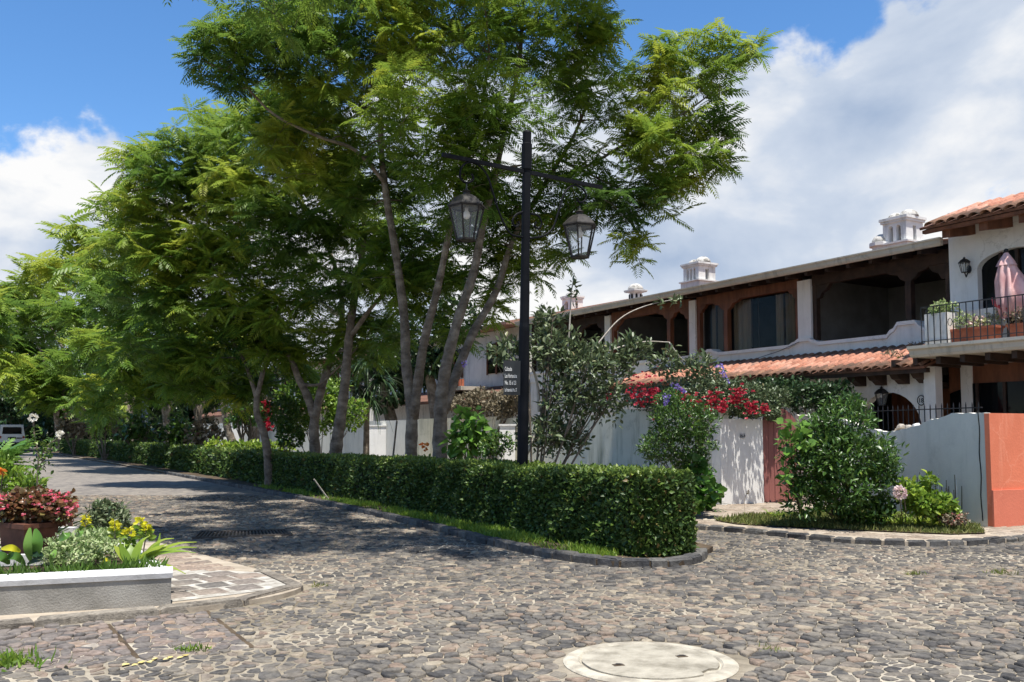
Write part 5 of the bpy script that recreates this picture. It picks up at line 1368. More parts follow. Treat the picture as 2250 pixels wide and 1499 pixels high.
tree('jacaranda_tree', 'pale forked jacaranda with one long bare branch reaching left',
     [([(520, foot(520, bF.y), 0), (514, 985, 0), (500, 940, 0), (492, 890, 0), (494, 850, 0), (480, 810, .1), (470, 770, .2), (440, 680, .3)], .24, .06),
      ([(495, 860, 0), (510, 830, 0), (528, 810, 0), (545, 760, .1), (560, 700, .2)], .14, .05)],
     [(270, 470, 60, 55, 1), (260, 560, 85, 60, 1), (380, 730, 110, 50, 0), (270, 650, 100, 60, .5), (480, 760, 100, 40, 0), (330, 790, 90, 40, 0), (420, 860, 80, 35, .8), (330, 860, 70, 35, .8), (270, 810, 70, 40, .8), (220, 870, 60, 40, 2)],
     bF.y, bF, 6, .75, 1.0, far=True, bare=[([(486, 862, 0), (460, 850, -.1), (430, 830, -.2), (405, 800, -.3), (380, 775, -.4), (356, 758, -.5)], .07, .02)])
specs = [(437, -5.2, 'dark upright jacaranda trunk just left of the pale forked one', [(190, 510, 60, 45, 3), (220, 600, 80, 50, 2), (300, 720, 100, 50, 0), (380, 800, 90, 40, 0)], 7),
         (366, -5.2, 'leaning jacaranda beside the blue-grey post', [(150, 590, 70, 50, 4), (190, 680, 90, 55, 2), (250, 770, 90, 45, 0), (320, 840, 70, 35, 0)], 8),
         (285, -5.0, 'jacaranda half hidden by drooping fronds left of the blue-grey post', [(100, 610, 70, 45, 5), (120, 700, 90, 55, 3), (190, 780, 90, 45, 1), (230, 850, 60, 40, 0)], 9),
         (175, -3.2, 'far jacaranda at the end of the hedge with a stout trunk', [(50, 650, 70, 45, 4), (60, 740, 90, 55, 2), (120, 810, 80, 45, 0), (150, 870, 60, 40, 0)], 10),
         (125, -2.4, 'farthest jacaranda standing right of the white car', [(10, 660, 60, 50, 4), (0, 760, 80, 55, 2), (50, 820, 80, 45, 0), (90, 870, 50, 40, 0)], 11),
         (-90, -9.0, 'large tree overhanging the far road from the left edge', [(-60, 700, 90, 70, -6), (-40, 800, 80, 60, -6), (-120, 640, 100, 80, -6)], 12)]
for px, v, lab, lobes, seed in specs:
    b_ = vbase(px, v); Y = min(b_.y, 72) if b_.y > 5 else 60; b_ = Vector((P(px, HOR, Y).x, Y, .02))
    tree('jacaranda_tree', lab, [([(px, foot(px, Y), 0), (px + 2, 960, 0), (px - 4, 900, 0), (px - 16, 840, .3), (px - 40, 760, .6), (px - 90, 680, 1)], .28, .09), ([(px - 2, 930, 0), (px + 12, 870, 0), (px + 30, 810, .3), (px + 20, 760, .5)], .14, .06)], lobes, Y, b_, seed, 1.0, .55, far=True)

# dark evergreen masses closing the street behind the car and behind the houses
def mass_tree(name, label, px, Y, lobes, seed, mat='dark', leaf=.35, n=2600, group='dark evergreen trees closing the street'):
    rg = np.random.default_rng(seed); b = Vector((P(px, HOR, Y).x, Y, 0)); t = top(name, label, 'tree', b, group)
    mb = MB(); mb.tube([b, b + Vector((0, 0, 2)), P(lobes[0][0], lobes[0][1], Y)], [.3, .25, .12], 7); obj('trunk', mb, MT['bark'], t)
    ps, ds, ss, ts = [], [], [], []
    for (x, y, rx, rz) in lobes:
        c = P(x, y, Y); k = Y / F; m = n // len(lobes); d = rdir(rg, m); r = .55 + .45 * rg.random((m, 1)) ** .5
        lump = 1 + .22 * np.sin(d[:, :1] * 7 + x) * np.cos(d[:, 2:] * 6 + y)
        ps.append(np.array(c) + d * r * lump * np.array((rx * k, (rx + rz) / 2 * k, rz * k))); ds.append(norm(d * .6 + rg.normal(0, .5, (m, 3)) + (0, 0, -.2))); ss.append(rg.uniform(.6, 1.3, m) * leaf); ts.append(rg.normal(.45, .2, m))
    ps, ds, ss, ts = map(np.concatenate, (ps, ds, ss, ts))
    leaves('crown', MT[mat], t, [(T_LEAF, ps, ds, np.tile((0, 0, 1.), (len(ps), 1)) + rg.normal(0, .4, (len(ps), 3)), ss, ts)])
    return t
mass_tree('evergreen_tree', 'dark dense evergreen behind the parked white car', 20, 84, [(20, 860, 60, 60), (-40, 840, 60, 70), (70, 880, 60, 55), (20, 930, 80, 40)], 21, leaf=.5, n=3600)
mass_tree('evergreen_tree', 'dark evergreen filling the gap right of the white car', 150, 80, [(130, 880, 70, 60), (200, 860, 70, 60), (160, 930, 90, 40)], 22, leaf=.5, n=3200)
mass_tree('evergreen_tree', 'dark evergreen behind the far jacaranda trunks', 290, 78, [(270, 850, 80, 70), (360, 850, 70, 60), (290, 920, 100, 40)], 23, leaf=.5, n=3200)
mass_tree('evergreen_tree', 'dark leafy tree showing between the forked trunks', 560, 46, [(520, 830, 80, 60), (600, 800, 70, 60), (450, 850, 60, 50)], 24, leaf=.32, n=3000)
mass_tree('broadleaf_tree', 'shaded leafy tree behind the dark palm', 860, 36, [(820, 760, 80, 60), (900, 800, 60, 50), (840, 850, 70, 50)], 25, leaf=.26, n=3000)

rg = np.random.default_rng(99); n = 26000; px_ = rg.uniform(-250, 620, n); py_ = rg.uniform(0, 1, n)
lim = 830 - 55 * np.sin(px_ * .021) - 30 * np.sin(px_ * .057 + 1); py_ = lim + (985 - lim) * py_ ** .9
Yw = 100 + rg.uniform(-5, 5, n) - .02 * px_
pw_ = np.stack([(px_ - CX) / F * Yw, Yw, np.maximum(.1, EYE + (HOR - py_) / F * Yw)], 1)
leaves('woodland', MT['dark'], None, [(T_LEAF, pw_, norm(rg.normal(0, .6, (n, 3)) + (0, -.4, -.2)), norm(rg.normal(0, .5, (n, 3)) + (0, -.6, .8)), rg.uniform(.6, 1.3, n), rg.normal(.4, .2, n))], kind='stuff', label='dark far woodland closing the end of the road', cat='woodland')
mass_tree('broadleaf_tree', 'shaded leafy tree behind the fork of the twin jacarandas', 960, 34, [(930, 740, 60, 50), (1000, 700, 60, 45), (950, 800, 40, 30)], 26, leaf=.24, n=2000, group='shaded trees in the gardens')
# ================================================================== hedge
hx = [(1388, 1236), (1310, 1220), (1200, 1196), (1000, 1152), (850, 1120), (700, 1092), (600, 1074), (500, 1055), (400, 1038), (300, 1021), (200, 1006), (135, 997)]
hpath = smooth_path([xy(G(*p)) for p in hx], 1)
HW = 0.92
def hedge():
    rg = np.random.default_rng(77)
    L = [0.0]
    for a, b in zip(hpath[:-1], hpath[1:]): L.append(L[-1] + math.hypot(b[0] - a[0], b[1] - a[1]))
    A = np.array(hpath); LL = np.array(L)
    def at(s):
        return np.stack([np.interp(s, LL, A[:, 0]), np.interp(s, LL, A[:, 1])], 1)
    def nrm(s):
        d = at(np.minimum(s + .3, LL[-1])) - at(np.maximum(s - .3, 0)); d /= np.linalg.norm(d, axis=1, keepdims=True)
        return np.stack([d[:, 1], -d[:, 0]], 1), d      # towards the back of the hedge
    def ht(s): return np.interp(s, [0, 3, 8, 16, 60], [1.03, 1.02, .98, .92, .95]) + .018 * np.sin(s * 1.7) + .012 * np.sin(s * 4.1)
    t = top('hedge', 'long clipped green boxwood-like hedge along the kerb', 'hedge', (hpath[0][0], hpath[0][1], .07))
    # woody core
    mb = MB(); S = np.concatenate([np.arange(.12, 14, .5), np.arange(14, LL[-1], 2)]); a = at(S); n_, _ = nrm(S); h = ht(S)
    for k in range(len(S) - 1):
        q = []
        for kk in (k, k + 1):
            q.append((a[kk] + n_[kk] * .09, a[kk] + n_[kk] * (HW - .09), h[kk] - .07))
        mb.hexa([(*q[0][0], .05), (*q[0][1], .05), (*q[1][1], .05), (*q[1][0], .05), (*q[0][0], q[0][2]), (*q[0][1], q[0][2]), (*q[1][1], q[1][2]), (*q[1][0], q[1][2])])
    obj('woody_core', mb, MT['core'], t)
    def face(n, s, w, which):
        p = at(s); nn, dd = nrm(s); h_ = ht(s)
        bul = .035 * np.sin(s * 2.3) + .02 * np.sin(s * 5.7 + w * 7)
        if which == 'front':
            rnd_ = np.where(w > .88, (w - .88) / .12, 0) ** 2 * .07
            x = p + nn * (rnd_ + bul + rg.normal(0, .022, n))[:, None]; z = .06 + w * (h_ - .06); no = np.concatenate([-nn, np.full((n, 1), .15)], 1)
        elif which == 'back':
            x = p + nn * (HW - bul * .5 + rg.normal(0, .022, n))[:, None]; z = .06 + w * (h_ - .06); no = np.concatenate([nn, np.full((n, 1), .15)], 1)
        else:
            x = p + nn * (w * HW)[:, None]; z = h_ + rg.normal(0, .02, n) - (np.abs(w - .5) * 2) ** 8 * .05; no = np.concatenate([nn * 0, np.ones((n, 1))], 1)
        return np.concatenate([x, z[:, None]], 1), no
    def put_(tm, n, s0, s1, which, size, mat, tmean, name, wr=(0, 1)):
        s = s0 + (s1 - s0) * rg.random(n); w = wr[0] + (wr[1] - wr[0]) * rg.random(n)
        p, no = face(n, s, w, which)
        d = norm(no * .55 + rg.normal(0, .6, (n, 3)) + (0, 0, .12)); upv = norm(no + rg.normal(0, .45, (n, 3)))
        return (tm, p, d, upv, size * rg.uniform(.65, 1.3, n), np.clip(rg.normal(tmean, .22, n), 0, 1))
    tm = leaf_tmpl(.34, .08, .1)
    E = LL[-1]
    parts = [put_(T_KITE, 15000, 0, 7, 'front', .072, None, .45, ''), put_(T_KITE, 9500, 7, 18, 'front', .078, None, .45, ''), put_(T_KITE, 11000, 18, E, 'front', .15, None, .5, ''), put_(T_KITE, 3500, 0, 7, 'back', .07, None, .45, ''), put_(T_KITE, 3000, 7, 22, 'back', .1, None, .45, '')]
    # the near end face
    n = 7500; w = rg.random(n); z = rg.random(n); p0 = at(np.zeros(1))[0]; nn, dd = nrm(np.full(1, .4)); nn, dd = nn[0], dd[0]
    off = -.16 * (1 - (np.abs(w - .5) * 2) ** 3.0)
    x = p0[None] + nn[None] * (w * HW)[:, None] + dd[None] * (off + rg.normal(0, .025, n) + .07 * np.clip((z - .88) / .12, 0, 1) ** 2)[:, None]
    pos = np.concatenate([x, (.06 + z * .97)[:, None]], 1); no = np.tile(np.array((-dd[0], -dd[1], .15)), (n, 1))
    parts.append((T_KITE, pos, norm(no * .55 + rg.normal(0, .6, (n, 3)) + (0, 0, .12)), norm(no + rg.normal(0, .45, (n, 3))), .072 * rg.uniform(.65, 1.3, n), np.clip(rg.normal(.5, .24, n), 0, 1)))
    leaves('foliage', MT['hedge'], t, parts)
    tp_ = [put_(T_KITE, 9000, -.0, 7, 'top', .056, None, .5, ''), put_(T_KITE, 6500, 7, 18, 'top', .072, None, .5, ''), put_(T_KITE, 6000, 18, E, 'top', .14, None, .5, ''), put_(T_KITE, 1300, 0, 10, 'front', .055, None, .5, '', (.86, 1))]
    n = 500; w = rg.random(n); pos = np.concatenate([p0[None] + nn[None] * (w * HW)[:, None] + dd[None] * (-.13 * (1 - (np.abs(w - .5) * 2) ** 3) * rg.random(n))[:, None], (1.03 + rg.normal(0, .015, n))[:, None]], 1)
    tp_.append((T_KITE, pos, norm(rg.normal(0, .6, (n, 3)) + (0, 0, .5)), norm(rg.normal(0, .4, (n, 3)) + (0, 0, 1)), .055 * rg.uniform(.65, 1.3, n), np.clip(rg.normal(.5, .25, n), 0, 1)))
    leaves('top_foliage', MT['hedge_top'], t, tp_)  # paler, yellower leaves on the top and the upper front edge
hedge()

# grass strip between kerb and hedge, lawn in front of the right-hand wall
def grass(name, label, poly_fn, bounds, n, size, mat, seed, tmean=.5, dens=None, z=.075):
    rg = np.random.default_rng(seed); x0, x1, y0, y1 = bounds; pts = []
    while len(pts) < n:
        for x, y in zip(rg.uniform(x0, x1, 4000), rg.uniform(y0, y1, 4000)):
            if poly_fn(x, y) and (dens is None or rg.random() < dens(x, y)):
                pts.append((x, y, z)); 
                if len(pts) >= n: break
    p = np.array(pts); m = len(p); d = norm(rg.normal(0, .45, (m, 3)) + (0, 0, .8))
    return leaves(name, MT[mat], None, [(T_BLADE, p, d, rg.normal(0, 1, (m, 3)), size * rg.uniform(.5, 1.4, m), rg.normal(tmean, .2, m))], kind='stuff', label=label, cat='grass')
def strip_fn(x, y):
    return inpoly(x, y, isl_poly) and segdist(x, y, isl_front) > .17 and segdist(x, y, hpath) > .02 and not inpoly(x, y, hpoly)
hn = [(p[0] + DV.x * .1, p[1] + DV.y * .1) for p in hpath]; hpoly = hpath + [(p[0] + DV.x * 2, p[1] + DV.y * 2) for p in hpath[::-1]]
grass('verge_grass', 'bright green grass and clover strip between kerb and hedge', strip_fn, (-9, 1.55, 11, 25), 9000, .085, 'grass', 5, .55, z=.066, dens=lambda x, y: min(1, max(.08, .55 + 1.3 * vnoise(x, y, 1.1))) * min(1, (14 / y) ** 1.5))
lawn = [xy(G(*p, .1)) for p in LAWN_PX[:8]] + [xy(wa + wd * 4.1), xy(wa + wd * 1.5), xy(G(1760, 1128, .1)), xy(G(1640, 1130, .1))]
grass('lawn', 'patchy dry green lawn in front of the grey garden wall', lambda x, y: inpoly(x, y, lawn), (3, 9, 13, 19), 16000, .075, 'grass_dry', 6, .45, z=.078)
sheet('lawn_soil', lawn, .08, MT['soil'])

# ================================================================== shrubs and flowers
def shrub(name, label, lobes, n, leaf, mat, seed, tm=T_LEAF, base=None, cat='shrub', group=None, stems=6, tmean=.45, shell=.55, updir=.3, flowers=None, stem_r=.012, stemmat='twig', top_=None):
    """lobes: (px, py, Y, rpx, rpy)"""
    rg = np.random.default_rng(seed); rr = random.Random(seed)
    cs = [(P(a, b, Y), rx * Y / F, rz * Y / F) for a, b, Y, rx, rz in lobes]
    if base is None:
        c = cs[0][0]; base = Vector((c.x, c.y, 0.08))
    base = Vector(base)
    t = top_ or top(name, label, cat, base, group)
    if stems:
        mb = MB()
        for k in range(stems):
            c, rx, rz = cs[k % len(cs)]
            e_ = c + Vector((rr.uniform(-.6, .6) * rx, rr.uniform(-.6, .6) * rx, rr.uniform(-.2, .7) * rz))
            b_ = base + Vector((rr.uniform(-.08, .08), rr.uniform(-.08, .08), 0)); m = lerp(b_, e_, .5) + Vector((rr.uniform(-.06, .06), rr.uniform(-.06, .06), .06))
            mb.tube([b_, m, e_], [stem_r * 1.5, stem_r, stem_r * .4], 5)
            for _ in range(3):
                e2 = c + Vector((rr.uniform(-.9, .9) * rx, rr.uniform(-.9, .9) * rx, rr.uniform(-.8, .9) * rz)); mb.tube([m, lerp(m, e2, .5) + Vector((0, 0, .03)), e2], [stem_r * .8, stem_r * .5, stem_r * .25], 4)
        obj('stems', mb, MT[stemmat], t)
    ar = sum((rx * rz + rx * rx) for _, rx, rz in cs)
    parts = []
    for (c, rx, rz) in cs:
        m = max(8, int(n * (rx * rz + rx * rx) / ar)); d = rdir(rg, m); r = shell + (1 - shell) * rg.random((m, 1)) ** .6
        ph = rg.uniform(0, 6, 3)
        lump = 1 + .16 * np.sin(d[:, :1] * 6 + ph[0]) + .14 * np.cos(d[:, 1:2] * 7 + ph[1]) + .10 * np.sin(d[:, 2:] * 8 + ph[2])
        p = np.array(c) + d * r * lump * np.array((rx, rx, rz)); p[:, 2] = np.maximum(p[:, 2], base.z + .01)
        dd = norm(d * .5 + rg.normal(0, .55, (m, 3)) + (0, 0, updir)); upv = norm(d * .3 + rg.normal(0, .4, (m, 3)) + (0, 0, .8))
        parts.append((tm, p, dd, upv, leaf * rg.uniform(.6, 1.3, m), rg.normal(tmean, .2, m)))
    leaves('foliage', MT[mat], t, parts)
    if flowers:
        nf, sz, fm, spots, per = flowers
        fp, fd, fu, fs, ft = [], [], [], [], []
        for (px, py, Y, rp) in spots:
            for _ in range(max(1, nf // len(spots))):
                c = P(px + rr.gauss(0, rp * .5), py + rr.gauss(0, rp * .5), Y + rr.uniform(-.15, .05)); tn = rr.gauss(.5, .2)
                for q in range(per):
                    fp.append(tuple(c)); v_ = rdir(rg, 1)[0]; v_[2] = abs(v_[2]) * .8; fd.append(v_); fu.append(rdir(rg, 1)[0]); fs.append(sz * rr.uniform(.7, 1.2)); ft.append(tn + rr.gauss(0, .1))
        leaves('flowers', MT[fm], t, [(T_ROUND, np.array(fp), np.array(fd), np.array(fu), np.array(fs), np.array(ft))], kind='stuff')
    return t
def spike(parent, a, b, n, size, mat, seed, r=.03, name='flower_spike', tm=T_ROUND):
    rg = np.random.default_rng(seed); a, b = Vector(a), Vector(b); t = np.sort(rg.random(n)); p = np.array(a) + t[:, None] * np.array(b - a); d = rdir(rg, n); d[:, 2] = d[:, 2] * .4 + .15
    p = p + d * (r * (1.05 - t))[:, None]
    return leaves(name, MT[mat], parent, [(tm, p, norm(d), rdir(rg, n), size * rg.uniform(.7, 1.2, n), rg.normal(.5, .2, n))])
# glossy shrub behind the hedge, right of the lamp
Yg = 14.9
gs = shrub('glossy_shrub', 'big straggly grey-green shrub with arching bare branches behind the hedge right of the lamp',
           [(1215, 770, Yg, 60, 60), (1280, 800, Yg, 70, 55), (1345, 800, Yg + .3, 55, 45), (1250, 870, Yg, 70, 50), (1330, 880, Yg + .2, 55, 45), (1120, 775, Yg - .3, 55, 30), (1205, 705, Yg + .2, 42, 32), (1400, 770, Yg + .3, 35, 28), (1200, 950, Yg, 60, 50), (1250, 960, Yg + .3, 50, 40), (1470, 800, Yg + .5, 40, 32), (1540, 815, Yg + .6, 45, 38), (1262, 640, Yg, 9, 34), (1490, 662, Yg + .4, 12, 8), (1452, 668, Yg + .35, 9, 6), (1385, 745, Yg + .3, 14, 12)],
           5600, .11, 'glossy', 41, tm=leaf_tmpl(.26, .10, .12), base=G(1165, 1162), stems=8, stem_r=.016, shell=.25, updir=.35)
for k, (pts, r0, r1) in enumerate([([(1150, 1010, 0), (1175, 960, 0), (1190, 910, 0), (1215, 870, 0), (1240, 830, .1), (1330, 775, .2), (1410, 752, .3), (1470, 752, .4)], .038, .008), ([(1190, 900, 0), (1250, 840, 0), (1330, 735, .1), (1370, 695, .2), (1420, 672, .3), (1480, 658, .4)], .018, .005), ([(1185, 905, 0), (1180, 840, 0), (1160, 800, -.2), (1110, 790, -.3)], .03, .01), ([(1240, 830, .1), (1250, 740, 0), (1255, 650, 0), (1262, 600, 0)], .02, .006), ([(1470, 752, .4), (1500, 790, .5), (1540, 800, .6)], .012, .006)]):
    mb = MB(); c = catmull([P(a, b, Yg + d) for a, b, d in pts], 5); mb.tube(c, [r0 + (r1 - r0) * i / (len(c) - 1) for i in range(len(c))], 6); obj('bare_branch', mb, MT['palewood'], gs, smooth=True)
for k, (a, b, c_, d_) in enumerate([(1578, 803, 1600, 842), (1480, 846, 1505, 862), (1466, 868, 1462, 892), (1018, 795, 1022, 808)]):
    spike(gs, P(a, b, Yg + .3), P(c_, d_, Yg + .3), 70 if k < 3 else 20, .035, 'purple', 60 + k, .05)
# bushes by the right pavement
shrub('bush', 'tall dense green bush in front of the grey-green wall, left of the white pilaster', [(1490, 930, 16.6, 70, 45), (1500, 980, 16.6, 75, 45), (1440, 985, 16.5, 40, 30), (1545, 930, 16.6, 35, 40), (1480, 890, 16.6, 45, 35), (1520, 1030, 16.6, 45, 35)], 5600, .085, 'bush', 42, tm=T_NARROW, base=G(1520, 1120), stems=10)
shrub('climbing_plant', 'broad-leaved climbing plant at the foot of the wall beside the hedge end', [(1535, 1045, 16.2, 30, 30), (1540, 1085, 16.0, 40, 28), (1520, 1105, 15.8, 25, 15)], 420, .14, 'bright', 43, tm=T_ROUND, base=G(1545, 1118), stems=5, tmean=.25)
shrub('bush', 'large rounded dark green bush standing on the lawn before the red gate', [(1850, 930, 14.4, 65, 45), (1840, 1000, 14.3, 105, 60), (1900, 1010, 14.3, 75, 55), (1790, 1040, 14.3, 60, 55), (1850, 1070, 14.2, 95, 50), (1945, 1030, 14.3, 30, 30), (1800, 960, 14.4, 55, 45), (1770, 1100, 14.2, 45, 40), (1870, 890, 14.4, 25, 25), (1885, 1120, 14.3, 45, 30)], 9500, .10, 'bush', 44, tm=T_NARROW, base=G(1845, 1146), stems=14, stem_r=.018, tmean=.42)
shrub('climbing_plant', 'pale heart-leaved creeper climbing the left side of the large rounded bush', [(1745, 940, 14.2, 30, 18), (1728, 985, 14.1, 18, 28), (1722, 1050, 14.1, 14, 16), (1765, 965, 14.0, 20, 16)], 110, .13, 'bright', 45, tm=T_ROUND, base=G(1760, 1140), stems=4, tmean=.75)
shrub('shrub', 'low dark shrub at the foot of the large rounded bush, towards the flowers', [(1910, 1125, 14.2, 50, 25), (1940, 1110, 14.2, 30, 20)], 800, .08, 'bush', 46, base=G(1915, 1152), stems=4, tmean=.3)
fl = shrub('shrub', 'lime-green leafy shrub against the grey wall near the coral corner', [(2000, 1085, 14.0, 28, 28), (2030, 1110, 13.9, 35, 25), (2065, 1115, 13.9, 35, 25), (2040, 1060, 14.0, 14, 16), (2085, 1125, 13.9, 18, 16)], 1500, .095, 'lime', 47, base=G(2040, 1154), stems=7, tmean=.45)
# pale agapanthus-like flower head
af = top('flower', 'pale pink round flower head on thin stalks before the grey wall', 'flower', G(1982, 1154))
mb = MB(); mb.tube([G(1984, 1154, .08), P(1980, 1120, 13.8), P(1976, 1084, 13.7)], .008, 5); mb.tube([G(1990, 1154, .08), P(1990, 1120, 13.8), P(1986, 1090, 13.75)], .007, 5); obj('stalk', mb, MT['twig'], af)
rg = np.random.default_rng(5); d = rdir(rg, 150); c = np.array(P(1978, 1082, 13.7)); leaves('petals', MT['palepink'], af, [(T_ROUND, c + d * .07 * np.array((1, 1, 1.1)), norm(d + rg.normal(0, .3, (150, 3))), rdir(rg, 150), rg.uniform(.03, .05, 150), rg.random(150))])
def straps(name, label, base_pts, n, size, mat, seed, cat='plant', bend=.7, w=.06, spread=.7, group=None, tmean=.5, top_=None):
    rg = np.random.default_rng(seed); t = top_ or top(name, label, cat, base_pts[0], group); k = rg.integers(0, len(base_pts), n)
    p = np.array([tuple(b) for b in base_pts])[k] + rg.normal(0, .02, (n, 3)) * (1, 1, .2); az = rg.uniform(0, 6.28, n); el = rg.uniform(.25, 1.35, n) if spread > .3 else rg.uniform(1.1, 1.5, n)
    d = np.stack([np.cos(az) * np.cos(el), np.sin(az) * np.cos(el), np.sin(el)], 1)
    leaves('blades', MT[mat], t, [(strap_tmpl(w, bend), p, d, np.tile((0, 0, 1.), (n, 1)), size * rg.uniform(.6, 1.2, n), rg.normal(tmean, .2, n))]); return t
straps('grass_clump', 'yellow-green strap-leaved clumps edging the lawn under the lime shrub', [G(1950 + 14 * k, 1152 + (k % 3) * 3, .08) for k in range(11)], 260, .32, 'lime', 48, w=.05, tmean=.7)
straps('grass_clump', 'yellow-green strap-leaved clump at the left foot of the large bush', [G(1690 + 12 * k, 1134 + (k % 2) * 4, .08) for k in range(5)], 90, .22, 'lime', 49, w=.05, tmean=.6)
shrub('shrub', 'small bronze-leaved plant at the end of the lawn', [(2095, 1140, 13.7, 28, 12)], 320, .055, 'dryvine', 50, base=G(2095, 1160), stems=4, tmean=.8)
hs2 = top('horsetail', 'row of thin dark upright stems against the grey wall', 'plant', G(2080, 1152))
rr = random.Random(8)
for k in range(46):
    px = rr.uniform(1998, 2118); b = wa + wd * wall_t(px)[0] - wn_ * rr.uniform(.06, .2); hz = rr.choice((.42, .5, .6, .72, .8)) * rr.uniform(.9, 1.1); mb = MB(); mb.tube([b + Vector((0, 0, .08)), b + Vector((rr.uniform(-.02, .02), 0, hz))], [.009, .006], 4); obj('stem', mb, MT['bluegrey' if k % 3 == 0 else 'core'], hs2)
st_ = top('flower_stalk', 'single thin flower stalk on the pavement before the white pilaster', 'flower', G(1637, 1128)); mb = MB(); mb.tube(curve([G(1637, 1130, .08), P(1636, 1100, 16.8), P(1642, 1080, 16.8)]), .006, 4); obj('stalk', mb, MT['twig'], st_); spike(st_, P(1642, 1088, 16.8), P(1644, 1075, 16.8), 16, .03, 'dryvine', 3, .012)
straps('plant', 'small dark strappy plant where the wall meets the hedge end', [G(1530, 1122, .08), G(1560, 1122, .08)], 46, .45, 'dark', 51, w=.05, tmean=.8)
# bougainvillea on the wall
yb = lambda px: V(px, 900, VL - .05).y
shrub('bougainvillea', 'red-flowering bougainvillea spilling over the wall above the white pilaster', [(1430, 875, yb(1430), 60, 30), (1500, 870, yb(1500), 60, 35), (1560, 860, yb(1560) + .2, 60, 40), (1620, 870, 19.3, 60, 40), (1680, 880, 19.5, 45, 35), (1650, 903, 19.2, 55, 18), (1600, 890, 19.0, 50, 25), (1715, 875, 19.7, 25, 25), (1698, 912, 19.25, 22, 12)], 10500, .075, 'glossy', 52, base=Vector((5.0, 20.4, 1.2)), stems=8, stem_r=.012, shell=.2, tmean=.4,
      flowers=(420, .046, 'red', [(1410, 848, 18.6, 40), (1425, 865, 18.6, 40), (1520, 880, 18.3, 30), (1640, 885, 18.5, 40), (1395, 872, 18.6, 22), (1340, 875, 18.8, 10), (1440, 868, 19.4, 16), (1495, 868, 18.9, 12), (1570, 870, 18.5, 18), (1560, 890, 18.5, 16), (1615, 880, 18.5, 14), (1625, 862, 18.5, 12), (1655, 893, 18.6, 14), (1680, 900, 18.6, 10), (1590, 895, 18.4, 14)], 7))
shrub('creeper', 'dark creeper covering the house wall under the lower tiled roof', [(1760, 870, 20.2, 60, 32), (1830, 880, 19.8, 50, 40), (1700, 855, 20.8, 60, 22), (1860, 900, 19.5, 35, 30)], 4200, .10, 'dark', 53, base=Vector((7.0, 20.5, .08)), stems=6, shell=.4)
# plants between the trunks
shrub('philodendron', 'bright green large-leaved plant behind the hedge left of the lamp', [(1030, 930, 17.2, 35, 30), (1020, 970, 17.2, 42, 28), (1055, 960, 17.2, 30, 25)], 300, .20, 'bright', 54, tm=leaf_tmpl(.34, .06, .3), base=G(1030, 1120), stems=5, tmean=.5, updir=-.1)
shrub('shrub', 'small round shrub right behind the hedge at the lamp foot', [(1095, 975, 15.6, 36, 26), (1070, 985, 15.6, 24, 18)], 900, .06, 'bush', 55, base=G(1095, 1150), stems=4, tmean=.6)
shrub('dry_creeper', 'dry brown creeper mass hanging over the garden wall left of the sign', [(1060, 885, V(1060, 900, VL).y, 60, 28), (1110, 895, V(1110, 900, VL).y, 40, 28), (1010, 890, V(1010, 900, VL).y, 30, 22), (1130, 870, V(1130, 900, VL).y, 30, 20)], 3600, .12, 'dryvine', 56, base=Vector((*xy(V(1060, 950, VL - .2)), .05)), stems=10, shell=.3)
shrub('shrub', 'yellow-green sunlit shrub between the slanting and straight trunks', [(700, 900, 27.5, 60, 50), (650, 870, 27.5, 40, 32), (760, 910, 27.5, 45, 36), (640, 920, 27.5, 34, 40), (730, 860, 27.6, 34, 26)], 3000, .15, 'lime', 57, base=G(700, 1055), stems=8, tmean=.3)
shrub('shrub', 'shaded dark shrub left of the slanting forked trunk', [(620, 910, 26.5, 34, 34), (640, 960, 26.5, 30, 24)], 1000, .13, 'bush', 58, base=G(625, 1060), stems=5, tmean=.35)
shrub('bougainvillea', 'red bougainvillea glimpsed behind the thin-trunked tree', [(588, 900, 34, 22, 26), (560, 880, 34, 30, 20)], 700, .14, 'dryvine', 59, base=Vector((P(585, 950, 34).x, 34, .05)), stems=4, flowers=(46, .16, 'red', [(590, 912, 33.4, 14), (590, 930, 33.4, 12), (584, 895, 33.4, 10)], 6))
shrub('shrub', 'low bright shrubs behind the hedge under the pale forked tree', [(540, 985, 31, 40, 14), (610, 985, 29, 40, 14), (480, 980, 33, 30, 12)], 900, .15, 'lime', 61, base=G(540, 1050), stems=4, tmean=.55)
for k, (px, py, Y, mt, tm_, lf, lab) in enumerate([(232, 905, 50, 'lime', T_FROND_FAR[0], .9, 'pale drooping fronds of a young tree above the far hedge'), (300, 935, 46, 'bush', T_LEAF, .3, 'leafy shrub behind the hedge beside the blue-grey post'), (395, 945, 38, 'bush', T_LEAF, .26, 'dark shrub behind the hedge between two far trunks'), (165, 925, 60, 'dryvine', T_LEAF, .34, 'dry straggly shrub at the far end of the hedge'), (455, 940, 36, 'dryvine', T_LEAF, .2, 'thin dry shrub left of the pale forked trunk'), (540, 900, 33, 'bush', T_LEAF, .2, 'shaded shrub above the wall behind the pale forked tree')]):
    shrub('understory_shrub', lab, [(px, py, Y, 30, 30), (px + 22, py + 14, Y, 22, 20), (px - 20, py + 16, Y, 22, 20)], 60 if k == 0 else 420, lf, mt, 300 + k, tm=tm_, base=Vector((P(px, HOR, Y).x, Y, .05)), stems=7, stem_r=.03, tmean=.45, shell=.2, group='shrubs under the street trees', updir=-.1)
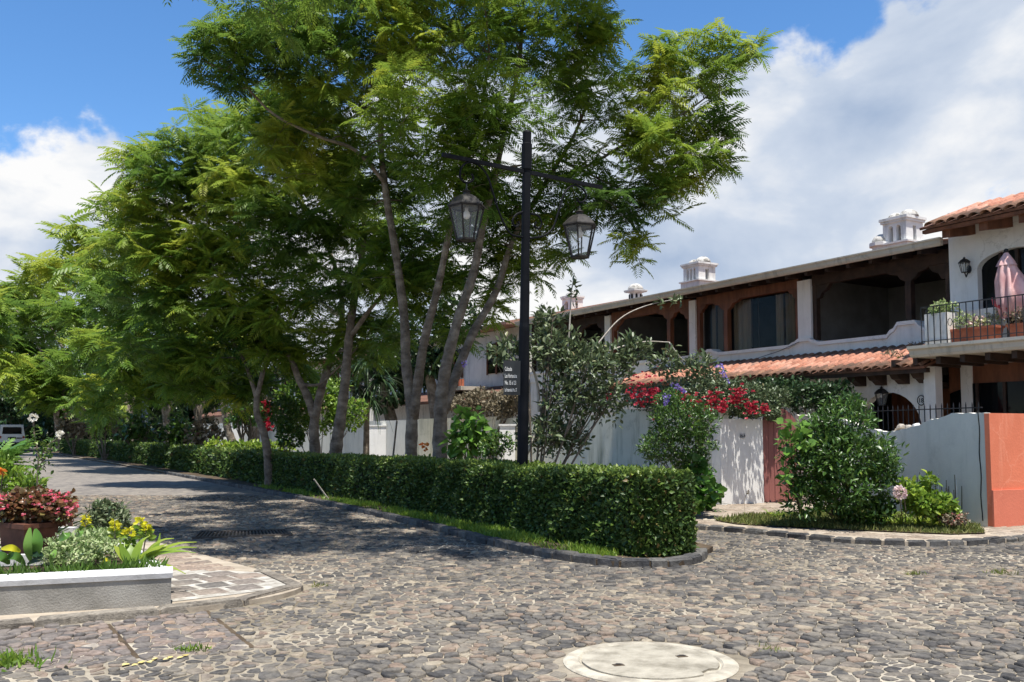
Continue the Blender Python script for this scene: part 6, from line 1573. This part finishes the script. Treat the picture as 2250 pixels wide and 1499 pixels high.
# dark drooping palm
pm_ = top('palm', 'dark drooping palm between the straight trunk and the twin jacarandas', 'palm', Vector((P(805, HOR, 30).x, 30, .05)))
mb = MB(); pb = Vector((P(805, HOR, 30).x, 30, .05)); mb.tube([pb, P(806, 900, 30), P(806, 800, 30)], [.12, .09, .08], 7); obj('trunk', mb, MT['bark'], pm_)
rg = np.random.default_rng(9); parts = []
for (px, py) in ((806, 800), (780, 850), (835, 840), (806, 880)):
    n = 60; az = rg.uniform(0, 6.28, n); el = rg.uniform(-.2, 1.1, n); d = np.stack([np.cos(az) * np.cos(el), np.sin(az) * np.cos(el), np.sin(el)], 1)
    parts.append((strap_tmpl(.045, 1.3), np.tile(np.array(P(px, py, 30)), (n, 1)), d, np.tile((0, 0, 1.), (n, 1)), rg.uniform(.7, 1.2, n), rg.normal(.5, .2, n)))
leaves('fronds', MT['dark'], pm_, parts)
bp = straps('strelitzia', 'spiky plant with orange flowers between the twin jacaranda trunks', [G(938, 1112, .08)], 26, .75, 'bright', 62, w=.04, bend=.3, tmean=.2)
spike(bp, P(932, 975, 18.9), P(936, 992, 18.9), 14, .09, 'orange', 63, .03, 'flower_head')
# stakes and posts
for nm, lab, a, b, r, m in (('wooden_stake', 'dark wooden stake leaning before the garden wall left of the twin trunks', G(852, 1112), P(872, 925, 20.2), .025, 'twig'), ('white_stake', 'short pale stick leaning against the shaded hedge front', G(728, 1106), P(690, 1053, 19.8), .018, 'palewood'), ):
    mb = MB(); mb.tube([a, b], [r, r * .8], 7); obj(nm, mb, MT[m], None, label=lab, cat='stake')
p0_ = vbase(316, -5.8); t = top('utility_post', 'blue-grey square post standing behind the far hedge', 'post', p0_)
mb = MB(); hp = P(316, 862, p0_.y).z; mb.tube([p0_, p0_ + Vector((.05, 0, hp))], [.20, .15], 4); obj('shaft', mb, MT['bluegrey'], t); mb = MB(); mb.lathe(p0_ + Vector((.05, 0, hp)), [(.16, 0), (.16, .05), (.03, .1)], 4); obj('cap', mb, MT['bluegrey'], t)
# tufts growing between the cobbles
rr = random.Random(4)
for k, (px, py, n, s, lab) in enumerate([(425, 1432, 70, .05, 'small grass tuft on the stones right of the front crack'), (5, 1462, 170, .09, 'larger grass tuft at the left edge of the picture'), (2010, 1265, 60, .05, 'small dry tuft in the cobbles below the right pavement'), (2200, 1262, 70, .05, 'dry grass tuft in the cobbles at the right edge'), (1690, 1432, 30, .04, 'tiny weed in the cobbles right of the manhole'), (705, 1290, 40, .04, 'tiny weeds in the cobbles beyond the painted pavers'), (1925, 1196, 40, .06, 'weed growing out of the kerb joint below the lawn')]):
    rg = np.random.default_rng(k); c = G(px, py); p = np.array((c.x, c.y, .01)) + rg.normal(0, .05 if k != 1 else .12, (n, 3)) * (1.2, .8, 0); d = norm(rg.normal(0, .5, (n, 3)) + (0, 0, .8))
    leaves('grass_tuft', MT['grass' if k < 2 else 'grass_dry'], None, [(T_BLADE, p, d, rdir(rg, n), s * rg.uniform(.6, 1.4, n), rg.normal(.5, .2, n))], label=lab, cat='weed', group='weeds in the cobbles', base=(c.x, c.y, 0), kind='stuff')

# ================================================================== planter at the left
zP = 0.355
pA = Vector((PL_A.x, PL_A.y, 0)); pd = pl_d; pn_ = Vector((-pd.y, pd.x, 0))
if pn_.y < 0: pn_ = -pn_
sd_ = Vector((-.52, .854, 0)).normalized()       # right-hand side runs back and to the left
pl_root = top('planter', 'low grey concrete flower planter with a white painted cap on the left pavement', 'planter', pA)
def slab(mb, a, b, th_dir, th, z0, z1):
    mb.hexa([a + Vector((0, 0, z0)), b + Vector((0, 0, z0)), b + th_dir * th + Vector((0, 0, z0)), a + th_dir * th + Vector((0, 0, z0)), a + Vector((0, 0, z1)), b + Vector((0, 0, z1)), b + th_dir * th + Vector((0, 0, z1)), a + th_dir * th + Vector((0, 0, z1))])
LP_ = 5.2
mb = MB(); slab(mb, pA, pA + pd * LP_, pn_, .14, .02, zP - .075); slab(mb, pA + sd_ * .12 + pd * .004, pA + sd_ * 2.1 + pd * .004, pd, .14, .05, zP - .077); obj('wall', mb, MT['concrete'], pl_root)
mb = MB()
def cap(a, b, inner, w):
    pts = [(-.012, zP - .074), (-.02, zP - .03), (-.008, zP - .006), (.03, zP + .004), (w - .02, zP + .004), (w, zP - .02), (w, zP - .074)]
    mb.prism([a + inner * x + Vector((0, 0, z)) for x, z in pts], b - a)
cap(pA - pd * .01, pA + pd * LP_, pn_, .17); cap(pA + sd_ * 2.1, pA + sd_ * .16, pd, .17)
obj('cap', mb, MT['whitepaint'], pl_root)
mb = MB(); slab(mb, pA + sd_ * 2.1 + pd * .0, pA + sd_ * 2.1 + pd * 4.2, pn_, .14, .05, zP); obj('rear_kerb', mb, MT['whitepaint'], pl_root)
mb = MB(); a, b, c, d_ = pA + pn_ * .12 + pd * .1, pA + pn_ * .12 + pd * LP_, pA + sd_ * 2.1 + pd * 4, pA + sd_ * 2.1 + pd * .1
mb.add([x + Vector((0, 0, zP - .09)) for x in (a, b, c, d_)], [(0, 1, 2, 3)]); obj('soil', mb, MT['soil'], pl_root)
def PZ(px, py, Y): return P(px, py, Y)
zS = zP - .08
def on_soil(px, Y): return Vector(((px - CX) / F * Y, Y, zS))
# inner white edging seen behind the canna leaves
mb = MB(); a, b = P(120, 1215, 8.9), P(-40, 1222, 8.75); a.z = b.z = 0; slab(mb, a, b, Vector((0, 1, 0)), .1, zS, zP + .02); obj('inner_edging', mb, MT['whitepaint'], pl_root)
mb = MB(); a, b = P(160, 1175, 9.9), P(112, 1178, 9.9); a.z = b.z = 0; slab(mb, a, b, Vector((0, 1, 0)), .12, zS, P(140, 1160, 9.9).z); obj('inner_edging', mb, MT['whitepaint'], pl_root)
# strip of short grass behind the cap
rg = np.random.default_rng(3); n = 2600
q = np.array(pA + pn_ * .17 + pd * .1 + Vector((0, 0, zS))); p = q + rg.random((n, 1)) * 4.4 * np.array(pd) + rg.random((n, 1)) ** 1.4 * .26 * np.array(pn_)
leaves('planter_grass', MT['grass'], None, [(T_BLADE, p, norm(rg.normal(0, .5, (n, 3)) + (0, 0, .8)), rdir(rg, n), .15 * rg.uniform(.5, 1.3, n), rg.normal(.05, .12, n))], kind='stuff', label='dark green mondo grass edging inside the planter cap', cat='grass')
# strap-leaved lily at the corner
ly = top('lily', 'yellow-green strap-leaved lily arching over the planter corner', 'plant', on_soil(300, 8.65))
for k, (pts, w) in enumerate([([(300, 1240), (318, 1222), (345, 1200), (352, 1172)], .04), ([(305, 1240), (340, 1215), (390, 1196), (432, 1192)], .028), ([(305, 1240), (345, 1218), (395, 1205), (432, 1204)], .028), ([(305, 1242), (340, 1220), (390, 1212), (430, 1216)], .026), ([(300, 1240), (325, 1216), (355, 1202), (366, 1196)], .036), ([(305, 1243), (335, 1240), (370, 1245), (408, 1262)], .026), ([(290, 1240), (286, 1215), (278, 1195), (276, 1180)], .034), ([(284, 1240), (270, 1222), (256, 1206), (250, 1200)], .03), ([(292, 1242), (305, 1225), (320, 1215), (336, 1208)], .036), ([(285, 1242), (288, 1225), (293, 1212), (296, 1200)], .03), ([(298, 1243), (320, 1232), (342, 1224), (352, 1218)], .03), ([(310, 1244), (320, 1243), (325, 1246), (324, 1256)], .022), ([(296, 1242), (300, 1215), (312, 1190), (330, 1178)], .034), ([(288, 1242), (276, 1222), (268, 1205), (262, 1188)], .03), ([(303, 1242), (330, 1205), (358, 1188), (382, 1184)], .03)]):
    c = curve([P(px, py, 8.65 - .05 * i * (k % 3 - 1)) for i, (px, py) in enumerate(pts)], 12); mb = MB(); n = len(c)
    for i, q_ in enumerate(c):
        t_ = i / (n - 1); ww = w * .95 * (.55 + .75 * math.sin(math.pi * min(1, t_ + .15))) * (1 - t_ ** 3) + .002
        dr_ = (c[min(i + 1, n - 1)] - c[max(i - 1, 0)]).normalized(); sd2 = dr_.cross(Vector((0, -.5, .9))).normalized()
        mb.v += [tuple(q_ - sd2 * ww + Vector((0, 0, .006))), tuple(q_), tuple(q_ + sd2 * ww + Vector((0, 0, .006)))]
    for i in range(n - 1):
        b = i * 3; mb.f += [(b, b + 1, b + 4, b + 3), (b + 1, b + 2, b + 5, b + 4)]
    o = obj('leaf', mb, MT['lime'], ly, smooth=True, fix=False); at = o.data.attributes.new('tone', 'FLOAT', 'POINT'); at.data.foreach_set('value', [.25 + .5 * ((k * 37) % 10) / 10 + .3 * (i // 3) / n for i in range(len(mb.v))])
# golden shrimp plants
for k, (px, pyt, pyb, Y, lab) in enumerate([(188, 1128, 1180, 9.3, 'yellow bract flower spike leftmost, before the round bush'), (252, 1145, 1190, 9.1, 'yellow bract spike right of the leftmost one'), (283, 1162, 1192, 8.8, 'yellow bract spike low beside the lily leaves'), (308, 1140, 1172, 9.0, 'tallest yellow bract spike above the lily'), (320, 1156, 1178, 8.9, 'yellow bract spike just right of the tallest one')]):
    t = top('shrimp_plant', lab, 'flower', on_soil(px, Y), 'yellow bract flowers in the planter'); mb = MB(); mb.tube([on_soil(px, Y), P(px + 1, pyb, Y), P(px, pyt, Y)], [.008, .006, .003], 5); obj('stem', mb, MT['twig'], t)
    spike(t, P(px, pyt + (pyb - pyt) * .5, Y), P(px, pyt, Y), 34, .05, 'yellow', 70 + k, .035, 'bracts', T_LEAF); spike(t, P(px, pyb + 10, Y), P(px, pyt + (pyb - pyt) * .5, Y), 26, .08, 'lime', 80 + k, .03, 'leaves', T_LEAF)
shrub('ground_cover', 'pale variegated ground cover spilling through the planter', [(150, 1205, 8.95, 60, 26), (200, 1195, 9.0, 60, 26), (240, 1210, 8.85, 40, 24), (110, 1225, 8.8, 30, 16), (220, 1180, 9.3, 36, 18), (165, 1225, 8.75, 60, 14)], 2600, .045, 'varieg', 64, tm=T_LEAF, base=on_soil(180, 9.0), stems=0, shell=.3, tmean=.55, updir=.5, cat='plant')
shrub('shrub', 'round bushy green shrub at the back of the planter', [(240, 1135, 10.3, 38, 28), (215, 1145, 10.2, 28, 24), (262, 1148, 10.2, 24, 22), (230, 1118, 10.3, 22, 14)], 1500, .075, 'glossy', 65, tm=T_NARROW, base=on_soil(240, 10.3), stems=6, tmean=.5, updir=-.15)
# pot with begonias
Yp = 9.45
c_ = P(62, 1200, Yp); pot = top('flower_pot', 'dark brown rectangular terracotta pot holding the begonias', 'flower pot', (c_.x, c_.y, zS))
rot = Matrix.Rotation(R(-32), 3, 'Z'); mb = MB(); h_ = P(62, 1147, Yp).z - zS
def taper(w0, d0, w1, d1, z0, z1):
    return [Vector((c_.x, c_.y, 0)) + rot @ Vector((a * w / 2, b * d / 2, 0)) + Vector((0, 0, z)) for w, d, z in ((w0, d0, z0), (w1, d1, z1)) for a, b in ((-1, -1), (1, -1), (1, 1), (-1, 1))]
mb.hexa(taper(.40, .30, .46, .36, zS, zS + h_ - .05)); obj('body', mb, MT['pot'], pot)
mb = MB(); mb.hexa(taper(.50, .40, .50, .40, zS + h_ - .048, zS + h_)); obj('rim', mb, MT['pot'], pot)
shrub('begonia', 'bronze-leaved begonias with pink flowers in the brown pot', [(40, 1110, Yp, 50, 30), (95, 1115, Yp, 50, 30), (10, 1115, Yp, 35, 28), (125, 1105, Yp + .1, 35, 24), (70, 1095, Yp + .1, 40, 22), (140, 1130, Yp, 20, 22)], 2300, .055, 'begonia', 66, tm=T_ROUND, base=Vector((c_.x, c_.y, zS + h_ - .01)), stems=6, shell=.35, cat='flower', flowers=(72, .022, 'pink', [(110, 1085, Yp - .2, 16), (118, 1100, Yp - .3, 14), (150, 1110, Yp - .3, 16), (160, 1118, Yp - .3, 12), (5, 1095, Yp - .3, 14), (8, 1110, Yp - .3, 12), (70, 1105, Yp - .3, 30), (145, 1128, Yp - .3, 14), (140, 1090, Yp - .2, 14)], 5))
# canna-like broad leaves
ca = top('canna', 'broad blue-green leaves with one yellow leaf at the front of the planter', 'plant', on_soil(70, 8.6))
def bigleaf(base, mid, tip, w, tone, mat):
    c = curve([base, mid, tip], 10); mb = MB(); n = len(c)
    for i, q_ in enumerate(c):
        t_ = i / (n - 1); ww = w * math.sin(math.pi * (t_ * .92 + .04)) ** .8 + .002; dr_ = (c[min(i + 1, n - 1)] - c[max(i - 1, 0)]).normalized(); sd2 = dr_.cross(Vector((0, -1, .35))).normalized(); n2 = sd2.cross(dr_)
        mb.v += [tuple(q_ - sd2 * ww + n2 * ww * .25), tuple(q_), tuple(q_ + sd2 * ww + n2 * ww * .25)]
    for i in range(n - 1):
        b = i * 3; mb.f += [(b, b + 1, b + 4, b + 3), (b + 1, b + 2, b + 5, b + 4)]
    o = obj('leaf', mb, MT[mat], ca, smooth=True, fix=False); at = o.data.attributes.new('tone', 'FLOAT', 'POINT'); at.data.foreach_set('value', [tone] * len(mb.v))
bl = 8.6
for (b_, m_, t_, w, tn, mt) in [((68, 1235), (62, 1200), (66, 1160), .04, .8, 'bright'), ((76, 1230), (84, 1195), (78, 1162), .05, .35, 'bright'), ((55, 1240), (35, 1222), (8, 1228), .035, .3, 'bright'), ((60, 1240), (90, 1222), (55, 1213), .03, .2, 'dark'), ((110, 1235), (116, 1222), (122, 1208), .03, .8, 'bright'), ((130, 1185), (142, 1178), (152, 1172), .04, .4, 'bright'), ((45, 1212), (25, 1204), (2, 1206), .028, .5, 'yellow'), ((20, 1240), (8, 1225), (-15, 1215), .04, .3, 'bright'), ((170, 1178), (176, 1172), (180, 1166), .03, .7, 'bright'), ((240, 1232), (232, 1230), (226, 1234), .015, .6, 'yellow')]:
    bigleaf(P(*b_, bl), P(*m_, bl - .05), P(*t_, bl), w, tn, mt)
# rose bush
rs = top('rose_bush', 'tall thin rose bush with white roses rising behind the begonias', 'rose bush', on_soil(82, 10.2))
mb = MB(); Yr = 10.2
for pts in ([(80, 1120), (82, 1050), (84, 1000), (76, 960), (73, 920)], [(84, 1010), (100, 985), (120, 968), (130, 958)], [(83, 1040), (95, 1010), (112, 985)]): mb.tube(curve([P(a, b, Yr) for a, b in pts], 12), .009, 5)
mb.tube([on_soil(80, Yr), P(80, 1120, Yr)], .011, 5)
obj('stems', mb, MT['twig'], rs)
rg = np.random.default_rng(12); ps = []
for (px, py, s, n) in ((100, 990, 22, 60), (115, 975, 18, 40), (85, 1000, 14, 26), (72, 965, 16, 26), (80, 945, 14, 16), (95, 1020, 16, 26), (85, 1030, 12, 16), (84, 1055, 10, 8)):
    for _ in range(n): ps.append(tuple(P(px + rg.normal(0, s * .5), py + rg.normal(0, s * .5), Yr + rg.normal(0, .06))))
ps = np.array(ps); n = len(ps); leaves('foliage', MT['bush'], rs, [(T_LEAF, ps, norm(rg.normal(0, .7, (n, 3)) + (0, 0, .1)), norm(rg.normal(0, .4, (n, 3)) + (0, 0, 1)), .055 * rg.uniform(.6, 1.2, n), rg.normal(.62, .2, n))])
for (px, py) in ((73, 918), (131, 956)):
    d = rdir(rg, 40); c = np.array(P(px, py, Yr)); leaves('rose', MT['petal'], rs, [(T_ROUND, c + d * .022, norm(d + rg.normal(0, .4, (40, 3)) + (0, 0, .3)), rdir(rg, 40), rg.uniform(.025, .045, 40), rg.random(40))])
# foliage at the left edge
shrub('croton', 'yellow and green leafy shrub at the left edge behind the begonias', [(15, 1060, 10.6, 45, 32), (60, 1070, 10.5, 36, 22), (0, 1030, 10.7, 34, 30)], 900, .10, 'lime', 67, tm=T_NARROW, base=on_soil(20, 10.6), stems=5, tmean=.35)
straps('grass_clump', 'dark green upright strap leaves behind the begonia flowers', [on_soil(80, 9.9), on_soil(100, 9.9), on_soil(65, 9.9)], 130, .62, 'bright', 68, w=.035, bend=.35, tmean=.25)
fp = top('cycad', 'bright green feathery frond plant at the far left edge', 'plant', on_soil(-30, 11.2))
rg = np.random.default_rng(31); n = 26; az = rg.uniform(-1.2, 1.6, n); el = rg.uniform(.1, 1.2, n); d = np.stack([np.cos(az) * np.cos(el), np.sin(az) * np.cos(el), np.sin(el)], 1)
leaves('fronds', MT['bright'], fp, [(frond_tmpl(12, .05, .35, .34, 9), np.tile(np.array(P(-25, 1030, 11.2)), (n, 1)), d, np.tile((0, 0, 1.), (n, 1)), rg.uniform(.35, .6, n), rg.normal(.6, .2, n))])
mb = MB(); mb.tube([on_soil(-30, 11.2), P(-25, 1030, 11.2)], .06, 7); obj('trunk', mb, MT['bark'], fp)
fl_ = top('flower', 'small orange-yellow flower at the left edge above the begonias', 'flower', on_soil(5, 10.2)); mb = MB(); mb.tube([on_soil(5, 10.2), P(5, 1042, 10.2)], .006, 4); obj('stalk', mb, MT['twig'], fl_); spike(fl_, P(5, 1048, 10.2), P(6, 1034, 10.2), 20, .05, 'orange', 4, .02, 'petals')
# pot plants on the balcony
def trough(label, px0, px1, pyt, pyb, v, plant_label, pm, seed, fm=None):
    u0, u1 = U(px0, v), U(px1, v); zt_ = Z(px0, pyt, v); t = top('flower_trough', label, 'flower trough', W((u0 + u1) / 2, v, zF), 'terracotta troughs on the balcony')
    mb = MB(); mb.hexa([W(u1 + .04, v, zF + .005), W(u1 + .04, v + .2, zF + .005), W(u0 - .04, v + .2, zF + .005), W(u0 - .04, v, zF + .005), W(u1, v - .03, zt_), W(u1, v + .23, zt_), W(u0, v + .23, zt_), W(u0, v - .03, zt_)]); obj('body', mb, MT['terracotta'], t)
    mb = MB(); mb.hb(u1 - .02, u0 + .02, v - .05, v + .25, zt_ + .002, zt_ + .05); obj('rim', mb, MT['terracotta'], t)
    Y = W((u0 + u1) / 2, v + .1, 0).y; shrub('potted_plant', plant_label, [((px0 * .75 + px1 * .25), pyt - 22, Y, 24, 20), ((px0 * .45 + px1 * .55), pyt - 18, Y, 24, 16), ((px0 * .15 + px1 * .85), pyt - 24, Y, 20, 22)], 520, .06, pm, seed, base=W((u0 + u1) / 2, v + .1, zt_ + .04), stems=6, stem_r=.006, shell=.2, flowers=fm, tmean=.6)
Yt = V(2140, 720, 2.75).y
trough('long terracotta trough of succulents behind the balcony railing', 2092, 2198, 730, 762, 2.65, 'pale straggly plants with peach flowers in the long balcony trough', 'varieg', 91, (24, .05, 'palepink', [(2155, 708, Yt, 14), (2130, 712, Yt, 10)], 5))
trough('second terracotta trough at the right edge of the balcony', 2224, 2300, 718, 752, 2.65, 'dry spiky plants in the right-hand balcony trough', 'dryvine', 92)
Yq = W(ub1 - .3, vr + .2, 0).y
shrub('potted_plant', 'light green plant on top of the white balcony planter', [(2072, 678, Yq, 26, 14), (2060, 684, Yq, 16, 10)], 420, .07, 'varieg', 93, base=W(ub1 - .25, vr + .17, Z(2060, 688, vr + .05)), stems=3, stem_r=.006, tmean=.55)
# weeds on the lower roof by the balcony
for k, (px, py) in enumerate(((1985, 790), (1962, 778), (2010, 760))):
    c = V(px, py, 3.2 + .2 * (k == 2)); rg = np.random.default_rng(k + 50); n = 60; leaves('roof_weed', MT['dryvine' if k else 'grass_dry'], None, [(T_BLADE, np.array(c) + rg.normal(0, .08, (n, 3)) * (1, 1, .3), norm(rg.normal(0, .6, (n, 3)) + (0, 0, .6)), rdir(rg, n), .12 * rg.uniform(.5, 1.2, n), rg.normal(.5, .2, n))], label=['yellowish weed growing on the lower tiles beside the balcony', 'weed growing mid-slope on the lower tiled roof', 'weed at the top corner of the lower tiled roof'][k], cat='weed', group='weeds on the lower roof', base=tuple(c - Vector((0, 0, .05))))

# ================================================================== parked car
Yc = 76.0; cx0, cx1 = P(-2, HOR, Yc).x, P(55, HOR, Yc).x; wC = cx1 - cx0; xc = (cx0 + cx1) / 2
car = top('parked_car', 'white boxy off-road car parked at the far end of the road, seen from behind', 'car', (xc, Yc, 0))
def carv(mb):
    mb.v = [tuple(Vector((xc, Yc, z)) + _cr * (x - xc) + _cf * (y - Yc)) for x, y, z in mb.v]
def cbox(name, x0, x1, y0, y1, z0, z1, mat, parent, tx=0, ty=0):
    mb = MB(); mb.hexa([(x0, y0, z0), (x1, y0, z0), (x1, y1, z0), (x0, y1, z0), (x0 + tx, y0 + ty, z1), (x1 - tx, y0 + ty, z1), (x1 - tx, y1 - ty, z1), (x0 + tx, y1 - ty, z1)])
    carv(mb); o = obj(name, mb, MT[mat], parent); return o
hwc = 1.0; _cf = Vector((-.50, .866, 0)); _cr = Vector((.866, .50, 0))
body = cbox('body', xc - hwc, xc + hwc, Yc, Yc + 4.3, .62, 1.30, 'carwhite', car, .03, .03)
cab = cbox('cabin', xc - hwc + .06, xc + hwc - .06, Yc + .04, Yc + 3.0, 1.302, 2.12, 'carwhite', car, .12, .14)
cbox('rear_window', xc - hwc + .28, xc + hwc - .28, Yc + .055, Yc + .075, 1.40, 1.98, 'darkglass', cab, .06, .07)
cbox('roof', xc - hwc + .14, xc + hwc - .14, Yc + .16, Yc + 2.9, 2.122, 2.18, 'carwhite', cab, .05, .05)
for s in (-1, 1):
    cbox('side_window', xc + s * (hwc - .10) - .02, xc + s * (hwc - .10) + .02, Yc + .5, Yc + 2.6, 1.45, 1.98, 'darkglass', cab, 0, .1)
    cbox('tail_lamp', xc + s * (hwc - .14) - .08, xc + s * (hwc - .14) + .08, Yc - .02, Yc - .002, 1.05, 1.25, 'redlamp', body)
    mb = MB(); mb.tube([(xc + s * (hwc - .14) - .12, Yc + .75, .38), (xc + s * (hwc - .14) + .12, Yc + .75, .38)], .38, 18); carv(mb); w_ = obj('wheel', mb, MT['rubber'], car); mb = MB(); mb.tube([(xc + s * (hwc - .015), Yc + .75, .38), (xc + s * (hwc + .0), Yc + .75, .38)], .2, 12); carv(mb); obj('rim', mb, MT['grate'], w_)
    mb = MB(); mb.tube([(xc + s * (hwc - .14) - .12, Yc + 3.4, .38), (xc + s * (hwc - .14) + .12, Yc + 3.4, .38)], .38, 18); carv(mb); obj('wheel', mb, MT['rubber'], car)
cbox('bumper', xc - hwc, xc + hwc, Yc - .12, Yc - .004, .50, .72, 'rubber', car, .02, .02)
cbox('number_plate', xc - .3, xc + .3, Yc - .02, Yc - .004, .98, 1.16, 'rubber', body)
cbox('tailgate_handle', xc + .35, xc + .75, Yc - .02, Yc - .004, 1.02, 1.1, 'rubber', body)
